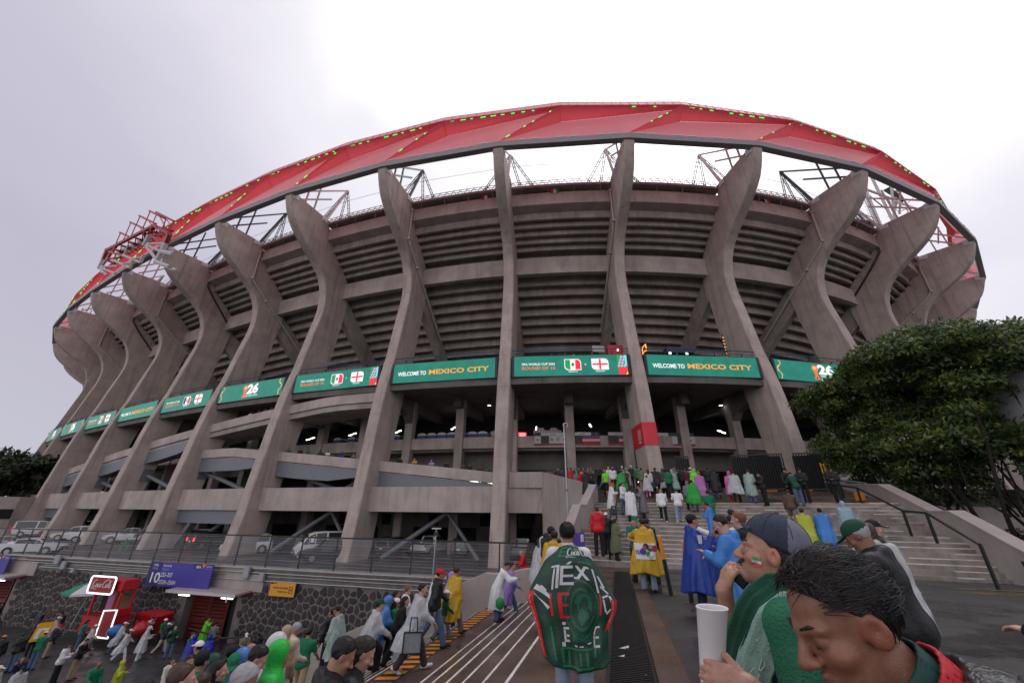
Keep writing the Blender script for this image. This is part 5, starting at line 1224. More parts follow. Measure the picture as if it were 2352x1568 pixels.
def script_polys(scale, slant=.28, nib=.17):
 out = []
 for st in COKE:
  P = [(x+slant*y, y) for x, y in st]; L, R = [], []
  for k, p in enumerate(P):
   a, b = P[max(k-1,0)], P[min(k+1,len(P)-1)]; dx, dy = b[0]-a[0], b[1]-a[1]; l = math.hypot(dx,dy) or 1; nx, ny = -dy/l, dx/l
   w = nib*(.32+.68*abs(dy/l))*.5*(.35 if k in (0, len(P)-1) else 1)
   L.append((p[0]+nx*w, p[1]+ny*w)); R.append((p[0]-nx*w, p[1]-ny*w))
  for k in range(len(P)-1): out.append([(q[0]*scale, q[1]*scale) for q in (L[k], R[k], R[k+1], L[k+1])])
 return out
def script_width(scale): return 5.7*scale
kb = at_z(215, 1455, -8.0); kiosk = empty('drinks_kiosk', kb, 'red drinks kiosk with white script on its lit sign', 'kiosk')
KX = Vector((.96,-.27,0)).normalized(); KY = Vector((-KX.y, KX.x, 0));
def kp(x, y, z): return kb + KX*x + KY*y + Vector((0,0,z))
def kbox(name, x0, x1, y0, y1, z0, z1, mt, bevel=0): return MB().prism([kp(x0,y0,z0),kp(x1,y0,z0),kp(x1,y0,z1),kp(x0,y0,z1)], KY*(y1-y0)).build(name, mt, kiosk, bevel=bevel)
kbox('counter', -1.5, 1.3, -.1, 1.1, 0, 1.0, KR, .05); kbox('counter_top', -1.6, 1.4, -.2, 1.2, 1.0, 1.06, KD)
kbox('floor', -1.6, 1.5, -.1, 1.9, 0, .05, KD)
for x in (-1.35, 1.2):
 for y in (0, .85): kbox('post', x, x+.12, y, y+.12, 1.06, 2.55, KR)
kbox('canopy', -1.4, 1.4, -.15, 1.0, 2.55, 3.3, KR, .12)
kbox('menu_board', .35, 1.05, -.12, -.02, 1.1, 2.5, KR, .03); kbox('menu_face', .42, .98, -.14, -.12, 1.2, 2.4, mat('menu print', (.25,.10,.22), .5)); kbox('menu_board', -1.15, -.55, .5, .6, 1.1, 2.5, KR, .03); kbox('menu_face', -1.08, -.62, .47, .5, 1.2, 2.4, DARK)
kbox('back_panel', -.6, .9, 1.05, 1.1, 1.1, 2.3, mat('cardboard', (.22,.14,.08), .8))
def lit_frame(name, x0, x1, z0, z1, y, r=.18):
 pts = [kp(p[0], y, p[1]) for p in arc(x0+r,z1-r,r,90,180,5)+arc(x0+r,z0+r,r,180,270,5)+arc(x1-r,z0+r,r,270,360,5)+arc(x1-r,z1-r,r,0,90,5)]
 m = MB(); m.tube(pts+[pts[0]], .055, 6); m.build(name, KW, kiosk)
kbox('sign_face', -1.5, 1.0, -.42, -.30, 2.45, 3.5, KD, .05); lit_frame('light_tube', -1.5, 1.0, 2.45, 3.5, -.44)
m = MB(); sc = .36
for q in script_polys(sc): m.quad(*[kp(-1.25+p[0], -.445, 2.83+p[1]) for p in q])
m.build('script_lettering', SCRIPT, kiosk, fix=False)
kbox('side_panel', 1.3, 1.36, -.3, 1.1, 0, 1.5, KR, .03)
A = [kp(.9,-.45,-.0), kp(2.1,-.45,.0), kp(2.1,-.45,1.6), kp(.9,-.45,1.5)]
MB().prism(A, KY*.1).build('front_panel', KD, kiosk); m = MB(); m.tube(A+[A[0]], .055, 6); m.build('light_tube', KW, kiosk)
e = empty('ice_box', at_z(505,1430,-8.3), 'red cooler chest beside the drinks kiosk', 'cooler')
cb = at_z(300,1452,-8.15);
m = MB(); m.prism([cb+KX*x+Vector((0,0,z)) for x, z in ((0,0),(1.9,0),(2.05,1.05),(-.1,1.05))], KY*1.2); m.build('chest', KD, e); m = MB(); m.prism([cb+KX*x+Vector((0,0,z)) for x, z in ((-.12,1.05),(2.07,1.05),(2.0,1.2),(0,1.2))], KY*1.2); m.build('lid', KR, e)
m = MB()
for q in script_polys(.16): m.quad(*[cb+KX*(.2+p[0])-KY*.03+Vector((0,0,.55+p[1])) for p in q])
m.build('script_lettering', SCRIPT, e, fix=False)
def blob(name, p, rx, ry, rz, material, lab, cat, seed=0):
 rr = random.Random(seed); m = MB(); R = []
 for i in range(7):
  t = math.pi*(i+.3)/6.8; R.append([p+Vector((rx*math.sin(t)*math.cos(a)*rr.uniform(.85,1.1), ry*math.sin(t)*math.sin(a)*rr.uniform(.85,1.1), rz*(1-math.cos(t))*.5)) for a in [2*math.pi*j/10 for j in range(10)]])
 m.loft(R); o = m.build(name, material, None, smooth=True); tag(o, lab, cat); return o
blob('rubbish_bag', at_z(318,1462,-8.0), .55, .5, .9, mat('red bag plastic', (.42,.012,.015), .3), 'big red rubbish bag beside the cooler chest', 'bag', 2)
blob('rubbish_bag', at_z(262,1462,-7.95), .55, .5, .7, mat('blue bag plastic', (.02,.14,.42), .3), 'blue plastic bag at the corner of the drinks kiosk', 'bag', 3)
ub = at_z(160,1440,-8.2); um = empty('umbrella', ub, 'green and white sun umbrella left of the drinks kiosk', 'umbrella')
m = MB(); tp = ub+Vector((.75,0,3.1)); m.tube([ub, tp], .03, 8); m.build('pole', STEEL_W, um)
for k in range(8):
 a0, a1 = 2*math.pi*k/8, 2*math.pi*(k+1)/8; Rr = 1.75; rim = lambda a: tp+Vector((Rr*math.cos(a), Rr*math.sin(a), -.72))
 mid = lambda a: tp+Vector((Rr*.5*math.cos(a), Rr*.5*math.sin(a), -.26))
 m = MB(); m.quad(tp, mid(a0), mid(a1)); m.quad(mid(a0), rim(a0), rim(a1), mid(a1)); m.quad(rim(a0), rim(a0)-Vector((0,0,.14)), rim(a1)-Vector((0,0,.14)), rim(a1))
 m.build('canopy_panel', mat('umbrella green', (.02,.22,.12), .7) if k % 2 else mat('umbrella white', (.62,.62,.64), .7), um, fix=False)
 m = MB(); m.beam(tp-Vector((0,0,.03)), rim(a0), .02); m.build('rib', STEEL_G, um)
e = empty('queue_barrier', at_z(75,1445,-7.9), 'dark red tubular queue barrier at the kiosk queue', 'barrier')
b0_, b1_ = at_z(78,1452,-8.0), at_z(127,1447,-8.0)
m = MB(); m.tube([b0_, b0_+Vector((.25,.25,1.15)), b1_+Vector((0,.25,1.2)), b1_+Vector((.0,0,0))], .045, 7); m.build('frame', mat('dark red tube', (.17,.012,.02), .4), e)
m = MB(); m.tube([b0_+Vector((.12,.12,.6)), b1_+Vector((0,.12,.6))], .035, 6); m.build('crossbar', MATS['dark red tube'], e)
e = empty('street_rail', wallp(11.5,-2.5,-8.6), 'black steel rail on the street right of the number ten gate', 'handrail')
m = MB(); m.tube([wallp(8.3,-1.6,-7.75), wallp(12.6,-2.6,-7.8), wallp(20,-2.2,-7.0)], .05, 7); m.tube([wallp(12.6,-2.6,-7.8), wallp(12.6,-2.6,-9.0)], .05, 7); m.build('bar', BLACK, e)
for s, o_, z in ((8.3,-1.6,-7.75),(16.4,-2.4,-7.4)): MB().beam(wallp(s,o_,z), wallp(s,o_,-9.1), .06).build('post', BLACK, e)
e = empty('purple_board', at_d(1328,1245,21), 'purple information board under the left stair parapet', 'sign')
A = at_d(1315,1225,20.2); B = at_d(1342,1220,20.2); MB().prism([Vector((A.x,A.y,-2.6)), Vector((B.x,B.y,-2.6)), Vector((B.x,B.y,B.z)), Vector((A.x,A.y,A.z))], (0,.08,0)).build('board', mat('purple sheet', (.09,.05,.33), .5), e)
MB().box(A.lerp(B,.72)+Vector((0,-.03,-.25)), (.06,.02,.3)).build('print', PRW, e); MB().box(A.lerp(B,.85)+Vector((0,-.03,-.25)), (.04,.02,.3)).build('print', PRW, e)
for k, (a0, q0, q1, lb) in enumerate(((11.5, 3.6, 6.6, 'dark slatted turnstile screen behind the crowd at right'), (11.2, 7.2, 8.6, 'dark slatted gate screen beside the ramp at right'), (12.5, .0, .9, 'dark slatted screen left of the red banded rib'))):
 e = empty('turnstile_screen', stairp(a0,(q0+q1)/2,1.4), lb, 'barrier'); zg = ground(*stairp(a0,(q0+q1)/2,0).xy)
 m = MB(); n = int((q1-q0)/.14)
 for j in range(n+1): m.beam(stairp(a0,q0+(q1-q0)*j/n,zg), stairp(a0,q0+(q1-q0)*j/n,zg+2.3), .07, .03)
 m.build('slats', BLACK, e, kind='stuff')
 for z in (.1, 2.3): MB().beam(stairp(a0,q0,zg+z), stairp(a0,q1,zg+z), .08).build('rail', BLACK, e)
 MB().prism([stairp(a0+.4,q0,zg), stairp(a0+.4,q1,zg), stairp(a0+.4,q1,zg+2.2), stairp(a0+.4,q0,zg+2.2)], PP*.05).build('backing', DARK, e)
def lp(px, py, u, o):
 """point where the view ray meets the cylinder o metres inside the rim near rib u"""
 d = ray(px, py); best = None
 for k in range(241):
  uu = u-1.5+3*k/240; p = ring(uu, o); t = p.x*d.y-p.y*d.x
  if best is None or abs(t) < best[0]: best = (abs(t), p)
 return d*math.hypot(best[1].x, best[1].y)
S = lambda a, b: ((350+a/5.2275)/1.7415, (800+b/5.2275)/1.7415)
sf = empty('score_frame', ring(-4.5,-2,38), 'red and white steel lattice frame jutting from the left rim', 'steel frame')
fi, fo = -.6, -3.4
def sb(name, pts, r, mt, offs):
 m = MB(); m.tube([lp(*S(*p), -4.5, o) for p, o in zip(pts, offs)], r, 6); return m.build(name, mt, sf, angle=50)
O = -3.2
sb('main_chord', [(420,1040),(1390,535)], .30, RED_T, (O,O))
for p0, p1 in (((680,680),(890,775)), ((895,465),(1190,600)), ((1085,330),(1430,500)), ((1300,230),(1640,400)), ((1440,255),(1800,440))):
 sb('outrigger', [p0, p1], .17, RED_T, (O,O+.6))
for p0, p1 in (((690,690),(580,945)), ((795,740),(735,860)), ((905,475),(800,720)), ((1015,520),(910,760)), ((1100,340),(1020,520)), ((1240,400),(1160,580)), ((1310,240),(1240,400)), ((1440,310),(1380,450)), ((1640,400),(1560,610)), ((1800,440),(1690,690)), ((1430,500),(1395,560)), ((1510,345),(1590,490)), ((1650,390),(1735,530)), ((1290,450),(1340,525)), ((1095,570),(1140,640))):
 sb('tie_rod', [p0, p1], .07, RED_T, (O,O))
for p0, p1, r in (((1390,535),(1720,700),.28), ((1390,540),(1290,740),.34), ((1720,700),(1640,900),.34), ((1310,735),(1690,725),.18), ((1320,750),(1620,890),.2), ((1200,660),(1210,790),.2), ((420,1040),(340,1230),.34), ((600,970),(270,1420),.2), ((460,1080),(790,1180),.22), ((410,1240),(690,1200),.18), ((400,1255),(570,1330),.18), ((420,1060),(560,1060),.15)):
 sb('brace', [p0, p1], r, RED_T, (O,O+.8))
for k in range(7):
 x0 = 560+150*k; y0 = 1010-78*k
 sb('lattice', [(x0,y0),(x0+250,y0+170)], .09, RED_T, (O,-1.2)); sb('lattice', [(x0+150,y0-70),(x0+120,y0+190)], .07, RED_T, (O,-1.2)); sb('cross_beam', [(x0,y0+20),(x0+330,y0+110)], .2, RED_T, (O,-1.0))
for k in range(4):
 x0 = 560+200*k; y0 = 1050-105*k
 m = MB(); P = [lp(*S(x0+dx,y0+dy), -4.5, -2.0) for dx, dy in ((60,20),(210,-50),(300,40),(130,110))]; m.prism(P, (0,.05,.05)); m.build('deck_panel', mat('grey lavender deck', (.30,.28,.34), .5), sf)
for p0, p1, r in (((1300,740),(1190,960),.36), ((1640,905),(1460,1260),.34), ((1245,912),(1600,912),.17), ((1240,940),(1560,1090),.18), ((1220,960),(1450,1260),.2), ((330,1240),(240,1440),.3), ((460,1170),(260,1430),.2), ((270,1395),(640,1380),.17), ((280,1420),(580,1535),.18), ((270,1440),(400,1570),.18), ((520,1250),(900,1420),.2), ((740,1150),(1110,1310),.2), ((620,1090),(530,1260),.1), ((840,950),(760,1150),.1), ((1180,1140),(1110,1310),.2), ((940,1260),(890,1420),.2), ((1420,1290),(1720,1400),.3), ((1560,1080),(1790,1130),.3), ((960,1230),(1130,1200),.15), ((760,1340),(930,1300),.15)):
 sb('white_brace', [p0, p1], r, STEEL_W, (O+.4,O+.6))
for p in ((1720,1390,1880,1460), (1660,1080,1800,1160), (1690,950,1840,1040)):
 m = MB(); x0, y0, x1, y1 = p; P = [lp(*S(a,b), -4.0, .2) for a, b in ((x0,y0),(x1,y1-30),(x1-20,y1),(x0-10,y0+70))]; m.prism(P, (-.05,-.03,0)); m.build('bolt_plate', PLATE_W, sf)
R4 = lambda a, b: ((3400+a/3.4836)/1.7415, (650+b/3.4836)/1.7415)
it = empty('inner_steelwork', ring(3.7,9,39), 'pale pink steel lattice and dark platform inside the right rim', 'steel frame')
def tb(name, pts, r, mt, o=8.):
 m = MB(); m.tube([lp(*R4(*p), 3.9, o) for p in pts], r, 6); return m.build(name, mt, it, angle=50)
for p0, p1, r in (((300,200),(600,820),.28), ((580,340),(630,830),.26), ((210,370),(590,510),.22), ((210,400),(410,880),.35), ((650,380),(640,620),.16), ((700,400),(690,720),.16), ((640,540),(930,650),.2), ((430,430),(560,560),.16), ((1230,900),(1230,1130),.12)): tb('brace', [p0, p1], r, STEEL_P if r < .2 else STEEL_W)
for k in range(26):
 rr = random.Random(k); x, y = rr.uniform(520,930), rr.uniform(420,720); tb('lattice', [(x,y),(x+rr.uniform(-120,140),y+rr.uniform(-90,110))], .05, STEEL_P)
for x0, y0, x1, y1 in ((480,400,560,350),(560,350,800,560)): pass
m = MB(); P = [lp(*R4(*p), 3.9, 9) for p in ((470,400),(570,345),(780,520),(730,560))]; m.prism(P, (0,.1,.3)); m.build('platform', STEEL_D, it)
m = MB(); P = [lp(*R4(*p), 3.6, 7) for p in ((130,825),(205,795),(385,880),(345,900))]; m.prism(P, (0,.1,.3)); m.build('platform', STEEL_D, it)
for k in range(12):
 x, y = 185+20*k, 470+45*k
 m = MB(); c = lp(*R4(x,y), 3.6, 7); m.tube([c+Vector((.32*math.cos(a),.32*math.sin(a),0)) for a in [j*.7 for j in range(10)]], .025, 4); m.build('ladder_hoop', STEEL_D, it)
tb('ladder_rail', [(180,470),(420,1010)], .04, STEEL_D, 7); tb('ladder_rail', [(235,470),(470,1000)], .04, STEEL_D, 7)
tb('cable_run', [(240,440),(490,640)], .1, STEEL_D)
tb('top_rail', [(20,780),(150,705),(330,770)], .05, STEEL_D, 7)
# ================================================================== PEOPLE: bodies and clothes grown as smooth implicit surfaces
def _len(v): return np.sqrt((v*v).sum(-1))
class Field:
 """smooth union of rounded limbs and ellipsoids sampled on a grid, meshed with surface nets"""
 def __init__(s, lo, hi, h):
  s.h = h; s.lo = np.array(lo, float); n = np.ceil((np.array(hi)-s.lo)/h).astype(int)+2; s.n = n
  s.d = np.full(n, .25, np.float32)
  s.ax = [s.lo[k]+h*np.arange(n[k]) for k in range(3)]
 def block(s, lo, hi):
  sl = []
  for k in range(3):
   a = int(max(0, math.floor((lo[k]-s.lo[k])/s.h))); b = int(min(s.n[k], math.ceil((hi[k]-s.lo[k])/s.h)+1))
   if b <= a: return None, None
   sl.append(slice(a, b))
  X, Y, Z = np.meshgrid(s.ax[0][sl[0]], s.ax[1][sl[1]], s.ax[2][sl[2]], indexing='ij')
  return tuple(sl), np.stack([X, Y, Z], -1).astype(np.float32)
 def mix(s, sl, d, k, sub=False):
  a = s.d[sl]
  if sub: d = -d
  if k > 0:
   if sub: h = np.clip(.5-.5*(a-d)/k, 0, 1); s.d[sl] = a*(1-h)+d*h + k*h*(1-h)
   else: h = np.clip(.5+.5*(a-d)/k, 0, 1); s.d[sl] = a*(1-h)+d*h - k*h*(1-h)
  else: s.d[sl] = np.maximum(a, d) if sub else np.minimum(a, d)
  return s
 def cone(s, a, b, ra, rb, k=.03, sub=False):
  a, b = np.array(a, np.float32), np.array(b, np.float32); m = max(ra, rb)+k+s.h*2+.02
  sl, P = s.block(np.minimum(a, b)-m, np.maximum(a, b)+m)
  if sl is None: return s
  ab = b-a; t = np.clip(((P-a)@ab)/max(float(ab@ab), 1e-9), 0, 1)
  return s.mix(sl, _len(P-(a+t[...,None]*ab)) - (ra+(rb-ra)*t), k, sub)
 def chain(s, pts, rs, k=.03):
  for i in range(len(pts)-1): s.cone(pts[i], pts[i+1], rs[i], rs[i+1], k)
  return s
 def ell(s, c, r, k=.03, R=None, sub=False):
  c, r = np.array(c, np.float32), np.array(r, np.float32); m = r.max()+k+s.h*2+.02
  sl, P = s.block(c-m, c+m)
  if sl is None: return s
  q = P-c
  if R is not None: q = q@np.array(R, np.float32)
  k0 = _len(q/r); k1 = _len(q/(r*r))+1e-9
  return s.mix(sl, k0*(k0-1)/k1, k, sub)
 def func(s, f, lo=None, hi=None, k=0., sub=False):
  sl, P = s.block(s.lo if lo is None else lo, s.lo+s.h*s.n if hi is None else hi)
  return s.mix(sl, f(P).astype(np.float32), k, sub)
 def cut(s, f):
  sl, P = s.block(s.lo, s.lo+s.h*s.n); s.d[sl] = np.maximum(s.d[sl], f(P)); return s
 def wrinkle(s, amp, freq, seed=0):
  sl, P = s.block(s.lo, s.lo+s.h*s.n); rng = np.random.default_rng(seed); w = 0
  for j in range(5):
   v = rng.normal(size=3); v[2] *= .5; v = v/np.linalg.norm(v)*freq*rng.uniform(.7,1.6); w = w + np.sin(P@v.astype(np.float32)+rng.uniform(0,6)+1.5*np.sin(P@(v[::-1]*.6).astype(np.float32)))
  s.d[sl] = s.d[sl] + amp*w.astype(np.float32)/2.2; return s
 def arrays(s):
  d = s.d; n = d.shape; ins = d < 0
  ins[0] = ins[-1] = False; ins[:,0] = ins[:,-1] = False; ins[:,:,0] = ins[:,:,-1] = False
  c = [ins[i:n[0]-1+i, j:n[1]-1+j, k:n[2]-1+k] for i in (0,1) for j in (0,1) for k in (0,1)]
  cnt = sum(x.astype(np.int8) for x in c); act = (cnt > 0) & (cnt < 8)
  I = np.argwhere(act);
  if len(I) == 0: return np.zeros((0,3)), np.zeros((0,4), int)
  idx = np.full(act.shape, -1, np.int64); idx[tuple(I.T)] = np.arange(len(I))
  acc = np.zeros((len(I),3)); num = np.zeros(len(I))
  off = np.array([(i,j,k) for i in (0,1) for j in (0,1) for k in (0,1)])
  val = np.stack([d[tuple((I+o).T)] for o in off], 1); isn = np.stack([ins[tuple((I+o).T)] for o in off], 1)
  for a in range(8):
   for ax, bit in ((0,4),(1,2),(2,1)):
    if a & bit: continue
    b = a | bit; m = isn[:,a] != isn[:,b]
    den = val[:,a]-val[:,b]; den = np.where(np.abs(den) < 1e-9, 1e-9, den)
    t = np.clip(val[:,a]/den, .02, .98)
    p = off[a] + t[:,None]*(off[b]-off[a]); acc += np.where(m[:,None], p, 0); num += m
  V = (I + acc/np.maximum(num,1)[:,None])*s.h + s.lo
  Q = []
  for ax in range(3):
   o1, o2 = [(1,2),(2,0),(0,1)][ax]
   A = np.take(ins, range(0,n[ax]-1), ax); B = np.take(ins, range(1,n[ax]), ax)
   for flip, M in ((False, A & ~B), (True, ~A & B)):
    E = np.argwhere(M); E = E[(E[:,o1] > 0) & (E[:,o2] > 0) & (E[:,o1] < n[o1]-1) & (E[:,o2] < n[o2]-1)]
    if not len(E): continue
    e1 = np.zeros(3, int); e1[o1] = 1; e2 = np.zeros(3, int); e2[o2] = 1
    q = np.stack([idx[tuple((E-e1-e2).T)], idx[tuple((E-e2).T)], idx[tuple(E.T)], idx[tuple((E-e1).T)]], 1)
    Q.append(q[:, ::-1] if flip else q)
  return V, np.concatenate(Q)
 def mesh(s, name, smooth=1):
  V, Q = s.arrays()
  return np_mesh(name, V, Q, smooth)
def np_mesh(name, V, Q, smooth=0):
 if smooth and len(V):
  for _ in range(smooth):
   acc = np.zeros_like(V); cnt = np.zeros(len(V))
   for k in range(4):
    a, b = Q[:,k], Q[:,(k+1)%4]
    np.add.at(acc, a, V[b]); np.add.at(cnt, a, 1); np.add.at(acc, b, V[a]); np.add.at(cnt, b, 1)
   V = V*.5 + .5*acc/np.maximum(cnt,1)[:,None]
 me = bpy.data.meshes.new(name); nq = len(Q)
 me.vertices.add(len(V)); me.vertices.foreach_set('co', V.astype(np.float32).ravel()); me.loops.add(4*nq); me.loops.foreach_set('vertex_index', Q.astype(np.int32).ravel())
 me.polygons.add(nq); me.polygons.foreach_set('loop_start', np.arange(0,4*nq,4,dtype=np.int32)); me.polygons.foreach_set('loop_total', np.full(nq,4,np.int32)); me.update()
 me.polygons.foreach_set('use_smooth', np.ones(nq, bool)); return me
D2R = math.pi/180
def rotx(a): c, s = math.cos(a), math.sin(a); return np.array([[1,0,0],[0,c,-s],[0,s,c]])
def rotz(a): c, s = math.cos(a), math.sin(a); return np.array([[c,-s,0],[s,c,0],[0,0,1]])
def roty(a): c, s = math.cos(a), math.sin(a); return np.array([[c,0,s],[0,1,0],[-s,0,c]])
def skeleton(lean=3, legs=((2,0),(-2,0)), arms=((5,8,12,0),(5,8,12,0)), head=(0,0), splay=3, w=1.0):
 """joints of a 1.72 m body, feet on z = 0, facing +Y. legs: (thigh forward, knee bend); arms: (forward, outward, elbow bend, inward turn)"""
 J = {}; th, sh = .425, .405; low = 9
 for sd, (f, kb) in zip((-1,1), legs):
  a = f*D2R; b = (f-kb)*D2R; so = math.sin(splay*D2R)
  hip = np.array([sd*.092*w, 0, -.02]); kn = hip + th*np.array([sd*so, math.sin(a), -math.cos(a)]); an = kn + sh*np.array([sd*so*.3, math.sin(b), -math.cos(b)])
  J['hip',sd], J['knee',sd], J['ank',sd] = hip, kn, an; low = min(low, an[2])
 P = np.array([0, 0, .075-low]);
 for k in list(J): J[k] = J[k]+P
 sp = np.array([0, math.sin(lean*D2R), math.cos(lean*D2R)]); J['pel'] = P; J['waist'] = P+.14*sp; J['chest'] = P+.34*sp; J['neck'] = P+.515*sp; J['sp'] = sp
 for sd, (f, o, e, i) in zip((-1,1), arms):
  s0 = P+.455*sp+np.array([sd*.178*w,0,0]); f, o, e, i = f*D2R+lean*D2R*.5, o*D2R, e*D2R, i*D2R
  el = s0+.285*np.array([sd*math.sin(o), math.sin(f)*math.cos(o), -math.cos(f)*math.cos(o)])
  g = f+e; fd = np.array([sd*math.sin(o)*.6-sd*math.sin(i), math.sin(g)*math.cos(i), -math.cos(g)*math.cos(i)]); fd /= np.linalg.norm(fd)
  wr = el+.245*fd; J['sho',sd], J['elb',sd], J['wri',sd], J['fd',sd] = s0, el, wr, fd
 hp = head[0]*D2R - lean*D2R*.6; hd = np.array([0, -math.sin(hp), math.cos(hp)]); J['hR'] = rotz(head[1]*D2R)@rotx(hp); J['head'] = J['neck']+.145*(.5*sp+.5*hd)/np.linalg.norm(.5*sp+.5*hd)+np.array([0,.025,0])
 J['w'] = w
 return J
HEADP = dict(jaw=1., nose=1., brow=1.)
def add_head(F, c, R, fine=True, jaw=1., nose=1., ears=True, mouth=1.):
 c = np.array(c); T = lambda p: c + R@np.array(p)
 RR = R
 F.ell(T((0,-.012,.030)), (.075,.096,.088), .02, RR); F.ell(T((0,.033,-.040)), (.058,.056,.086), .025, RR); F.ell(T((0,.036,-.083)), (.047*jaw,.046,.042), .02, RR); F.ell(T((0,.074,-.106)), (.022*jaw,.018,.017), .02)
 F.cone(T((0,.086,.012)), T((0,.117*nose,-.034)), .010, .0135, .014)
 if fine:
  for s in (-1,1):
   F.ell(T((s*.041,.060,-.030)), (.026,.024,.020), .02, RR); F.cone(T((s*.046,.072,.020)), T((s*.013,.088,.018)), .009, .009, .014)
   F.ell(T((s*.013,.102,-.037)), (.010,.013,.009), .008, RR)
   F.ell(T((s*.033,.096,-.002)), (.019,.014,.011), .012, RR, sub=True); F.ell(T((s*.032,.073,-.002)), (.0155,.0155,.0135), .004, RR)
   F.cone(T((0,.0925,-.065)), T((s*.021,.081,-.069)), .0075, .0045, .006); F.cone(T((0,.091,-.079)), T((s*.018,.082,-.076)), .0085, .005, .006)
   if ears:
    F.ell(T((s*.078,-.010,-.006)), (.010,.024,.034), .008, RR@rotx(-.15)@rotz(s*.35)); F.ell(T((s*.090,-.004,-.004)), (.009,.012,.018), .005, RR, sub=True)
  F.cone(T((-.018,.097,-.0725)), T((.018,.097,-.0725)), .0022, .0022, .003, sub=True)
 else:
  for s in (-1,1): F.ell(T((s*.033,.090,.0)), (.018,.012,.010), .01, RR, sub=True); F.ell(T((s*.080,-.010,-.006)), (.012,.022,.032), .008, RR)
  F.cone(T((-.018,.089,-.071)), T((.018,.089,-.071)), .009, .009, .01)
def add_hand(F, w, fd, sd, up=(0,0,1), curl=.5, r=.0095, k=.006, size=1.):
 """palm, four unequal bent fingers and a thumb leaving the side of the palm"""
 fd = np.array(fd)/np.linalg.norm(fd); up = np.array(up, float); side = np.cross(fd, up)
 if np.linalg.norm(side) < .1: side = np.array([1.,0,0])
 side /= np.linalg.norm(side); up = np.cross(side, fd)
 F.ell(w+fd*.05*size, (.040*size,.047*size,.019*size), .012, np.stack([side, fd, up],1))
 for j, (L, o) in enumerate(((.066,-.031),(.076,-.010),(.071,.011),(.056,.030))):
  p0 = w+fd*.072*size+side*o*size; a = curl*.5; p1 = p0+(fd*math.cos(a)-up*math.sin(a))*L*.5*size; a += curl; p2 = p1+(fd*math.cos(a)-up*math.sin(a))*L*.32*size; a += curl*.8; p3 = p2+(fd*math.cos(a)-up*math.sin(a))*L*.26*size
  F.chain([p0-fd*.02*size, p0, p1, p2, p3], [r*1.05*size, r*1.05*size, r*size, r*.92*size, r*.8*size], k*.5)
 t0 = w+fd*.02*size-side*.03*size*sd; t1 = t0+(fd*.7-side*.6*sd-up*.25)*.045*size; t2 = t1+(fd*.9-side*.1*sd-up*.5)*.035*size
 F.chain([t0, t1, t2], [r*1.3*size, r*1.1*size, r*.9*size], k)
def bounds(J, pad=.16):
 P = np.array([v for k, v in J.items() if isinstance(v, np.ndarray) and v.shape == (3,) and k not in ('sp',) and not (isinstance(k, tuple) and k[0] == 'fd')] + [J['head']+np.array([0,0,.13])])
 lo = P.min(0)-pad; hi = P.max(0)+pad; lo[2] = -.03; return lo, hi
def torso(F, J, g=0., k=.05, belly=0.):
 sp = J['sp']; w = J['w']; R = rotx(-math.atan2(sp[1], sp[2]))
 F.ell(J['pel']+np.array([0,-.01,.0]), (.158*w+g,.112+g,.115+g), k, R); F.ell(J['waist'], (.140*w+g,.098+belly+g,.15+g), k, R); F.ell(J['chest'], (.165*w+g,.112+g,.165+g), k, R)
 for s in (-1,1): F.cone(J['chest']+sp*.10+np.array([s*.08,0,0]), J['sho',s], .07+g, .055+g, k)
 F.cone(J['chest']+sp*.1, J['neck'], .08+g, .056+g*.6, k)
def arm(F, J, s, g=0., to=1., k=.03):
 a, b, c = J['sho',s], J['elb',s], J['wri',s]
 if to <= .5: F.cone(a, a+(b-a)*to*2, .054+g, .047+g*1.3, k)
 else: F.cone(a, b, .054+g, .042+g, k); F.cone(b, b+(c-b)*(to*2-1), .041+g, .030+g, k)
def leg(F, J, s, g=0., to=1., k=.04, flare=0.):
 a, b, c = J['hip',s], J['knee',s], J['ank',s]
 if to <= .5: F.cone(a, a+(b-a)*to*2, .083+g, .066+g*1.4, k)
 else: F.cone(a, b, .083+g, .054+g, k); F.cone(b, b+(c-b)*(to*2-1), .054+g, .038+g+flare, k)
def g_body(J, h, fine):
 lo, hi = bounds(J); F = Field(lo, hi, h); torso(F, J)
 for s in (-1,1):
  arm(F, J, s); leg(F, J, s); F.cone(J['ank',s]+np.array([0,-.03,-.04]), J['ank',s]+np.array([0,.13,-.05]), .034, .026)
  add_hand(F, J['wri',s], J['fd',s], s, up=(0,-.3,1) if abs(J['fd',s][2]) < .8 else (0,1,0), r=max(.0095, h*.62))
 F.cone(J['neck']-J['sp']*.03, J['head']+J['hR']@np.array([0,-.02,-.06]), .056, .053, .03); add_head(F, J['head'], J['hR'], fine); return F.mesh('body', 1)
def g_top(J, h, sleeve=1., hem=.10, loose=.022, seed=1, hood=0):
 lo, hi = bounds(J); F = Field(lo, hi, h); torso(F, J, loose, belly=.01)
 for s in (-1,1): arm(F, J, s, loose*.8, sleeve)
 n = J['neck']; sp = J['sp']; z0 = J['pel']-sp*hem
 F.cone(J['pel']+np.array([-.05,0,0]), J['pel']+np.array([.05,0,0]), .12+loose, .12+loose, .05)
 if hood == 1: F.ell(n+np.array([0,-.075,.015]), (.10,.055,.065), .04);
 F.wrinkle(.0035, 26, seed)
 F.cut(lambda P: -((P-z0.astype(np.float32))@sp.astype(np.float32)));
 if not hood: F.ell(n+np.array([0,.03,.07]), (.07,.07,.085), .0, sub=True)
 if hood == 2: g_hood(F, J)
 return F.mesh('top', 1)
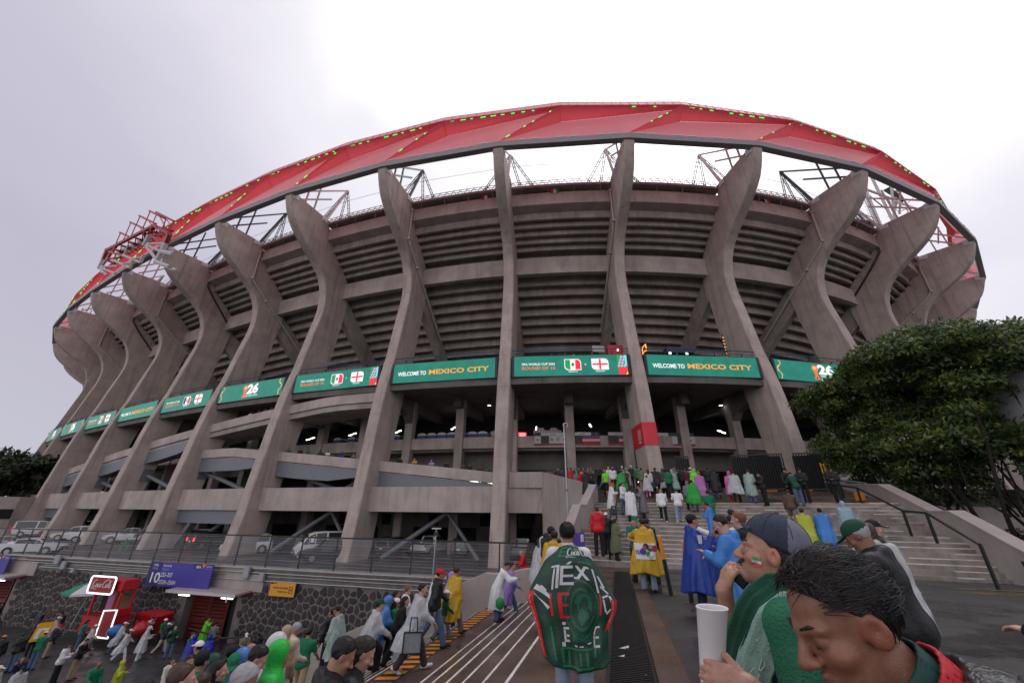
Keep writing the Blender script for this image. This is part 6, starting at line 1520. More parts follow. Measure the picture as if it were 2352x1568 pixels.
def g_hood(F, J, g=.026):
 c, R = J['head'], J['hR']; F.ell(c+R@np.array([0,-.018,.028]), (.085+g*.6,.108+g,.105+g), .03, R); F.cone(c+R@np.array([0,-.04,-.06]), J['neck'], .085, .10, .05)
 F.ell(c+R@np.array([0,.150,-.02]), (.088,.088,.125), .01, R, sub=True)
def g_legs(J, h, to=.97, g=.02, flare=.02, seed=2):
 lo, hi = bounds(J); hi[2] = J['pel'][2]+.2; F = Field(lo, hi, h); F.ell(J['pel']+np.array([0,-.01,-.0]), (.158*J['w']+g,.112+g,.125+g), .04); F.ell(J['waist'], (.138*J['w']+g*.6,.098+g*.6,.10), .04)
 for s in (-1,1): leg(F, J, s, g, to, .025, flare)
 F.wrinkle(.003, 24, seed); F.cut(lambda P: P[...,2]-(J['pel'][2]+.12)); return F.mesh('trousers', 1)
def g_skirt(J, h, hem=.5):
 lo, hi = bounds(J, .3); F = Field(lo, hi, h); z1 = J['pel'][2]+.1; z0 = hem
 F.func(lambda P: (np.sqrt((P[...,0]/(.16+.10*(z1-P[...,2])))**2+(P[...,1]/(.12+.10*(z1-P[...,2])))**2)-1)*.14); F.cut(lambda P: np.maximum(P[...,2]-z1, z0-P[...,2])); return F.mesh('skirt', 1)
def g_cape(J, h, hem=.45, width=.36, depth=.26, hood=0, sleeves=True, seed=3, flow=0.):
 """rain poncho / raincoat: draped cone over the shoulders with folds that widen to the hem"""
 lo, hi = bounds(J, .36); F = Field(lo, hi, h); sp = J['sp']; n = J['neck']; pel = J['pel']; z1 = n[2]+.015; w = J['w']
 zs = J['sho',1][2]
 def f(P):
  z = P[...,2]; t = np.clip((zs-z)/(zs-hem), 0, 1.1); up = np.clip((z-zs+.02)/(z1-zs+.02), 0, 1)
  cy = np.interp(z, [pel[2]-.2, pel[2], n[2]], [pel[1]-.03-flow*.25, pel[1]-.005, n[1]-.01]); x = P[...,0]; y = P[...,1]-cy+flow*.2*t*t
  a = (.205*w+(width-.205)*t**.75)*(1-up**1.6*.62); b = (.135+(depth-.135)*t**.75)*(1-up**2*.50)
  th = np.arctan2(y/b, x/a); ph = seed*1.7
  fold = 1+(.055*np.sin(7*th+ph+2.0*t)+.035*np.sin(12*th-ph+3*t))*t*1.1+.02*np.sin(4*th+9*t+ph)
  return (np.sqrt((x/a)**2+(y/b)**2)/fold-1)*np.minimum(a, b)*.9
 F.func(f)
 if sleeves:
  for s in (-1,1): arm(F, J, s, .03, .93, .06)
 zc = hem+.0
 F.wrinkle(.004, 22, seed)
 sd_ = seed
 F.cut(lambda P: np.maximum(P[...,2]-z1-.01, zc+.035*np.sin(np.arctan2(P[...,1], P[...,0])*3+sd_)-P[...,2]))
 if hood == 1: F.ell(n+np.array([0,-.085,.0]), (.115,.06,.075), .04)
 if hood == 2: g_hood(F, J, .032)
 else: F.ell(n+np.array([0,.02,.06]), (.062,.066,.07), .0, sub=True)
 return F.mesh('cape', 1)
def g_hair(J, h, kind='short', seed=1):
 c, R = J['head'], J['hR']; F = Field(c-np.array([.2,.22,.45]), c+np.array([.2,.2,.22]), h); T = lambda p: c+R@np.array(p)
 F.ell(T((0,-.016,.036)), (.083,.103,.094), .02, R)
 if kind == 'long':
  F.cone(T((0,-.085,.0)), T((0,-.10,-.22)), .075, .06, .04); F.cone(T((.05,-.05,-.02)), T((.06,-.06,-.2)), .04, .03, .03); F.cone(T((-.05,-.05,-.02)), T((-.06,-.06,-.2)), .04, .03, .03)
 if kind == 'pony': F.cone(T((0,-.12,.04)), T((0,-.15,-.12)), .03, .02, .03)
 if kind == 'bushy': F.ell(T((0,-.02,.06)), (.09,.105,.09), .02, R); F.wrinkle(.008, 60, seed)
 F.wrinkle(.0025, 90, seed)
 Rt = R.T.astype(np.float32); cc = c.astype(np.float32)
 def face(P):
  q = (P-cc)@R.astype(np.float32); x, y, z = q[...,0], q[...,1], q[...,2]
  front = np.minimum((y-.030)*.9-(z-.052)*.9, y+.005)
  side = np.minimum(y+.028, -(z+.0))
  return np.maximum(front, np.where(kind in ('long',), -1, side) if kind == 'long' else np.maximum(side, -.045-z-.0*y) )
 F.cut(face); return F.mesh('hair', 1)
def g_cap(J, h, kind='cap'):
 c, R = J['head'], J['hR']; F = Field(c-np.array([.2,.25,.2]), c+np.array([.2,.28,.25]), h); T = lambda p: c+R@np.array(p)
 F.ell(T((0,-.012,.046)), (.089,.108,.092), .02, R); Rf = R.astype(np.float32); cc = c.astype(np.float32)
 lim = .030 if kind != 'beanie' else .0
 F.cut(lambda P: (lim-((P-cc)@Rf)[...,2])+.10*((P-cc)@Rf)[...,1])
 sgn = -1 if kind == 'back' else 1
 if kind in ('cap','back','police'): F.ell(T((0,sgn*.125,.036)), (.068,.075,max(.009,h*.85)), .01, R@rotx(-.16*sgn))
 if kind == 'police': F.ell(T((0,-.0,.105)), (.115,.125,.030), .02, R)
 if kind == 'bucket': F.ell(T((0,-.01,.040)), (.125,.14,max(.012,h*.85)), .02, R)
 if kind == 'beanie': F.ell(T((0,-.02,.08)), (.082,.10,.075), .02, R)
 return F.mesh('cap', 1)
def g_shoes(J, h, sides=(-1,1)):
 lo, hi = bounds(J, .2); hi[2] = max(J['ank',-1][2], J['ank',1][2])+.12; F = Field(lo, hi, h)
 for s in sides:
  a = J['ank',s]; kn = J['knee',s]; pitch = math.atan2(a[1]-kn[1], kn[2]-a[2]); pitch = max(-1.2, min(.5, pitch))*.8; c, sn = math.cos(pitch), math.sin(pitch)
  off = lambda y, z: a+np.array([0, y*c-z*sn, y*sn+z*c]);
  F.cone(off(-.045,-.03), off(.02,-.03), .044, .043, .02); F.cone(off(.02,-.035), off(.155,-.045), .043, .034, .02)
 F.cut(lambda P: -P[...,2]) ; return F.mesh('shoes', 1)
POSES = {
 'stand': dict(lean=2, legs=((3,4),(-2,2)), arms=((4,9,14,5),(6,9,18,8))),
 'stand2': dict(lean=1, legs=((-3,2),(6,8)), arms=((8,12,35,15),(2,8,10,2)), head=(-5,20)),
 'phone': dict(lean=6, legs=((3,4),(-3,2)), arms=((18,10,92,28),(14,8,80,30)), head=(-22,0)),
 'drink': dict(lean=1, legs=((3,4),(-3,2)), arms=((12,14,85,25),(25,22,120,20)), head=(6,10)),
 'arms': dict(lean=3, legs=((5,4),(-5,2)), arms=((10,12,80,50),(12,12,78,45)), head=(-6,-15)),
 'walk': dict(lean=6, legs=((24,10),(-16,22)), arms=((-18,8,18,4),(22,8,28,8)), head=(0,0)),
 'walk2': dict(lean=6, legs=((-16,26),(24,12)), arms=((22,8,30,8),(-18,8,18,4)), head=(-4,0)),
 'climb': dict(lean=14, legs=((46,52),(-6,8)), arms=((-8,10,20,5),(14,10,35,10)), head=(6,0)),
 'climb2': dict(lean=15, legs=((-8,18),(44,48)), arms=((16,10,40,12),(-10,10,20,5)), head=(4,0)),
 'lean': dict(lean=24, legs=((6,4),(0,2)), arms=((30,10,50,20),(32,10,55,25)), head=(-20,0)),
 'raise': dict(lean=2, legs=((3,3),(-3,2)), arms=((6,9,20,5),(60,25,95,5)), head=(-4,-20)),
 'hug': dict(lean=5, legs=((3,3),(-3,2)), arms=((60,30,40,35),(20,10,60,30)), head=(-10,25)),
 'down': dict(lean=8, legs=((14,8),(-10,14)), arms=((2,9,20,5),(12,9,50,20)), head=(-26,0)),
}
SKEL = {}
_pc = {}
def skel(pose, w=1.0):
 if (pose, w) not in SKEL: SKEL[pose, w] = skeleton(w=w, **POSES[pose])
 return SKEL[pose, w]
def part_mesh(key, fn):
 if key not in _pc: _pc[key] = fn()
 return _pc[key]
def skinmat(name, c):
 if name in MATS: return MATS[name]
 m = mat(name, c, .5, 0, .12, 14, .15, 120); b = m.node_tree.nodes['Principled BSDF']; b.inputs['Subsurface Weight'].default_value = .0
 return m
SKIN = [skinmat('skin light', (.46,.27,.20)), skinmat('skin tan', (.33,.175,.115)), skinmat('skin brown', (.22,.11,.07))]
CLO = {}
def cloth(c, kind='cloth'):
 key = (c, kind)
 if key in CLO: return CLO[key]
 n = '%s %d' % (kind, len(CLO))
 if kind == 'plastic':
  m = mat('rain plastic '+n, c, .28, 0, .10, 12, .5, 18); nt = m.node_tree
  t = nt.nodes.new('ShaderNodeBsdfTranslucent'); t.inputs[0].default_value = (*c, 1); mx = nt.nodes.new('ShaderNodeMixShader'); mx.inputs[0].default_value = .3
  nt.links.new(nt.nodes['Principled BSDF'].outputs[0], mx.inputs[1]); nt.links.new(t.outputs[0], mx.inputs[2]); nt.links.new(mx.outputs[0], nt.nodes['Material Output'].inputs[0])
 elif kind == 'clear':
  m = mat('clear rain plastic '+n, c, .25, 0, .05, 8, .3, 14); nt = m.node_tree
  t = nt.nodes.new('ShaderNodeBsdfTransparent'); t.inputs[0].default_value = (.92,.94,.95,1); mx = nt.nodes.new('ShaderNodeMixShader')
  lw = nt.nodes.new('ShaderNodeTexNoise'); lw.inputs['Scale'].default_value = 9; rg = nt.nodes.new('ShaderNodeMapRange'); rg.inputs[1].default_value = .3; rg.inputs[2].default_value = .7; rg.inputs[3].default_value = .30; rg.inputs[4].default_value = .50
  nt.links.new(lw.outputs[0], rg.inputs[0]); nt.links.new(rg.outputs[0], mx.inputs[0])
  nt.links.new(nt.nodes['Principled BSDF'].outputs[0], mx.inputs[1]); nt.links.new(t.outputs[0], mx.inputs[2]); nt.links.new(mx.outputs[0], nt.nodes['Material Output'].inputs[0])
 else: m = mat('cloth '+n, c, .8 if kind == 'cloth' else .45, 0, .12, 10, .4, 30, spec=.3)
 CLO[key] = m; return m
COLR = dict(white=(.70,.70,.72), black=(.014,.014,.016), navy=(.018,.024,.055), grey=(.16,.16,.175), dgrey=(.05,.05,.055), green=(.010,.16,.075), dgreen=(.008,.06,.035), teal=(.02,.13,.12), red=(.55,.015,.025), yellow=(.72,.44,.02), lemon=(.55,.60,.05), blue=(.02,.07,.42), lblue=(.07,.28,.75), sky=(.36,.52,.60), pink=(.72,.16,.42), orchid=(.55,.20,.52), purple=(.30,.14,.62), lilac=(.42,.28,.70), neon=(.16,.75,.03), bgreen=(.02,.42,.05), olive=(.14,.16,.085), khaki=(.36,.26,.17), beige=(.50,.42,.36), brown=(.09,.055,.04), jeans=(.085,.13,.22), ljeans=(.22,.29,.38), clear=(.62,.66,.70), cgreen=(.42,.58,.53), maroon=(.12,.015,.03), gold=(.50,.36,.05), orange=(.75,.25,.02), camo=(.20,.15,.11), pale=(.62,.58,.55), royal=(.02,.035,.45))
HAIRC = dict(black=(.010,.008,.008), brown=(.05,.028,.018), dbrown=(.022,.014,.011), blond=(.30,.17,.08), grey=(.32,.32,.33), ginger=(.18,.065,.03))
def place(px, py, top, zoff=0.):
 """distance along the view ray of the head at which a person whose head top is `top` above the feet stands on the ground"""
 best = None; d0 = ray(px, py); prev = None; D = 2.0
 while D < 75:
  p = d0*D; g = p.z - (ground(p.x, p.y)+zoff+top)
  if prev is not None and prev > 0 >= g: best = D
  prev = g; D += .05 if D < 12 else .1
 if best is None:
  best = min(((abs((d0*D).z-(ground(*(d0*D).xy)+zoff+top)), D) for D in np.arange(24, 42, .5)))[1]
 return best
PEOPLE = []
def person(px, py, lab, H=1.72, face=0, pose='stand', top='tee', tc='green', leg='trousers', lc='jeans', hair='short', hc='black', hat=None, hatc='white', skin=1, shoe='black', D=None, w=1.0, z=0., under=None, at=None, group='crowd of fans', fine=None, seed=None):
 J = skel(pose, w); top_ = (J['head'][2]+.120)/1.72; hy = J['head'][1]*H/1.72
 if at is None:
  d = ray(px, py)
  dist = D if D is not None else place(px, py, H*top_, z)
  p = d*dist; gz = ground(p.x, p.y)+z
  if D is not None: H = max(H*.88, min(H*1.12, (p.z-gz)/top_)); gz = p.z-H*top_
  f_ = math.atan2(p.y, p.x)+face*D2R; loc = Vector((p.x-math.cos(f_)*hy, p.y-math.sin(f_)*hy, gz))
 else: loc = Vector(at); dist = math.hypot(loc.x, loc.y)
 hi = dist < 13 if fine is None else fine; h = .0135 if hi else (.020 if dist < 24 else .026); hk = .009 if hi else (.015 if dist < 24 else .022); q = (round(h,4), round(hk,4))
 az = math.atan2(loc.y, loc.x); fd = az + face*D2R; sd = seed if seed is not None else (len(PEOPLE) % 3)
 e = empty('person', loc, lab, 'person', group, rz=fd-math.pi/2); s = H/1.72; e.scale = (s, s, s)
 def put(nm, key, fn, m):
  me = part_mesh((nm, pose, w, key, q), fn); me.name = nm; o = bpy.data.objects.new(nm, me); COL.objects.link(o); o.parent = e
  if not me.materials: me.materials.append(m)
  o.material_slots[0].link = 'OBJECT'; o.material_slots[0].material = m; WLOC[o.name] = Vector((0,0,0)); return o
 put('body', 0, lambda: g_body(J, hk, h < .022), SKIN[skin])
 kind = 'cloth'
 if leg == 'trousers': put('trousers', 't', lambda: g_legs(J, h), cloth(COLR[lc]))
 elif leg == 'shorts': put('shorts', 's', lambda: g_legs(J, h, .45, .03, 0), cloth(COLR[lc]))
 elif leg == 'wide': put('trousers', 'w', lambda: g_legs(J, h, .97, .04, .06), cloth(COLR[lc]))
 elif leg == 'skirt': put('skirt', 'k', lambda: g_skirt(J, h), cloth(COLR[lc]))
 if under: put('shirt', 'u', lambda: g_top(J, h, .35, .10, .012, 5), cloth(COLR[under]))
 hood = top.endswith('_hood'); tb_ = top.replace('_hood', '')
 if tb_ == 'tee': put('shirt', 'tee', lambda: g_top(J, h, .33, .12, .024, 2), cloth(COLR[tc]))
 elif tb_ == 'shirt': put('shirt', 'ls', lambda: g_top(J, h, .96, .12, .022, 3), cloth(COLR[tc]))
 elif tb_ == 'jacket': put('jacket', ('jk', hood, sd), lambda: g_top(J, h, .97, .16, .036, 4+sd, 2 if hood else 1), cloth(COLR[tc], 'shell'))
 elif tb_ in ('poncho','clear','plastic','coat','clearcoat'):
  kd = 'clear' if tb_ in ('clear','clearcoat') else ('plastic' if tb_ != 'coat' else 'shell')
  hem, wd, dp = {'poncho': (.42,.43,.30), 'clear': (.45,.40,.29), 'plastic': (.36,.34,.27), 'coat': (.32,.31,.25), 'clearcoat': (.36,.32,.26)}[tb_]
  put('rain_poncho' if tb_ in ('poncho','clear') else 'raincoat', (tb_, hood, sd), lambda: g_cape(J, h, hem, wd, dp, 2 if hood else 1, True, sd+1, .35 if pose.startswith(('walk','climb')) else 0), cloth(COLR[tc], kd))
 if hair and not hood: put('hair', hair, lambda: g_hair(J, hk, hair), cloth(HAIRC[hc], 'hair'))
 if hat: put('cap', hat, lambda: g_cap(J, hk, hat), cloth(COLR[hatc]))
 if leg:
  for x in (-1,1): put('shoe', x, lambda: g_shoes(J, h, (x,)), cloth(COLR[shoe]))
 PEOPLE.append((e, dist)); return e
# ================================================================== THE CROWD
CROP = dict(A=(0,2330,3.911), B=(400,2380,4.4675), C=(700,2400,4.738), E=(2200,1820,5.0575), F=(2550,1820,4.704), T=(1200,2050,2.303), U=(1800,2050,2.303), V=(2200,1800,2.4125), W=(2900,1350,1.96))
def P(c, a, b, lab, **k):
 x0, y0, s = CROP[c]; return person((x0+a/s)/1.7415, (y0+b/s)/1.7415, 'person '+lab, **k)
away, left, right, front = 0, 90, -90, 180
P('E',160,218,'in black with white trim holding a drink behind the ramp parapet',face=150,pose='drink',top='jacket',tc='black',lc='dgrey',hair='long')
P('E',240,250,'in a dark coat behind the ramp parapet beside the mast',face=20,top='jacket',tc='dgrey',lc='black')
P('E',345,246,'with a broad dark grey jacket seen from behind at the stair parapet',top='jacket',tc='dgrey',lc='black',w=1.15)
P('E',412,256,'in an orange red jacket among dark coats at the parapet',face=30,top='jacket',tc='red',lc='black')
P('E',490,228,'in a long grey coat left of the person dressed all in red',top='coat',tc='grey',lc='black',face=160)
P('E',578,224,'with a raised arm in dark clothes above the person in red',pose='raise',face=160,top='jacket',tc='dgreen',lc='black')
P('E',664,240,'in a dark brown jacket behind the grey beanie',face=170,top='jacket',tc='brown',lc='black')
red_p = P('E',605,322,'dressed all in red with long black hair holding an orange ball',face=-120,pose='drink',top='shirt',tc='red',leg='wide',lc='red',hair='long',H=1.66)
P('E',765,260,'with grey beanie, gold top and open brown coat at the plaza edge',face=170,top='jacket',tc='brown',under='gold',leg='skirt',lc='black',hair='long',hc='black',hat='beanie',hatc='grey',skin=0)
P('E',875,298,'in black with a green cap right of the grey beanie',face=150,pose='raise',top='jacket',tc='black',lc='black',hair='long',hat='cap',hatc='green')
P('E',820,218,'with a red hat and green white jersey behind the grey beanie',face=150,top='tee',tc='green',hat='beanie',hatc='red')
P('E',1078,258,'in a navy sweater and blue jeans striding on the plaza',face=-100,pose='walk',top='shirt',tc='navy',lc='jeans')
P('E',1108,292,'in a neon yellow green vest at the yellow notice board',face=160,top='tee',tc='neon',lc='black',hair='short')
P('E',1175,212,'with a gold hat and white dress under the yellow notice board',face=180,top='shirt',tc='white',leg='skirt',lc='white',hair='long',hc='blond',hat='bucket',hatc='gold',skin=0)
P('E',1258,248,'with long dark hair and a white and red varsity jacket',face=0,top='jacket',tc='white',lc='black',hair='long',hat='beanie',hatc='pink')
P('E',1345,226,'in a navy hood behind the varsity jacket',face=10,top='jacket_hood',tc='navy',lc='black')
P('E',1450,210,'with a white cap and grey hood above the bright green poncho',face=170,top='jacket',tc='grey',hat='cap',hatc='white')
P('E',1528,262,'in a beige translucent hood right of the bright green poncho',face=0,top='clear_hood',tc='beige',lc='black')
P('E',1425,305,'in a bright green poncho seen from behind on the plaza',top='poncho',tc='bgreen',lc='black',hair='short')
P('E',1512,288,'in a patterned jersey looking at a phone with a blue bag',face=170,pose='phone',top='tee',tc='dgrey',lc='maroon',skin=1)
P('E',1635,216,'with a red and white hat and black clothes on the plaza',face=-30,top='jacket',tc='black',lc='black',hat='beanie',hatc='white',skin=0)
P('E',1748,230,'in a green shirt near the slatted screen left of the banded rib',face=20,top='tee',tc='green',lc='black')
P('E',1835,258,'with an olive jacket seen from behind beside the green shirt',top='jacket',tc='olive',lc='khaki',skin=0)
P('E',1972,288,'with long hair and a cream top with brown backpack straps',top='shirt',tc='pale',lc='black',hair='long',hc='brown')
P('F',165,375,'the child in a white translucent poncho and pink trousers',H=1.42,pose='walk',top='clear',tc='clear',lc='pink',hair='short',shoe='white')
P('F',225,328,'the child in a teal translucent poncho beside the big black poncho',H=1.40,top='clear',tc='teal',lc='black')
P('F',320,238,'in a big flowing black poncho with a black hat',pose='walk',top='poncho',tc='black',lc='black',hat='bucket',hatc='black',w=1.2)
P('F',505,296,'in a white translucent poncho flapping right of the black poncho',H=1.6,pose='walk2',top='clear',tc='clear',lc='black',shoe='white')
P('F',462,252,'in a dark hood between the black poncho and the banded rib',top='jacket_hood',tc='dgrey',lc='black')
P('F',560,268,'in a green shirt at the foot of the red banded rib',top='tee',tc='green',lc='black')
P('F',635,272,'in a hooded translucent poncho walking past the banded rib',pose='walk',top='clear_hood',tc='cgreen',lc='black',shoe='khaki')
P('F',682,244,'with a grey hood right of the banded rib',top='jacket_hood',tc='grey',lc='black')
P('F',748,232,'with a black backpack and dark coat on the plaza',pose='walk2',top='coat',tc='black',lc='jeans')
P('F',820,242,'in dark clothes left of the blue shirt near the turnstiles',face=10,top='jacket',tc='black',lc='black')
P('F',870,238,'in a royal blue shirt near the turnstiles',face=-60,top='tee',tc='royal',lc='black',skin=2)
P('F',925,250,'in a maroon shirt left of the white bucket hat',face=-20,top='shirt',tc='maroon',lc='black')
P('F',985,234,'with a white bucket hat and translucent poncho',top='clear',tc='clear',lc='jeans',hat='bucket',hatc='white',leg='shorts')
P('F',1050,260,'in a neon green hood behind the white bucket hat',top='jacket_hood',tc='neon',lc='black')
P('F',1140,332,'with blond hair and a pink poncho, hood down',pose='walk',top='plastic',tc='orchid',lc='pink',hair='bushy',hc='blond',skin=0)
P('F',1300,238,'in a black hoodie and blue jeans facing the turnstiles',top='jacket',tc='black',lc='jeans',w=1.12)
P('F',1425,262,'with a dark coat and backpack over a white jersey',pose='walk',top='coat',tc='black',lc='jeans')
P('F',1705,308,'in a long hooded pink raincoat on the top step',pose='walk',top='plastic_hood',tc='pink',lc='red',shoe='beige',H=1.68)
P('F',1785,338,'in a pale translucent poncho behind the pink raincoat',pose='walk2',top='clear',tc='clear',lc='black')
P('F',2070,303,'in a long translucent green raincoat with blue jeans',face=-15,top='clearcoat',tc='cgreen',lc='jeans',hc='brown',skin=0)
P('F',2255,336,'in black police uniform bending his head over a phone',face=120,pose='phone',top='jacket',tc='black',lc='black',hat='police',hatc='black',group='police officers')
P('W',468,1048,'in black police uniform half hidden by the dark green hoodie',face=-140,top='jacket',tc='black',lc='black',hat='police',hatc='black',group='police officers')
P('W',505,1062,'in a dark green hoodie and blue jeans among the police',face=30,pose='lean',top='jacket',tc='dgreen',lc='jeans')
P('W',578,1031,'in police uniform with a white banded cap right of the green hoodie',face=170,pose='arms',top='jacket',tc='black',lc='black',hat='police',hatc='black',skin=2,group='police officers')
P('W',825,1033,'in police uniform standing alone beside the handrail, arm bent',face=170,pose='arms',top='jacket',tc='black',lc='black',hat='police',hatc='black',skin=2,group='police officers')
P('W',490,1205,'in a brown jacket and checked shorts near the top step',pose='climb',top='jacket',tc='brown',leg='shorts',lc='grey',hc='brown')
P('W',597,1350,'in a yellow green rain poncho climbing behind the grey cap',pose='climb2',top='plastic',tc='lemon',lc='grey',hair='short',hc='dbrown',skin=0)
P('W',735,1338,'in a light blue rain poncho at the middle of the stairs',pose='climb',top='plastic',tc='lblue',leg='shorts',lc='black',H=1.7)
P('W',918,1298,'in a pale blue hooded rain jacket climbing near the handrail',pose='climb2',top='plastic_hood',tc='sky',lc='black',H=1.66)
P('W',1150,1432,'with a black cap and glasses beside the white translucent cape',face=-80,top='jacket',tc='black',hat='cap',hatc='black',skin=0,D=9)
P('W',1112,1452,'in a white translucent cape behind the black rain jacket',face=-10,top='clear',tc='white',hair='long',hc='brown',D=8,H=1.66)
P('E',1268,614,'with a red cap in a long white raincoat on the stairs',face=-90,pose='phone',top='coat',tc='white',lc='jeans',hat='cap',hatc='red',hc='grey')
P('E',1468,563,'in a white track jacket and jeans talking on the stairs',face=-120,pose='arms',top='jacket',tc='white',lc='jeans',under='teal')
P('E',1605,706,'in a white raincoat seen from behind on the stairs',top='coat',tc='white',lc='black',face=-10)
P('E',1788,640,'in a long grey raincoat facing left on the stairs',face=100,pose='phone',top='coat',tc='grey',lc='black')
P('F',432,660,'with long blond hair, white sweater and black leggings climbing',pose='climb',top='jacket',tc='white',lc='black',hair='long',hc='blond',shoe='white',H=1.66,skin=0)
P('F',722,656,'in a white tee, green cap and blue jeans climbing the stairs',pose='climb2',top='tee',tc='white',lc='ljeans',hat='back',hatc='green',w=1.1,skin=0,shoe='white')
P('F',925,520,'in a hooded grey translucent jacket near the top step',pose='climb',top='jacket_hood',tc='grey',lc='black',H=1.6)
P('F',1002,468,'in a long green poncho near the top step',pose='climb2',top='poncho',tc='bgreen',lc='grey',hair='short')
P('F',1312,690,'in a green football jersey seen from behind on the stairs',pose='climb',top='tee',tc='green',leg='shorts',lc='green',w=1.12)
P('F',1298,928,'in a light blue poncho looking at a phone, left side of the cap wearer',face=70,pose='phone',top='plastic',tc='lblue',lc='black')
P('F',1745,1016,'with dark hair in black, upper one of the pair left of the ginger man',face=30,top='jacket',tc='black',D=13)
P('F',1738,1126,'with dark hair and a white shirt left of the ginger man',face=40,top='tee',tc='white',H=1.6,D=10)
P('F',1868,1056,'with ginger hair and a black shirt with white shoulder stripes',face=70,top='tee',tc='black',hc='ginger',skin=0,D=8)
P('V',1600,735,'in a blue poncho behind the light blue rain jacket',face=40,top='plastic',tc='blue',lc='black',D=11,H=1.62)
P('E',775,1148,'with a black cap worn backwards and long black rain jacket',face=-25,pose='drink',top='coat',tc='black',lc='black',hat='back',hatc='black',skin=2)
P('E',935,1040,'in a red rain jacket at the left end of the stairs',face=20,top='jacket',tc='red',lc='black',hc='brown',D=19)
P('E',1032,1172,'in a yellow poncho left of the white cap at the stairs',face=150,top='poncho',tc='yellow',lc='jeans',hc='brown',skin=0)
P('E',1130,1230,'with a white cap and black leather jacket at the stair foot',face=-15,top='jacket',tc='black',lc='black',hat='back',hatc='white',H=1.76)
P('E',1322,1283,'in a long olive trench coat smiling at the stair foot',face=-60,pose='arms',top='coat',tc='olive',lc='black',hair='long',H=1.68)
P('E',1698,1238,'with a green cap hugging the person in yellow',face=-170,pose='hug',top='tee',tc='teal',lc='black',hat='cap',hatc='green',skin=0,D=14.2)
bag_p = P('E',1852,1280,'in a yellow poncho seen from behind holding a printed bag',face=5,pose='hug',top='poncho',tc='yellow',lc='ljeans',D=13)
P('E',1955,1275,'in dark clothes behind the yellow poncho at the stair foot',face=-40,top='jacket',tc='navy',lc='black',D=15)
P('V',1362,618,'in a dark blue poncho and black cap drinking from a white cup',face=-75,pose='drink',top='poncho',tc='blue',lc='navy',hat='cap',hatc='black',H=1.76,D=9.8,seed=2)
P('V',1632,622,'in a light blue rain jacket looking down at a phone',face=75,pose='phone',top='plastic',tc='lblue',lc='black',hc='dbrown',skin=0,H=1.80,D=7.2)
P('U',930,128,'with a black cap behind the yellow poncho left of the draped fan',face=-30,top='jacket',tc='black',hat='cap',hatc='black',D=11)
P('U',962,165,'in a yellow poncho just left of the draped fan',face=-20,top='poncho',tc='yellow',lc='jeans',hair='short',D=9,H=1.7)
P('U',885,188,'in a dark cap further left of the yellow poncho',face=-20,top='jacket',tc='dgrey',hat='cap',hatc='navy',D=13)
P('U',828,243,'in a white translucent cape near the parking fence',face=-60,top='clear',tc='white',lc='grey',hair='bushy',D=15)
P('U',858,228,'in a pale hooded poncho beside the white translucent cape',face=-40,top='clear_hood',tc='white',lc='jeans',D=13)
P('U',660,345,'bald with a red rain jacket striding at the fence',face=100,pose='phone',top='jacket',tc='red',lc='black',hair=None,skin=0,D=24)
P('U',540,452,'in a long white raincoat bending on the brown steps',face=-90,pose='lean',top='coat',tc='white',lc='jeans',D=13)
P('U',578,462,'in a purple poncho behind the long white raincoat on the steps',face=-90,pose='walk',top='poncho',tc='lilac',lc='jeans',skin=0,D=14)
P('U',1115,330,'standing in pale translucent poncho hidden behind the draped fan',face=-20,pose='walk',top='clear',tc='white',lc='ljeans',shoe='white',D=6.6,H=1.62)
P('T',350,858,'in a translucent green cape at the sloping parapet',face=60,pose='down',top='clear',tc='cgreen',lc='navy',D=17)
P('T',300,882,'in dark clothes left of the translucent green cape',face=50,top='jacket',tc='black',lc='black',D=18)
P('T',752,796,'with a dark green cap in a translucent white poncho on the stairs',face=-80,pose='climb',top='clear',tc='clear',lc='black',hat='cap',hatc='dgreen',skin=0,H=1.76,D=11.5)
P('T',830,770,'in a blue translucent hood behind the dark green cap',face=-80,pose='climb',top='clear_hood',tc='lblue',lc='black',D=12.5)
P('T',890,718,'with dark hair behind the blue translucent hood',face=-80,top='tee',tc='dgrey',D=16)
P('T',905,786,'with a white cap and green jersey on the stairs',face=-80,pose='climb2',top='shirt',tc='green',lc='white',hair='long',hat='cap',hatc='white',D=12.6)
P('T',1005,668,'with ginger beard and white tee behind the long haired one in black',face=-80,pose='climb',top='tee',tc='white',hc='ginger',skin=0)
P('T',985,766,'with long black hair in black beside the big translucent poncho',face=-85,pose='climb2',top='shirt',tc='black',lc='black',hair='long',skin=0,H=1.66,D=11.8)
bagp2 = P('T',1140,648,'in a big flowing translucent poncho carrying a clear bag',face=-85,pose='walk',top='clear',tc='clear',lc='dgrey',shoe='white',skin=0,H=1.80,seed=1,D=10.2)
P('T',1265,568,'bald with a white striped track jacket on the landing',face=-80,pose='walk',top='jacket',tc='white',lc='khaki',hair=None,skin=0,D=13.5)
P('T',1298,520,'with a red cap behind the bald one on the landing',face=-80,pose='walk2',top='jacket',tc='black',hat='cap',hatc='red')
P('T',1385,570,'with a black cap and black shirt stepping onto the landing',face=-80,pose='climb',top='shirt',tc='black',lc='black',hat='cap',hatc='black')
P('T',1362,712,'the child with a white cap and green top on the striped band',face=-90,pose='walk',top='shirt',tc='dgreen',lc='grey',hat='cap',hatc='white',H=1.32,shoe='green',D=12.6)
P('T',1405,552,'in a hooded purple poncho on the landing',face=-70,pose='walk',top='poncho_hood',tc='lilac',lc='dgrey',H=1.66)
P('T',1448,500,'with brown hair in a yellow poncho at the end of the landing',face=-50,pose='walk2',top='poncho',tc='yellow',lc='grey',hair='bushy',hc='brown',H=1.66)
P('T',95,1058,'in a green football jersey with white shoulder stripes seen from behind',face=-30,pose='walk',top='tee',tc='green',lc='khaki',w=1.12,D=14)
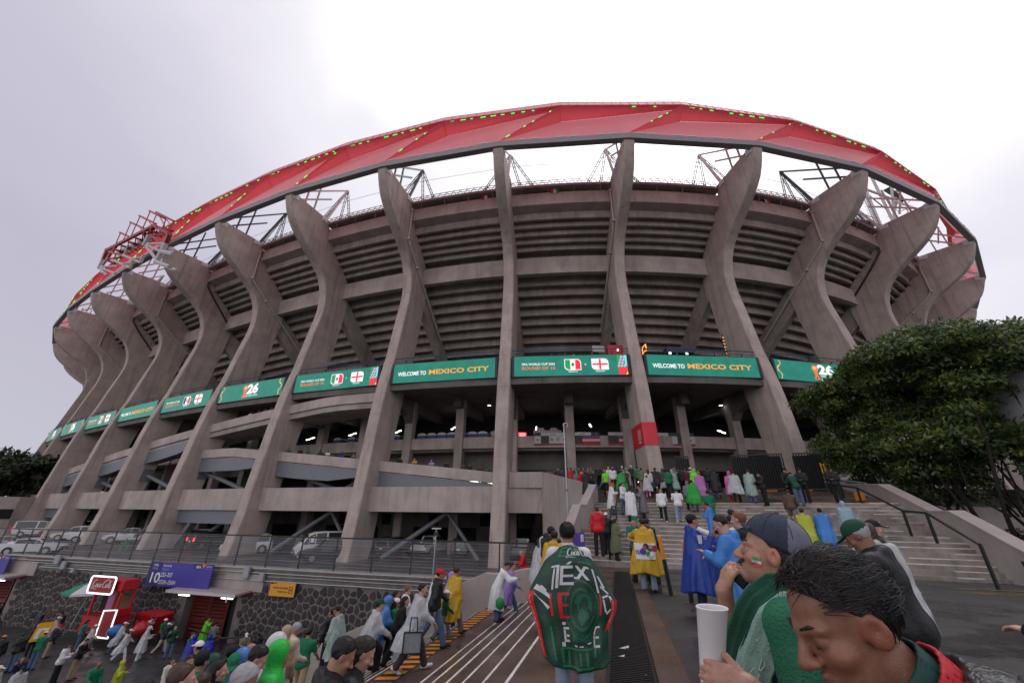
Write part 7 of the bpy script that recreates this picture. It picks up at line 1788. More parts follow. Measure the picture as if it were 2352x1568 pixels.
P('C',655,318,'in a neon green poncho before the red gate',face=-100,pose='raise',top='poncho',tc='neon',lc='black',group='crowd on the street')
S_ = dict(group='crowd on the street')
P('C',790,405,'the guard in a grey shirt and dark cap beside the neon poncho',face=-20,pose='arms',top='tee',tc='grey',lc='black',hat='police',hatc='black',**S_)
P('C',352,610,'with brown wavy hair behind the left blue police cape',face=-120,top='shirt',tc='teal',hair='bushy',hc='brown',skin=0,**S_)
P('C',388,655,'in a hooded royal blue police cape, left one of two',face=10,top='poncho_hood',tc='royal',lc='black',w=1.1,**S_)
P('C',682,650,'in a hooded royal blue police cape, right one of two',face=-20,top='poncho_hood',tc='royal',lc='black',w=1.05,**S_)
P('C',480,768,'with a white cap between the two blue police capes',face=40,top='tee',tc='black',hat='cap',hatc='white',D=15,**S_)
P('C',1365,614,'with a white cap and camouflage jacket at the stone wall',face=-170,pose='phone',top='jacket',tc='camo',lc='khaki',hat='cap',hatc='white',**S_)
P('C',1600,618,'in black with a dark cap right of the camouflage jacket',face=20,top='jacket',tc='black',hat='cap',hatc='black',**S_)
P('C',1480,808,'bald in a dark jacket near the blue plastic hood',face=-90,top='jacket',tc='navy',hair=None,D=9,**S_)
P('C',1930,520,'with a big black hood above the white hood',face=-30,top='jacket_hood',tc='black',D=8.5,**S_)
P('C',1985,650,'in a white hood behind the bright green rain jacket',face=-60,top='plastic_hood',tc='white',D=6.5,**S_)
P('C',1150,850,'with a black cap with small badges near the stairs',face=-90,top='jacket',tc='black',hat='cap',hatc='black',D=8.6,**S_)
P('C',1330,925,'in a translucent blue poncho behind the purple one',face=-60,top='clear_hood',tc='lblue',D=7.8,**S_)
P('C',1150,1012,'the child with a green cap and green track jacket, red visor',face=170,pose='down',top='jacket',tc='green',hat='cap',hatc='green',D=7.6,H=1.5,**S_)
P('C',775,1038,'in a green hood left of the long dark hair',face=-100,top='jacket_hood',tc='dgreen',D=8.6,**S_)
P('C',290,1033,'smiling with dark hair and a white cape before the blue police capes',face=-150,top='clear',tc='white',hair='long',D=10,**S_)
P('C',560,968,'with a black beanie and green red jersey at the lower edge',face=-40,top='shirt',tc='green',hat='beanie',hatc='black',D=8,**S_)
P('C',890,1128,'with long dark hair and black jacket in profile at the lower edge',face=-90,top='jacket',tc='black',hair='long',skin=0,D=7,**S_)
P('C',160,1172,'with brown hair behind the big brown haired head at the lower edge',face=-80,top='jacket',tc='pale',hc='brown',D=6.2,**S_)
P('C',225,1210,'with short brown hair in profile at the lower edge, stubbled',face=-85,top='jacket',tc='grey',hc='brown',skin=0,D=4.6,**S_)
P('C',570,1345,'the child with shaved sides seen from behind at the lower edge',face=-20,top='tee',tc='green',hc='brown',skin=0,D=5.6,H=1.4,**S_)
P('C',1650,848,'with black hair in a purple rain cape looking down',face=-90,pose='down',top='plastic',tc='lilac',lc='black',skin=0,D=5.2,**S_)
P('C',1425,1205,'with grey hair and a pink cape at the lower edge',face=-95,pose='down',top='plastic',tc='pink',hair='short',hc='grey',D=4.1,**S_)
P('C',2030,800,'in a bright green hooded rain jacket at the lower edge',face=-90,top='jacket_hood',tc='bgreen',lc='black',D=5.4,**S_)
P('T',-22,1010,'with grey hair and a beige jacket looking down on the stairs',face=-60,pose='down',top='jacket',tc='beige',lc='ljeans',hc='grey',skin=1,D=11,**S_)
P('T',-110,1045,'in a brown hood left of the beige jacket',face=-40,top='jacket_hood',tc='khaki',D=10,**S_)
P('T',440,1148,'with dark hair, beard and glasses in a black hooded jacket, lower centre',face=-85,pose='down',top='jacket',tc='black',hc='black',skin=1,D=3.7,**S_)
P('T',625,1143,'with long dark brown hair in black looking down, lower centre',face=-90,pose='down',top='jacket',tc='black',hair='long',hc='dbrown',skin=0,D=3.9,H=1.68,**S_)
P('B',470,474,'with a white cap in an open white cape, first of three in a row',face=-95,pose='walk',top='clear',tc='white',lc='jeans',hat='cap',hatc='white',under='green',**S_)
P('B',560,600,'with a white cap in a clear raincoat, second of three in a row',face=-95,pose='walk2',top='clear',tc='white',lc='white',hair='long',hat='cap',hatc='white',shoe='red',H=1.64,**S_)
P('B',905,552,'with a white cap in a long white translucent poncho, third in a row',face=-100,pose='phone',top='clear_hood',tc='white',lc='white',hat='cap',hatc='white',shoe='green',**S_)
P('B',840,343,'in a white police shirt and blue cap, left one',face=60,top='shirt',tc='white',lc='navy',hat='cap',hatc='royal',group='police officers')
P('B',950,363,'in a white police shirt and blue cap, right one',face=40,top='shirt',tc='white',lc='navy',hat='cap',hatc='royal',group='police officers')
P('B',965,435,'with a dark beard in black between the white police shirts',face=-120,top='jacket',tc='black',lc='black',**S_)
P('B',1190,412,'in a green jersey with a white and green hat near the stone wall',face=-130,top='tee',tc='green',lc='black',hat='bucket',hatc='white',skin=2,**S_)
P('B',1245,488,'with a white cap, navy jacket and beige trousers walking',face=-110,pose='walk',top='jacket',tc='navy',lc='beige',hat='cap',hatc='white',skin=2,**S_)
P('B',1320,448,'with a dark green cap behind the white cap and navy jacket',face=-100,top='jacket',tc='dgreen',hat='cap',hatc='dgreen',**S_)
P('B',1365,533,'with dark hair and a green track top, hand at the mouth',face=-170,pose='drink',top='jacket',tc='dgreen',lc='jeans',hair='bushy',hc='dbrown',skin=0,**S_)
P('B',430,1172,'the child in a yellow hooded rain jacket holding a cup',face=-110,pose='drink',top='plastic_hood',tc='lemon',lc='black',H=1.5,**S_)
P('B',1312,1128,'with tied dark hair, white jacket and green jersey at the lower edge',face=-140,top='jacket',tc='pale',under='green',hair='long',**S_)
P('B',905,1508,'with dark hair cut by the lower edge of the picture',face=-90,top='tee',tc='black',D=8,**S_)
P('A',1568,1232,'bald in a green and white track jacket at the lower edge',face=-160,pose='down',top='jacket',tc='green',lc='black',hair=None,skin=2,**S_)
P('A',1375,868,'with a black beard and black shirt over beige trousers',face=-120,pose='phone',top='shirt',tc='black',lc='khaki',**S_)
P('A',1100,943,'with long dark hair in a white jacket and green top holding a phone',face=-110,pose='phone',top='jacket',tc='white',lc='black',under='green',hair='long',H=1.66,**S_)
P('A',375,1150,'with dark wavy hair raising a hand at the lower left',face=-150,pose='raise',top='shirt',tc='navy',hair='long',skin=1,H=1.64,**S_)
P('A',380,1308,'with a black and white cap in a translucent grey poncho, lower left',face=-150,pose='down',top='clear',tc='clear',hat='cap',hatc='black',**S_)
P('A',15,1300,'in a translucent white poncho cut by the left lower edge',face=-120,top='clear',tc='clear',hat='cap',hatc='white',**S_)
P('A',85,815,'with an orange cap and black jacket at the left edge',face=-20,top='jacket',tc='black',lc='black',hat='cap',hatc='orange',**S_)
P('A',390,783,'with a green cap in black near the yellow sign carrier',face=-40,top='jacket',tc='black',hat='cap',hatc='dgreen',**S_)
sign_p = P('A',625,643,'with a white cap carrying a yellow sign on the shoulder',face=30,top='jacket',tc='black',lc='black',hat='cap',hatc='white',**S_)
P('A',730,760,'in a green jersey and jeans under the yellow sign',face=-30,pose='phone',top='tee',tc='green',lc='jeans',hat='cap',hatc='white',**S_)
P('A',945,643,'with a red cap and dark jacket looking at a phone, khaki trousers',face=-95,pose='phone',top='jacket',tc='navy',lc='khaki',hat='cap',hatc='red',skin=0,**S_)
P('A',935,528,'with a white cap in a grey translucent cape behind the red cap',face=-95,pose='walk',top='clear',tc='clear',lc='black',hat='cap',hatc='white',**S_)
P('A',1390,575,'in a grey green jacket with long hair at the kiosk',face=-80,pose='phone',top='jacket',tc='teal',lc='jeans',hair='long',**S_)
P('A',1515,650,'with a white cap and off white rain jacket before the kiosk',face=-100,pose='walk',top='plastic',tc='pale',lc='grey',hat='cap',hatc='white',**S_)
P('A',1150,335,'in a green jersey seen from behind at the kiosk counter',face=-10,top='tee',tc='green',lc='black',w=1.15,**S_)
P('A',1255,315,'the vendor with red cap and red shirt at the kiosk',face=170,top='tee',tc='red',lc='red',hat='cap',hatc='red',**S_)
P('A',1355,323,'in a white long sleeved shirt at the kiosk counter',face=-10,top='shirt',tc='white',lc='black',**S_)
P('A',1445,470,'with dark clothes between the white shirt and the kiosk panel',face=60,top='jacket',tc='black',lc='black',H=1.5,**S_)
P('A',990,455,'with a black cap behind the green jersey at the kiosk',face=20,top='jacket',tc='dgrey',hat='back',hatc='black',**S_)
P('A',700,438,'in a navy jacket with a bag before the queue barrier',face=-100,top='jacket',tc='navy',lc='navy',**S_)
P('A',690,248,'in a green shirt with a white cap at the queue barrier',face=-60,pose='lean',top='shirt',tc='green',lc='black',hat='cap',hatc='white',**S_)
P('A',525,280,'with a white cap and long cream coat in the queue',face=-40,top='coat',tc='pale',lc='black',hair='long',hat='cap',hatc='white',H=1.66,**S_)
P('A',830,288,'in a translucent grey cape right of the queue barrier',face=-20,top='clear',tc='grey',lc='grey',**S_)
P('A',1035,193,'with a white cap and dark clothes under the umbrella',face=-60,top='jacket',tc='black',lc='black',hat='cap',hatc='white',**S_)
P('A',500,173,'with a blue cap and blue jacket near the left gate',face=-60,top='jacket',tc='royal',lc='black',hat='cap',hatc='royal',**S_)
P('A',400,208,'in a light grey top near the left gate',face=-40,pose='lean',top='shirt',tc='grey',lc='black',**S_)
P('A',310,213,'in a dark grey coat in the queue at far left',face=-40,pose='lean',top='coat',tc='dgrey',lc='black',**S_)
P('A',320,310,'with a dark hood leaning forward in the queue',face=-50,pose='lean',top='jacket',tc='black',lc='black',**S_)
P('A',180,246,'with a dark visor and black coat at far left',face=-90,top='coat',tc='black',lc='black',hat='cap',hatc='black',**S_)
P('A',38,206,'in a white translucent hood at the left edge',face=-80,top='clear_hood',tc='clear',lc='black',**S_)
P('A',65,310,'in black with a bag at the left edge, lower than the white hood',face=-60,pose='phone',top='jacket',tc='black',lc='black',**S_)
P('A',20,470,'holding a phone in a dark green top at the left edge',face=-60,pose='phone',top='shirt',tc='dgreen',lc='black',**S_)
P('A',650,180,'in a yellow vest in the shadow of the left gate',face=170,top='tee',tc='gold',lc='black',**S_)
P('A',590,275,'in a dark green jacket behind the long cream coat',face=-60,top='jacket',tc='dgreen',lc='black',**S_)
def ring_person(u, o, z, lab, **k):
 p = ring(u, o, z); return person(0, 0, 'person '+lab, at=p, group='fans on the ramps and decks', fine=False, **k)
for u, lab, c, ht in ((-1.93,'in green at the top of the ramp left of the leaning rib','green',None), (-1.80,'in dark clothes second from left on the ramp','black',None), (-1.72,'in green third from left on the ramp','green',None), (-1.58,'in green with a cap at the ramp parapet','dgreen','cap'), (-1.50,'in white at the ramp parapet by the column','white',None), (-1.36,'in blue at the ramp parapet','royal',None), (-1.24,'in grey at the ramp left of the rib','grey',None),
  (-.83,'alone at the upper part of the ramp right of the rib','black',None), (-.70,'with a yellow cap at the ramp parapet','gold','cap'), (-.56,'in lilac at the ramp parapet','lilac','cap'), (-.45,'in dark clothes at the ramp middle','black',None), (-.31,'bald one of a pair low on the ramp','brown',None), (-.27,'dark one of a pair low on the ramp','black',None), (-.18,'in dark grey near the low end of the ramp','dgrey',None), (-.12,'in green at the low end of the ramp beside the rib','green',None)):
 ring_person(u, 8.2, zA(u)-1.05, lab, face=180 if c in ('black','green') else 160, pose='lean', top='tee' if c in ('green','white','royal') else 'jacket', tc=c, hat=ht, hatc=c)
for u, lab, c in ((.06,'with a blue cap behind the ramp parapet right of the central rib','navy'), (.10,'in pale grey behind the ramp parapet right of the central rib','grey'), (.17,'with a red and green flag cape behind the ramp parapet','red'), (.20,'in dark green at the column behind the ramp parapet','dgreen'), (.30,'with a blue cap and white shirt behind the ramp parapet','white')):
 p = ring(u, 8.6, 2.2); ring_person(u, 8.6, 2.0, lab, face=180, pose='stand2', top='jacket' if c in ('red','grey') else 'tee', tc=c, hat='cap' if 'cap' in lab and 'cape' not in lab else None, hatc='royal')
for u, lab, c in ((.36,'in black on the screen deck left of the pale board','black'), (.42,'with a green cap on the screen deck','dgreen'), (.47,'in teal on the screen deck','teal'), (.54,'in white on the screen deck left of the pale board','white'), (.68,'in grey beside the pale board on the screen deck','grey'), (1.55,'in dark clothes on the deck above the second welcome screen','black'), (1.66,'with a white cap on the deck above the second welcome screen','dgrey'), (1.72,'in white on the deck at the tall gold sign','white'), (1.35,'in black under the deck stall','black')):
 ring_person(u, 8.1, 14.2, lab, face=180 if c != 'white' else 20, top='tee', tc=c, hat='cap' if 'cap' in lab else None, hatc='white' if 'white' in lab else 'dgreen')
for u, lab, c in ((-2.5,'in white under the 26 screen on the upper ramp','white'), (-2.4,'in dark clothes under the 26 screen','black'), (-2.32,'in green under the 26 screen at right','green'), (-2.24,'in black under the 26 screen near the rib','dgrey'), (-2.15,'in red under the 26 screen beside the rib','red')):
 ring_person(u, 8.0, min(zB(u),12.2)-1.05, lab, face=180, pose='lean', top='tee', tc=c)
for a, q, lab, c in ((9.5,9.0,'in yellow behind the right stair wall','yellow'), (10.5,9.3,'in white behind the right stair wall','white'), (12.0,9.2,'in brown standing behind the right stair wall','brown')):
 p = stairp(a+4, q+.1, 0); person(0,0,'person '+lab, at=(p.x,p.y,ground(p.x,p.y)), face=10, top='jacket', tc=c, fine=False)
p = wallp(-4.6, .9, PAR); person(0,0,'person in a green tee inside the parking fence at left', at=p, face=170, top='tee', tc='green', lc='jeans', fine=False)
def carried(name, lab, cat, build): e = empty(name, (0,0,0), lab, cat); build(e); return e
def hand_of(p, pose, sd, w=1.0):
 J = SKEL[pose, w]; v = (J['wri',sd]+J['fd',sd]*.08)*p.scale[0]; a = p.rotation_euler.z
 return Vector((p.location.x+v[0]*math.cos(a)-v[1]*math.sin(a), p.location.y+v[0]*math.sin(a)+v[1]*math.cos(a), p.location.z+v[2]))
h = hand_of(red_p, 'drink', 1)+Vector((0,0,.1)); m = MB(); m.loft([[h+Vector((.12*math.sin(t)*math.cos(a), .12*math.sin(t)*math.sin(a), .12*math.cos(t))) for a in [2*math.pi*j/12 for j in range(12)]] for t in [.2+math.pi*.87*i/7 for i in range(8)]])
o = m.build('ball', mat('orange ball', (.75,.16,.02), .4), None, smooth=True); tag(o, 'orange ball held by the person dressed all in red', 'ball')
def box_bag(p, fwd, w, hgt, d, name, lab, cat, mt, draw=None):
 X = Vector((fwd.y,-fwd.x,0)).normalized(); Y = Vector((0,0,1)); e = empty(name, p, lab, cat)
 m = MB(); m.prism([p-X*w*.5, p+X*w*.5, p+X*w*.55+Y*hgt, p-X*w*.55+Y*hgt], X.cross(Y)*-d); m.build('bag_body', mt, e)
 for k in (0, 1):
  m = MB(); q = X.cross(Y)*(-d*k); m.tube([p-X*w*.22+Y*hgt+q, p-X*w*.18+Y*(hgt+.22)+q, p+X*w*.18+Y*(hgt+.22)+q, p+X*w*.22+Y*hgt+q], .013, 6); m.build('handle', mat('yellow strap', (.7,.42,.03), .6) if 'printed' in lab else BLACK, e)
 if draw: draw(Panel(p-X*w*.5, X, Y, e), e)
 return e
vh = at_d(1484, 1284, 12.6); vd = Vector((vh.x, vh.y, 0)).normalized()
def visa(pn, e):
 pn.lay = 2; pn.text('lettering', 'VISA', .0, .12, .15, mat('visa navy', (.02,.03,.25), .5), .14, bold=.02)
 rr = random.Random(5)
 for k, c in enumerate(((.02,.10,.03),(.35,.02,.04),(.05,.05,.3),(.4,.3,.25),(.02,.25,.08),(.5,.5,.5),(.02,.02,.03),(.3,.08,.12))):
  x, y, r = .19+rr.random()*.32, .06+rr.random()*.28, rr.uniform(.05,.085); pn.lay = 3+k*.3; pn.shape('print_patch', [(x+r*math.cos(a), y+r*math.sin(a)) for a in [j*.7 for j in range(9)]], mat('bag print %d' % k, c, .5))
 pn.lay = 8; pn.shape('football_print', [(.42+.055*math.cos(a), .14+.055*math.sin(a)) for a in [j*.52 for j in range(12)]], PRW)
box_bag(vh, vd, .50, .38, .16, 'printed_bag', 'white printed shopping bag with yellow handles held by the yellow poncho', 'bag', PRW, visa)
vh = at_d(945, 1500, 9.5); vd = Vector((vh.x, vh.y, 0)).normalized()
box_bag(vh, vd, .34, .34, .12, 'clear_bag', 'clear plastic bag with black edges carried by the big translucent poncho', 'bag', cloth((.35,.37,.40), 'clear'), lambda pn, e: [MB().beam(pn.P(x0,y0), pn.P(x1,y1), .022).build('edge', BLACK, e) for x0,y0,x1,y1 in ((0,0,.34,0),(0,.34,.34,.34),(0,0,0,.34),(.34,0,.34,.34))])
c = at_d(88, 1452, 1); hp = Vector(sign_p.location)+Vector((.25,.0,1.45)); vd = Vector((hp.x,hp.y,0)).normalized(); X = Vector((vd.y,-vd.x,0))
e = empty('yellow_sign', hp, 'yellow board with a white square print carried on a shoulder', 'sign')
def sg(x0, x1, z0, z1, off, nm, mt): MB().prism([hp+X*(x+z*.18)+Vector((0,0,z))-vd*off for x, z in ((x0,z0),(x1,z0),(x1,z1),(x0,z1))], -vd*.03).build(nm, mt, e)
sg(-.30,.42,-.55,.38,.25,'board',mat('board yellow', (.72,.40,.02), .5)); sg(-.18,.30,-.42,.08,.285,'white_field',PRW); sg(-.02,.18,-.32,.0,.32,'print',MATS['board yellow'])
def cup(p, h, r0, r1, lab, d=Vector((0,0,1)), mt=None):
 m = MB(); p = Vector(p); d = d.normalized(); m.tube([p, p+d*h*.97, p+d*h], [r0, r1, r1*1.05], 16); o = m.build('paper_cup', mt or mat('white paper cup', (.70,.68,.69), .55), None, angle=40); tag(o, lab, 'cup'); return o
q = at_d(1602, 1213, 9.45); cup(q, .20, .035, .048, 'white cup tilted at the mouth of the dark blue poncho wearer', Vector((.75,-.1,-.35)))
q = at_d(1609, 1248, 9.4); cup(q, .15, .032, .044, 'white cup held at the chest of the dark blue poncho wearer')
q = at_d(306, 1540, 15.0)
h = at_d(1431, 1202, 23.0)
bp = blob('shopping_bag', at_d(1451, 1150, 31.0), .3, .3, .55, mat('sky blue bag', (.05,.22,.62), .35), 'light blue plastic bag held by the phone user on the plaza', 'bag', 5)
bp2 = blob('shopping_bag', at_d(1148, 1400, 12.3), .12, .1, .3, mat('green bag', (.01,.22,.06), .4), 'green cloth bag hanging beside the long white raincoat', 'bag', 6)
# ================================================================== THE NEAR FIGURES
def ik(a, c, l1, l2, pole):
 a, c, pole = np.array(a, float), np.array(c, float), np.array(pole, float); d = c-a; L = min(np.linalg.norm(d), (l1+l2)*.995); d = d/np.linalg.norm(d)
 x = (l1*l1-l2*l2+L*L)/(2*L); h = math.sqrt(max(l1*l1-x*x, 0)); p = pole-d*(pole@d); p /= np.linalg.norm(p); return a+d*x+p*h
class Near:
 """a close figure: skeleton in its own frame, placed so that its head sits at a given point"""
 def __init__(s, head_w, yaw, lab, scale, hand=None, **pose):
  s.J = skeleton(**pose); s.sc = scale; s.a = yaw-math.pi/2; c, sn = math.cos(s.a), math.sin(s.a); s.R = np.array([[c,-sn,0],[sn,c,0],[0,0,1]])
  s.loc = np.array(head_w)-s.R@(s.J['head']*scale); s.e = empty('person', tuple(s.loc), lab, 'person', 'fans close to the camera', rz=s.a); s.e.scale = (scale,)*3
 def to_local(s, w): return s.R.T@(np.array(w)-s.loc)/s.sc
 def to_world(s, l): return Vector(s.loc+s.R@(np.array(l)*s.sc))
 def reach(s, sd, w, fd, pole, local=False):
  """bend the arm so that the palm lies at w; fd = finger direction"""
  J = s.J; t = np.array(w, float) if local else s.to_local(w); fd = np.array(fd, float); fd /= np.linalg.norm(fd); wr = t-fd*.055
  J['wri',sd] = wr; J['elb',sd] = ik(J['sho',sd], wr, .285, .255, pole); J['fd',sd] = fd
 def put(s, nm, me, m):
  o = bpy.data.objects.new(nm, me); COL.objects.link(o); o.parent = s.e; me.materials.append(m); WLOC[o.name] = Vector((0,0,0)); return o
 def local_mb(s, nm, mb, m, **k): return mb.build(nm, m, s.e, local=True, **k)
 def body(s, h, skin, hands, tints=(), slit=True, arms_on=True):
  J = s.J; lo, hi = bounds(J, .14); F = Field(lo, hi, h); torso(F, J)
  for sd in (-1,1):
   arm(F, J, sd); leg(F, J, sd); F.cone(J['ank',sd]+np.array([0,-.03,-.04]), J['ank',sd]+np.array([0,.13,-.05]), .034, .026)
   up, curl = hands[sd]; add_hand(F, J['wri',sd], J['fd',sd], sd, up=up, curl=curl, r=.0092, k=.004)
   F.cone(J['wri',sd], J['wri',sd]+J['fd',sd]*.02, .028, .026, .015)
  F.cone(J['neck']-J['sp']*.03, J['head']+J['hR']@np.array([0,-.022,-.06]), .056, .052, .03); add_head(F, J['head'], J['hR'], True)
  T = lambda p: J['head']+J['hR']@np.array(p)
  for q in (-1,1):
   F.cone(T((q*.012,.098,-.046)), T((q*.034,.082,-.075)), .003, .003, .006, sub=True); F.cone(T((q*.078,-.012,.016)), T((q*.080,-.022,-.012)), .0035, .003, .004, sub=True)
   if slit: F.ell(T((q*.032,.089,-.003)), (.0125,.011,.0046), .002, J['hR'], sub=True)
  V, Q = F.arrays(); me = np_mesh('body', V, Q, 1); co = np.empty(len(me.vertices)*3); me.vertices.foreach_get('co', co); co = co.reshape(-1,3)
  q = (co-J['head'])@J['hR']; col = np.tile(np.array([*skin, 1.]), (len(co),1))
  def tint(c, r, rgb, amt, soft=.5):
   k = np.sqrt((((q-np.array(c))/np.array(r))**2).sum(1)); w = np.clip((1-k)/soft, 0, 1)[:,None]*amt; col[:,:3] = col[:,:3]*(1-w)+np.array(rgb)*w
  S = np.array(skin)
  tint((0,.10,-.036), (.03,.04,.03), S*np.array([1.15,.85,.8]), .6);
  for x in (-1,1):
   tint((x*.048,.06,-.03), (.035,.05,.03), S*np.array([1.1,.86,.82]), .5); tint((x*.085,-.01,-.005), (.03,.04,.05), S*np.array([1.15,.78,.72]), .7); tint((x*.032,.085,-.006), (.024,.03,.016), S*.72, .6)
  tint((0,.09,-.073), (.026,.02,.0135), S*np.array([1.0,.62,.60]), .8)
  for c, r, rgb, amt in tints: tint(c, r, rgb, amt)
  at = me.color_attributes.new('tone', 'FLOAT_COLOR', 'POINT'); at.data.foreach_set('color', col.astype(np.float32).ravel())
  return s.put('body', me, SKIN_T)
 def eyes(s, look=(0,.9,-.1)):
  J = s.J; T = lambda p: J['head']+J['hR']@np.array(p)
  for x in (-1,1):
   c = T((x*.032,.0735,-.003)); d = J['hR']@np.array([look[0],look[1],look[2]]); d /= np.linalg.norm(d)
   m = MB(); m.loft([[Vector(c)+Vector((.0135*math.sin(t)*math.cos(a), .0135*math.sin(t)*math.sin(a), .0135*math.cos(t))) for a in [2*math.pi*j/12 for j in range(12)]] for t in [.15+2.85*i/8 for i in range(9)]])
   o = s.local_mb('eye', m, EYE_W, smooth=True); m = MB(); p = Vector(c+d*.0105); m.tube([p, p+Vector(d)*.0033], [.0065, .0060], 12); m.build('iris', EYE_I, o, local=True)
  F = Field(J['head']-.14, J['head']+.14, .0035)
  for x in (-1,1): F.chain([T((x*.050,.071,.026)), T((x*.036,.086,.0305)), T((x*.014,.0955,.0245))], [.0018,.0036,.0034], .003)
  s.put('eyebrows', F.mesh('eyebrows', 0), s.browm)
 def hair(s, me, m): return s.put('hair', me, m)
m_, nt, b = new_mat('toned skin'); SKIN_T = m_
_a = nt.nodes.new('ShaderNodeAttribute'); _a.attribute_name = 'tone'; _n = nt.nodes.new('ShaderNodeTexNoise'); _n.inputs['Scale'].default_value = 55; _n.inputs['Detail'].default_value = 6; _tc = nt.nodes.new('ShaderNodeTexCoord'); nt.links.new(_tc.outputs['Object'], _n.inputs['Vector'])
_r = nt.nodes.new('ShaderNodeMapRange'); _r.inputs[1].default_value = .3; _r.inputs[2].default_value = .7; _r.inputs[3].default_value = .86; _r.inputs[4].default_value = 1.12; nt.links.new(_n.outputs[0], _r.inputs[0])
_x = nt.nodes.new('ShaderNodeMix'); _x.data_type = 'RGBA'; _x.blend_type = 'MULTIPLY'; _x.inputs[0].default_value = 1; nt.links.new(_a.outputs['Color'], _x.inputs[6]); nt.links.new(_r.outputs[0], _x.inputs[7]); nt.links.new(_x.outputs[2], b.inputs['Base Color'])
b.inputs['Roughness'].default_value = .42; b.inputs['Subsurface Weight'].default_value = .08; b.inputs['Subsurface Scale'].default_value = .01
_n2 = nt.nodes.new('ShaderNodeTexNoise'); _n2.inputs['Scale'].default_value = 260; nt.links.new(_tc.outputs['Object'], _n2.inputs['Vector']); _b = nt.nodes.new('ShaderNodeBump'); _b.inputs['Strength'].default_value = .22; _b.inputs['Distance'].default_value = .004; nt.links.new(_n2.outputs[0], _b.inputs['Height']); nt.links.new(_b.outputs[0], b.inputs['Normal'])
EYE_W = mat('eye white', (.55,.50,.48), .15); EYE_I = mat('iris brown', (.03,.018,.012), .1)
HAIR_B = mat('black hair', (.009,.008,.009), .38, 0, .3, 60, .5, 160); HAIR_D = mat('dark brown hair', (.017,.011,.009), .36, 0, .3, 60, .5, 160)
def strands(s, n, seed, m, region, flow, length=(.035,.07), lift=.006, rad=.0011):
 J = s.J; rng = np.random.default_rng(seed); mb = MB(); k = 0; c0 = np.array([0,-.016,.036]); r0 = np.array([.083,.103,.094])
 while k < n:
  d = rng.normal(size=3); d /= np.linalg.norm(d); p = c0+d*r0
  if not region(p): continue
  k += 1; L = rng.uniform(*length); f = np.array(flow(p, rng)); pts = []; q = p.copy()
  for j in range(6):
   nrm = (q-c0)/r0**2; nrm /= np.linalg.norm(nrm); t = f-nrm*(f@nrm)*.92+rng.normal(size=3)*.10; t /= np.linalg.norm(t); f = f*.7+t*.3
   pts.append(Vector(J['head']+J['hR']@(q+nrm*(lift*(.3+j*.22))))); q = q+t*L/5
  mb.tube(pts, [rad*1.2,rad*1.3,rad*1.2,rad,rad*.7,rad*.25], 3, cap=False)
 me = mb.mesh('strand'); o = s.put('hair_strands', me, m); tag(o, kind='stuff'); me.polygons.foreach_set('use_smooth', [True]*len(me.polygons)); return o
hw = at_d(1303, 1226, 5.15)
N1 = Near(hw, math.atan2(hw.y, hw.x)+.10, 'person draped in a green printed flag seen from behind, lower centre', 1.0, lean=4, legs=((4,3),(-3,3)), arms=((16,20,62,4),(18,22,60,4)), head=(-3,-8))
N1.body(.0075, (.30,.155,.10), {-1: ((0,.3,1),.7), 1: ((0,.3,1),.7)}); N1.browm = HAIR_B
N1.hair(g_hair(N1.J, .006, 'short'), HAIR_B)
strands(N1, 700, 2, HAIR_B, lambda p: p[2] > -.03 and p[1] < .05 and not (p[1] > -.03 and p[2] < 0), lambda p, r: (p[0]*2, -.3, -.9), (.03,.05))
N1.put('jersey', g_top(N1.J, .010, .45, .1, .02, 2), cloth((.62,.60,.60))); N1.put('trousers', g_legs(N1.J, .010), cloth(COLR['ljeans'])); [N1.put('shoe', g_shoes(N1.J, .010, (x,)), cloth(COLR['white'])) for x in (-1,1)]
N1.put('collar', (lambda F: (F.cone(N1.J['neck']+np.array([0,-.0,-.01]), N1.J['neck']+np.array([0,-.005,.03]), .072, .066, 0), F.ell(N1.J['neck']+np.array([0,.0,.06]), (.058,.06,.09), 0, sub=True), F.mesh('collar', 1))[2])(Field(N1.J['neck']-.16, N1.J['neck']+.16, .006)), cloth((.66,.64,.64)))
FZ = [0,.10,.22,.36,.5,.62,.75,.88,1.0]
def cape(u, v):
 z = np.interp(v, FZ, [1.485,1.425,1.32,1.16,.99,.84,.68,.52,.39]) + (.05 if u > 0 else -.02)*(-1)*max(0, v-.7)
 hl = np.interp(v, FZ, [.13,.27,.36,.435,.475,.43,.38,.345,.31]); hr = np.interp(v, FZ, [.13,.27,.355,.42,.475,.455,.36,.345,.36])
 yb = np.interp(v, FZ, [-.095,-.15,-.185,-.20,-.205,-.205,-.21,-.215,-.22]); x = u*(hl if u < 0 else hr)
 z -= .10*abs(u)**3*np.interp(v, FZ, [0,.6,1,.6,.0,-.4,-.6,-.6,-.8]) + .05*abs(u)**2*(1-v)
 y = yb + .22*abs(u)**2.6*np.interp(v, FZ, [.75,.8,.8,.75,.6,.5,.4,.3,.25]) + v*(.016*math.sin(9*u+4*v)+.012*math.sin(17*u-3*v+1))+.006*math.sin(23*v+6*u)
 return np.array([x*1.0, y, z])
def cape_n(u, v):
 e = .01; a = cape(u+e,v)-cape(u-e,v); b_ = cape(u,v+e)-cape(u,v-e); n = np.cross(b_, a); n /= np.linalg.norm(n); return n if n[1] < 0 else -n
G = [[cape(-1+2*i/56, j/60) for i in range(57)] for j in range(61)]
fm = MB(); fm.grid(G); FLG = mat('flag green satin', (.006,.052,.028), .42, 0, .14, 5, .25, 60)
flag = N1.local_mb('flag', fm, FLG, smooth=True, fix=False); md = flag.modifiers.new('thickness', 'SOLIDIFY'); md.thickness = .003; md.offset = 1
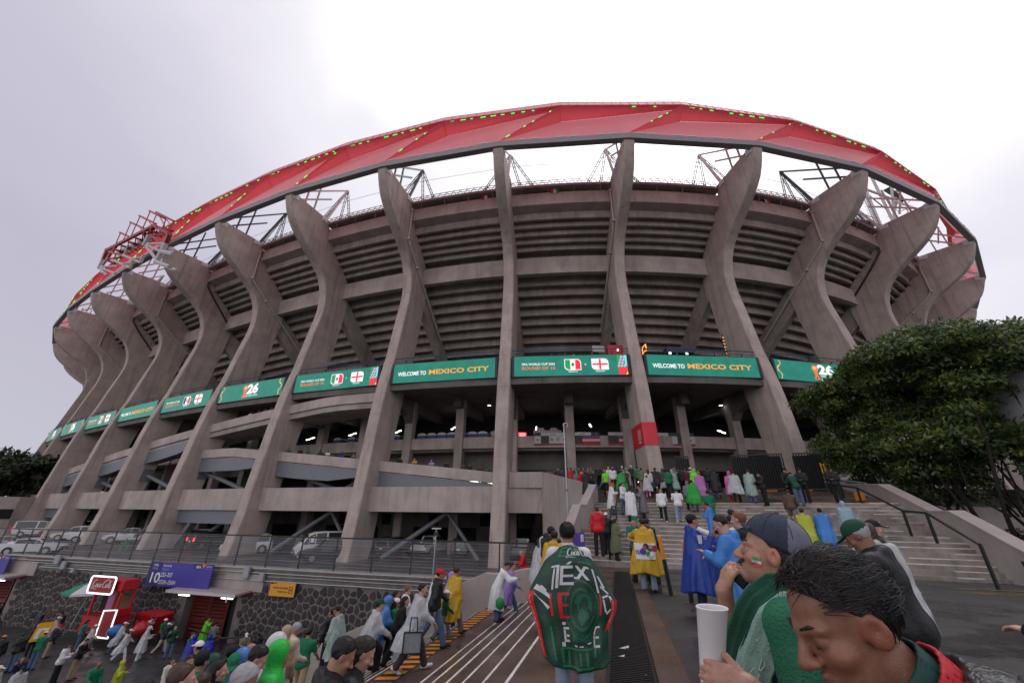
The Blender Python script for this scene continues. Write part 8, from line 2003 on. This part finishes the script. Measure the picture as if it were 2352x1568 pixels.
def uvpolys(nm, polys, material, off=.006, sub=.05):
 mb = MB()
 for q in polys:
  if len(q) == 4:
   (a, b_, c, d) = [np.array(p, float) for p in q]; n1 = max(1, int(max(np.linalg.norm(b_-a), np.linalg.norm(c-d))/sub)); n2 = max(1, int(max(np.linalg.norm(d-a), np.linalg.norm(c-b_))/(sub*.5)))
   g = [[(a*(1-i/n1)+b_*i/n1)*(1-j/n2)+(d*(1-i/n1)+c*i/n1)*j/n2 for i in range(n1+1)] for j in range(n2+1)]
   mb.grid([[cape(*p)+cape_n(*p)*off for p in r] for r in g])
  else: mb.quad(*[cape(*p)+cape_n(*p)*off for p in q])
 return mb.build(nm, material, flag, fix=False, local=True)
FW = mat('flag white print', (.58,.58,.60), .5); FRD = mat('flag red print', (.52,.015,.02), .45); FDK = mat('flag dark green print', (.006,.035,.022), .5); FMG = mat('flag mid green print', (.014,.16,.075), .45); FEM = mat('flag emblem green', (.014,.115,.065), .45)
def R4_(x0, x1, y0, y1, sk=0): return [(x0+sk*y0, y0), (x1+sk*y0, y0), (x1+sk*y1, y1), (x0+sk*y1, y1)]
uvpolys('dark_print', [R4_(-.55,.75,.20,.44), R4_(-.95,-.55,.30,.62), R4_(.66,.98,.34,.66), R4_(-.45,-.12,.44,.66), R4_(-.40,.55,.80,.82), R4_(-.4,-.25,.67,.80)], FDK, .004)
uvpolys('mid_print', [R4_(-.42,-.1,.045,.065), R4_(-.42,-.34,.065,.16), R4_(-.34,-.14,.10,.115), R4_(-.42,-.1,.145,.165), R4_(.1,.5,.02,.035), R4_(-.4,.5,.835,.85), R4_(-.4,-.33,.85,.95), R4_(-.2,-.13,.86,.96), R4_(.1,.17,.86,.95), R4_(.3,.37,.86,.96), R4_(-.4,.5,.965,.98), R4_(.55,.63,.75,.9), R4_(-.62,-.55,.70,.95), R4_(.2,.62,.205,.22)], FMG, .007)
W_ = [R4_(-.30,.04,.245,.268), R4_(-.30,-.22,.268,.40), R4_(-.22,.04,.318,.338), R4_(-.22,.04,.378,.40), [(-.16,.235),(-.06,.235),(.04,.212),(-.06,.212)],
      [(.10,.245),(.19,.245),(.45,.355),(.36,.355)], [(.10,.355),(.19,.355),(.45,.245),(.36,.245)], R4_(.40,.50,.245,.262), R4_(.06,.15,.338,.355),
      R4_(-.40,-.33,.235,.42), R4_(-.48,-.44,.26,.43), R4_(-.55,-.40,.235,.252), [(-.90,.40),(-.84,.36),(-.50,.47),(-.50,.50)], [(-.90,.42),(-.84,.46),(-.52,.56),(-.58,.58)], [(-.78,.40),(-.72,.38),(-.58,.43),(-.62,.46)],
      R4_(.58,.63,.25,.45), [(.68,.30),(.75,.30),(.82,.40),(.75,.40)], [(.70,.38),(.86,.44),(.84,.46),(.68,.40)], [(.66,.48),(.82,.46),(.83,.475),(.67,.495)], [(.66,.50),(.70,.50),(.76,.60),(.72,.60)], [(.82,.47),(.88,.47),(.94,.56),(.88,.56)], [(.74,.605),(.93,.555),(.94,.572),(.76,.622)],
      R4_(-.30,-.20,.665,.685), R4_(-.28,-.12,.70,.716), R4_(-.28,-.22,.72,.80), R4_(-.20,-.12,.75,.766), R4_(-.28,-.12,.785,.80), R4_(.0,.06,.815,.825), R4_(.12,.25,.82,.828), R4_(.55,.68,.70,.715), R4_(.55,.60,.715,.84), R4_(.60,.70,.77,.785), R4_(.60,.72,.825,.842), R4_(.36,.46,.80,.81), R4_(-.60,-.50,.80,.83,.3)]
uvpolys('white_print', W_, FW, .008)
uvpolys('red_print', [R4_(-.34,-.24,.455,.64), R4_(-.24,-.08,.455,.475), R4_(-.24,-.10,.535,.555), R4_(-.24,-.08,.62,.64), R4_(-.52,-.46,.46,.62), R4_(.60,.64,.46,.62)], FRD, .008)
def ringp(cu, cv, r0, r1, a0=0, a1=360, n=28): return [[(cu+r0*math.cos(t0), cv+r0*.55*math.sin(t0)), (cu+r1*math.cos(t0), cv+r1*.55*math.sin(t0)), (cu+r1*math.cos(t1), cv+r1*.55*math.sin(t1)), (cu+r0*math.cos(t1), cv+r0*.55*math.sin(t1))] for t0, t1 in [(math.radians(a0+(a1-a0)*k/n), math.radians(a0+(a1-a0)*(k+1)/n)) for k in range(n)]]
uvpolys('emblem_print', ringp(.20,.57,.36,.39)+ringp(.20,.57,.24,.28,20,300)+ringp(.26,.55,.12,.17,60,330)+[[(.08,.62),(.20,.56),(.34,.60),(.20,.70)], [(.02,.52),(.12,.47),(.22,.50),(.10,.56)], [(.30,.46),(.42,.52),(.40,.60),(.33,.56)]], FEM, .0075)
V, Fc = text_mesh('MEXICO', 1, bold=.03); wt = max(v[0] for v in V); mb = MB(); mb.add([(lambda u, v: cape(u, v)+cape_n(u, v)*.008)(-.05+.52*v[0]/wt, .79-.07*v[1]) for v in V], Fc); mb.build('emblem_lettering', FEM, flag, fix=False, local=True)
def script_on(u0, v0, su, sv, rot, nm, m, off=.010):
 ca, sa = math.cos(rot), math.sin(rot); uvpolys(nm, [[(u0+su*(x*ca+y*sa), v0-sv*(y*ca-x*sa)) for x, y in q] for q in script_polys(1., .28, .24)], m, off, 9)
script_on(-.16, .155, .185, .062, -.10, 'script_lettering', FW)
for sgn in (-1, 1):
 uvpolys('red_border', [[(sgn*(1.0), v0), (sgn*(.86), v0), (sgn*(.86), v0+.05), (sgn*1.0, v0+.05)] for v0 in np.arange(.42 if sgn < 0 else .50, .94 if sgn < 0 else .72, .05)], FRD, .009, .07)
 for k in range(5 if sgn < 0 else 2):
  v0 = (.50 if sgn < 0 else .55)+.10*k; c0 = .955*sgn if sgn < 0 else .90
  uvpolys('script_lettering', [[(c0+.018*(y), v0-.016*(x-2.6)*-1) for x, y in q] for q in script_polys(1., .28, .26)], FW, .012, 9)
hw = at_d(1771, 1270, 2.0)
N2 = Near(hw, math.atan2(hw.y, hw.x)+math.radians(88), 'person in a backwards slate cap with a striped cheek, phone and white cup', .985, lean=2, legs=((3,3),(-3,3)), arms=((5,8,12,0),(5,8,12,0)), head=(13,0))
cupw = at_d(1636, 1542, 1.62); J = N2.J
vw = np.array([cupw.x, cupw.y, 0]); vw /= np.linalg.norm(vw); lf = np.array([-vw[1], vw[0], 0])
loc = lambda v: N2.R.T@np.array(v)
N2.reach(-1, np.array(cupw)+vw*-.052+lf*-.035, loc(lf*.92+np.array([0,0,.16])-vw*.1), (0,-.3,-1)); hup = loc(-vw+np.array([0,0,.25]))
T2 = lambda p: J['head']+J['hR']@np.array(p)
N2.reach(1, T2((.012,.150,-.128)), (-.10,-.42,.90), (.1,.55,-1), local=True)
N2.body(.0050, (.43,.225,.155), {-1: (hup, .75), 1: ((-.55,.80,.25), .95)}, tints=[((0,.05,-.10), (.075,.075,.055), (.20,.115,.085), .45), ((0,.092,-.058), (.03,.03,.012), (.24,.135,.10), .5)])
N2.browm = HAIR_D; N2.eyes((0,.95,.15))
N2.hair(g_hair(J, .005, 'short'), HAIR_D); pass
F = Field(J['head']-.22, J['head']+.24, .0045); F.ell(T2((0,-.020,.052)), (.0905,.114,.098), .02, J['hR']); hR = J['hR'].astype(np.float32); hc = J['head'].astype(np.float32)
F.cut(lambda P: (.040-((P-hc)@hR)[...,2])+.30*((P-hc)@hR)[...,1]); F.wrinkle(.0016, 45, 3)
CAPM = mat('slate cap twill', (.030,.040,.068), .85, 0, .12, 30, .5, 220); CAPL = mat('pale lilac cap mesh', (.17,.175,.24), .85, 0, .1, 30, .5, 220)
V, Q = F.arrays(); me = np_mesh('cap', V, Q, 1); o = N2.put('cap', me, CAPM); me.materials.append(CAPL)
cc = V[Q].mean(1); ql = (cc-J['head'])@J['hR']; me.polygons.foreach_set('material_index', (ql[:,1] < -.055).astype(np.int32))
m = MB()
for a in (0, .9, 1.8, 2.7, 3.6, 4.5, 5.4):
 pts = []
 for k in range(9):
  t = .04+k*.17; v = np.array([.0915*math.sin(t)*math.cos(a), .115*math.sin(t)*math.sin(a), .099*math.cos(t)])+np.array([0,-.020,.052])
  if v[2] > .045+.30*v[1]: pts.append(Vector(T2(v)))
 if len(pts) > 1: m.tube(pts, .0013, 4)
m.tube([Vector(T2((0,-.02,.150))), Vector(T2((0,-.02,.156)))], .008, 8); N2.local_mb('cap_seam', m, CAPM)
m = MB(); P_ = [Vector(T2((-.005+.03*math.sin(a), .085+.012*math.cos(a), .083+.02*math.cos(a)))) for a in [j*.7 for j in range(9)]]; m.tube([Vector(T2((-.06,.070,.072))), Vector(T2((0,.098,.084))), Vector(T2((.06,.070,.072)))], .008, 6); N2.local_mb('cap_strap', m, CAPM)
F = Field(J['head']-.25, J['head']+.2, .006); F.ell(T2((0,-.155,.01)), (.07,.055,.007), .01, J['hR']@rotx(.5)); N2.put('cap_visor', F.mesh('cap_visor'), CAPM)
for k, c in enumerate(((.05,.26,.08), (.66,.64,.62), (.58,.06,.06))):
 m = MB(); g = []
 for i in range(7):
  y = .030+.032*i/6; row = []
  for j in range(4):
   z = -.021-.0115*k-.0105*j/3; d = 1e9; x = -.10
   for xx in np.arange(-.085, -.02, .0005):
    f1 = min(((xx)/.058)**2+((y-.033)/.056)**2+((z+.040)/.086)**2-1, ((xx+.041)/.026)**2+((y-.060)/.024)**2+((z+.030)/.020)**2-1, (xx/.075)**2+((y+.012)/.096)**2+((z-.03)/.088)**2-1)
    if f1 < 0: x = xx; break
   row.append(Vector(T2((x-.0065, y, z))))
  g.append(row)
 m.grid(g); o = N2.local_mb('face_paint', m, mat('face paint %d' % k, c, .6, 0, .25, 90), smooth=True, fix=False)
N2.put('jersey', g_top(J, .008, .40, .14, .024, 2), mat('green jersey knit', (.010,.13,.062), .75, 0, .3, 9, .6, 90)); N2.put('trousers', g_legs(J, .012), cloth(COLR['navy'])); [N2.put('shoe', g_shoes(J, .012, (x,)), cloth(COLR['white'])) for x in (-1,1)]
F = Field(J['neck']-.17, J['neck']+.17, .006); F.cone(J['neck']+np.array([0,.015,-.035]), J['neck']+np.array([0,.0,.012]), .086, .068, 0); F.ell(J['neck']+np.array([0,.02,.05]), (.060,.066,.10), 0, sub=True); N2.put('jersey_collar', F.mesh('jersey_collar', 1), cloth((.30,.03,.04)))
ctr = [(-.02,.185,.90),(-.05,.19,1.0),(-.09,.175,1.13),(-.125,.135,1.25),(-.15,.06,1.37),(-.15,-.03,1.435),(-.14,-.12,1.38),(-.13,-.165,1.22),(-.13,-.17,1.05)]
def scarf(w0, w1, nm, m, off):
 g = []; n = 40
 for k in range(n+1):
  t = k/n*(len(ctr)-1); i = min(int(t), len(ctr)-2); f = t-i; f = f*f*(3-2*f)*.5+f*.5; p = np.array(ctr[i])*(1-f)+np.array(ctr[i+1])*f; d = np.array(ctr[i+1])-np.array(ctr[i]); d /= np.linalg.norm(d)
  o_ = np.array([-1,.25,.35]); o_ -= d*(o_@d); o_ /= np.linalg.norm(o_); sdv = np.cross(d, o_)
  g.append([Vector(p+sdv*(w0+(w1-w0)*j/8)+o_*(.035+off+.010*math.sin(j*1.9+k*.25)+.006*math.sin(k*.7))) for j in range(9)])
 mb = MB(); mb.grid(g); o = N2.local_mb(nm, mb, m, smooth=True, fix=False); md = o.modifiers.new('thickness', 'SOLIDIFY'); md.thickness = .006; return g
scarf(-.125, -.055, 'scarf', mat('scarf dark green', (.010,.085,.048), .8, 0, .2, 20, .5, 150), 0); g = scarf(-.06, .055, 'scarf', mat('scarf mint', (.26,.42,.36), .8, 0, .2, 20, .5, 150), .006)
m = MB(); rr = random.Random(8)
for k in range(14):
 i = 4+2*k if k < 9 else rr.randrange(5, 34); c = g[min(i, 38)][rr.choice((2,3,5,6))]; d1 = (g[min(i,38)+1][4]-g[min(i,38)][4]).normalized(); d2 = (g[min(i,38)][5]-g[min(i,38)][3]).normalized(); n = d1.cross(d2).normalized()
 if n.x > 0: n = -n
 r = rr.uniform(.009,.016); m.tube([c+n*.009+d1*(r*math.cos(a)*1.6)+d2*(r*math.sin(a)) for a in [rr.uniform(0,2)+j*.8 for j in range(7)]], .0016, 4)
N2.local_mb('scarf_doodle', m, mat('scarf white print', (.62,.66,.64), .7))
def crest():
 c = np.array([-.085,.150,1.205]); n = np.array([-.50,.86,.05]); n /= np.linalg.norm(n); X = np.cross(np.array([0,0,1]), n); X /= np.linalg.norm(X); Y = np.cross(n, X); pn = [(-.036,.045),(-.036,-.005),(-.022,-.036),(0,-.052),(.022,-.036),(.036,-.005),(.036,.045),(0,.055)]
 def put(nm, pts, m, off): mb = MB(); mb.quad(*[Vector(c+X*x+Y*y+n*off) for x, y in pts]); N2.local_mb(nm, mb, m, fix=False)
 put('crest', pn, PRW, .022); put('crest_field', [(x*.86, y*.86+.001) for x, y in pn], mat('crest green', (.02,.12,.08), .6), .0235)
 for k in range(6): put('crest_feather', [(.002,.040-.011*k), (.026,.036-.008*k), (.027,.031-.008*k), (.002,.034-.011*k)], PRW, .025)
 V, Fc = text_mesh('MÉXICO', .017, bold=.02); w = max(v[0] for v in V); mb = MB(); mb.add([Vector(c+X*(v[0]-w/2)*.9+Y*(v[1]-.034)+n*.026) for v in V], Fc); N2.local_mb('crest_lettering', mb, PRW, fix=False)
crest()
ph = N2.to_world(T2((.050,.088,-.085))); a3 = N2.R@(J['hR']@np.array([0,-.55,.83])); m = MB(); m.beam(ph-Vector(a3)*.07, ph+Vector(a3)*.07, .012, .072, tuple(N2.R@np.array([0,1,0]))); o = m.build('mobile_phone', mat('phone black', (.01,.01,.012), .2), None, bevel=.004); tag(o, 'black mobile phone held at the cheek of the capped fan', 'phone')
ax = Vector((0,0,1))-Vector(lf)*.17; cb = Vector(cupw)-ax*.035; e = empty('paper_cup', cb, 'large white paper cup in the hand of the capped fan', 'cup')
CUPM = mat('white paper cup', (.70,.68,.69), .55); m = MB(); nn = 32
prof = [(.0,.002),(.031,.0),(.0325,.004),(.0455,.198),(.0475,.200),(.0480,.2025),(.0465,.2048),(.0445,.2030),(.0435,.196),(.0315,.010),(.0,.008)]
m.loft([[cb+ax*z+Vector((r*math.cos(t), r*math.sin(t), 0)) for t in [2*math.pi*j/nn for j in range(nn)]] for r, z in prof], cap=False); m.build('cup_wall', CUPM, e, smooth=True)
m = MB(); q = Vector(cupw)+Vector((.0,.0,-.06)); L_ = Vector(lf); g = [[q+L_*(.03+.05*i-.01*j)+Vector((0,0,-.02*j-.012*math.sin(i*2+j)))-Vector(vw)*(.05-.02*i) for i in range(4)] for j in range(9)]; m.grid(g); o = m.build('yellow_cloth', cloth(COLR['yellow'], 'plastic'), None, smooth=True, fix=False); tag(o, 'folded yellow rain plastic held under the large white cup', 'cloth'); md = o.modifiers.new('thickness', 'SOLIDIFY'); md.thickness = .004
hw = at_d(1935, 1425, 1.20)
N3 = Near(hw, math.atan2(hw.y, hw.x)+math.radians(108), 'person with wet dark hair bowing in a black quilted jacket, lower right', .98, lean=44, legs=((10,6),(-3,3)), arms=((5,12,20,5),(8,12,25,5)), head=(4,12)); J = N3.J
T3 = lambda p: J['head']+J['hR']@np.array(p)
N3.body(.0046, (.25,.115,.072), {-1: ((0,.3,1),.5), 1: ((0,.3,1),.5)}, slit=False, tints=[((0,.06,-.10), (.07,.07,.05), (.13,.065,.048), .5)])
N3.browm = HAIR_B;
F = Field(J['head']-.16, J['head']+.16, .0035)
for x in (-1,1): F.chain([T3((x*.050,.071,.024)), T3((x*.036,.086,.0285)), T3((x*.014,.0955,.0225))], [.0018,.0036,.0034], .003); F.chain([T3((x*.046,.080,-.006)), T3((x*.032,.0895,-.0095)), T3((x*.019,.085,-.006))], [.0013,.0018,.0013], .002)
N3.put('eyebrows', F.mesh('eyebrows', 0), HAIR_B)
N3.hair(g_hair(J, .0048, 'short', 4), HAIR_D)
HG = mat('wet hair strand', (.020,.017,.018), .28, 0, .5, 40)
strands(N3, 1700, 9, HG, lambda p: p[2] > .0 and p[1] < .055 and not (p[1] > -.03 and p[2] < .045), lambda p, r: (p[0]*2+r.normal()*.3, -.75+r.normal()*.25, -.1), (.035,.06), .006, .0009)
strands(N3, 420, 10, HG, lambda p: p[2] > -.06 and p[1] < -.02, lambda p, r: (p[0], -.2, -.9), (.03,.05), .005, .0009)
strands(N3, 120, 11, HAIR_D, lambda p: .02 < p[1] < .055 and p[2] > .085, lambda p, r: (r.normal()*.7, .35, -.2), (.03,.045), .010, .0010)
QM = mat('black quilted nylon', (.020,.020,.024), .38, 0, .25, 14, .5, 60)
F = Field(*bounds(J, .2), .008); torso(F, J, .050, belly=.03)
for sd in (-1,1): arm(F, J, sd, .045, .97)
sp_ = J['sp'].astype(np.float32); nk = J['neck'].astype(np.float32)
sl, P_ = F.block(F.lo, F.lo+F.h*F.n); tt = (P_-nk)@sp_; F.d[sl] = F.d[sl]+.011*np.abs(np.sin(tt*32+P_[...,0]*2))**.6*-1+.008; F.wrinkle(.003, 40, 3)
F.cut(lambda P: -((P-(J['pel']-J['sp']*.15).astype(np.float32))@sp_)); F.cut(lambda P: ((P-nk)@sp_)-.01-.0*P[...,0]); F.ell(J['neck']+np.array([0,.02,.06]), (.075,.085,.10), 0, sub=True)
N3.put('jacket', F.mesh('jacket', 1), QM)
def collar(nm, r0, r1, z0, z1, m, tilt=0, cut=None):
 F = Field(J['neck']-.24, J['neck']+.24, .006); c = J['neck']+np.array([0,.012,0]); F.cone(c+J['sp']*z0, c+J['sp']*z1, r0, r1, 0); F.cut(lambda P: np.maximum(((P-c.astype(np.float32))@sp_)-z1-.0, z0-((P-c.astype(np.float32))@sp_)))
 F.cone(c+J['sp']*(z0-.1), c+J['sp']*(z1+.1), r0-.009, r1-.009, 0, sub=True)
 if cut: F.cut(cut)
 N3.put(nm, F.mesh(nm, 1), m)
collar('inner_collar', .082, .080, -.03, .062, mat('dark green collar', (.006,.055,.045), .7, 0, .15, 20))
collar('lining', .096, .098, -.03, .036, mat('red collar lining', (.50,.012,.02), .6))
bp_ = [(-.055,-.135,1.500),(-.11,-.165,1.478),(-.175,-.165,1.43),(-.225,-.14,1.36),(-.255,-.09,1.27),(-.27,-.04,1.16)]
bp_ = [np.array(p)+np.array([0, J['neck'][1], J['neck'][2]-1.455]) for p in bp_]
def band(t, w, off=0):
 t = max(0, min(.9999, t))*(len(bp_)-1); i = int(t); f = t-i; p = bp_[i]*(1-f)+bp_[i+1]*f; d = bp_[i+1]-bp_[i]; d /= np.linalg.norm(d); o_ = np.array([-.55,-.75,.5]); o_ -= d*(o_@d); o_ /= np.linalg.norm(o_); return Vector(p+np.cross(o_, d)*w+o_*off)
mb = MB(); R = []
for k in range(33):
 t = k/32; R.append([band(t,-.042,-.02), band(t,-.042,.012), band(t,-.02,.022), band(t,.02,.022), band(t,.042,.012), band(t,.042,-.02)])
mb.loft(R); N3.local_mb('hood_band', mb, mat('black hood band', (.010,.010,.011), .6, 0, .2, 30), smooth=True)
V, Fc = text_mesh('CALVIN KLEIN', 1., bold=.0); wt = max(v[0] for v in V); mb = MB(); mb.add([band(.20+.72*v[0]/wt, .024-.048*v[1]/.73, .0245) for v in V], Fc); N3.local_mb('band_lettering', mb, mat('silver print', (.50,.49,.49), .5), fix=False)
N3.put('trousers', g_legs(J, .012), cloth(COLR['black'])); [N3.put('shoe', g_shoes(J, .012, (x,)), cloth(COLR['black'])) for x in (-1,1)]
person(1960, 1197, 'person with a dark green cap and black rain jacket bending forward at right', face=80, pose='down', top='jacket', tc='black', lc='black', hair='short', hc='grey', hat='cap', hatc='dgreen', skin=2, D=4.9, fine=True, seed=0, group='fans close to the camera')
person(1880, 1243, 'person with only a green cap visible between the two near heads', face=20, top='jacket', tc='dgreen', hat='cap', hatc='dgreen', D=6.5, group='fans close to the camera')
rp_ = person(2440, 1225, 'person at the right edge with a hand holding a dark cup', face=75, pose='drink', top='jacket', tc='black', lc='black', D=4.2, fine=True, skin=0, group='fans close to the camera')
q = hand_of(rp_, 'drink', 1)+Vector((0,0,-.03)); cup(q, .13, .030, .042, 'dark cup with a pale rim held at the right edge', mt=mat('dark printed cup', (.03,.025,.025), .5))
SC.camera = cam
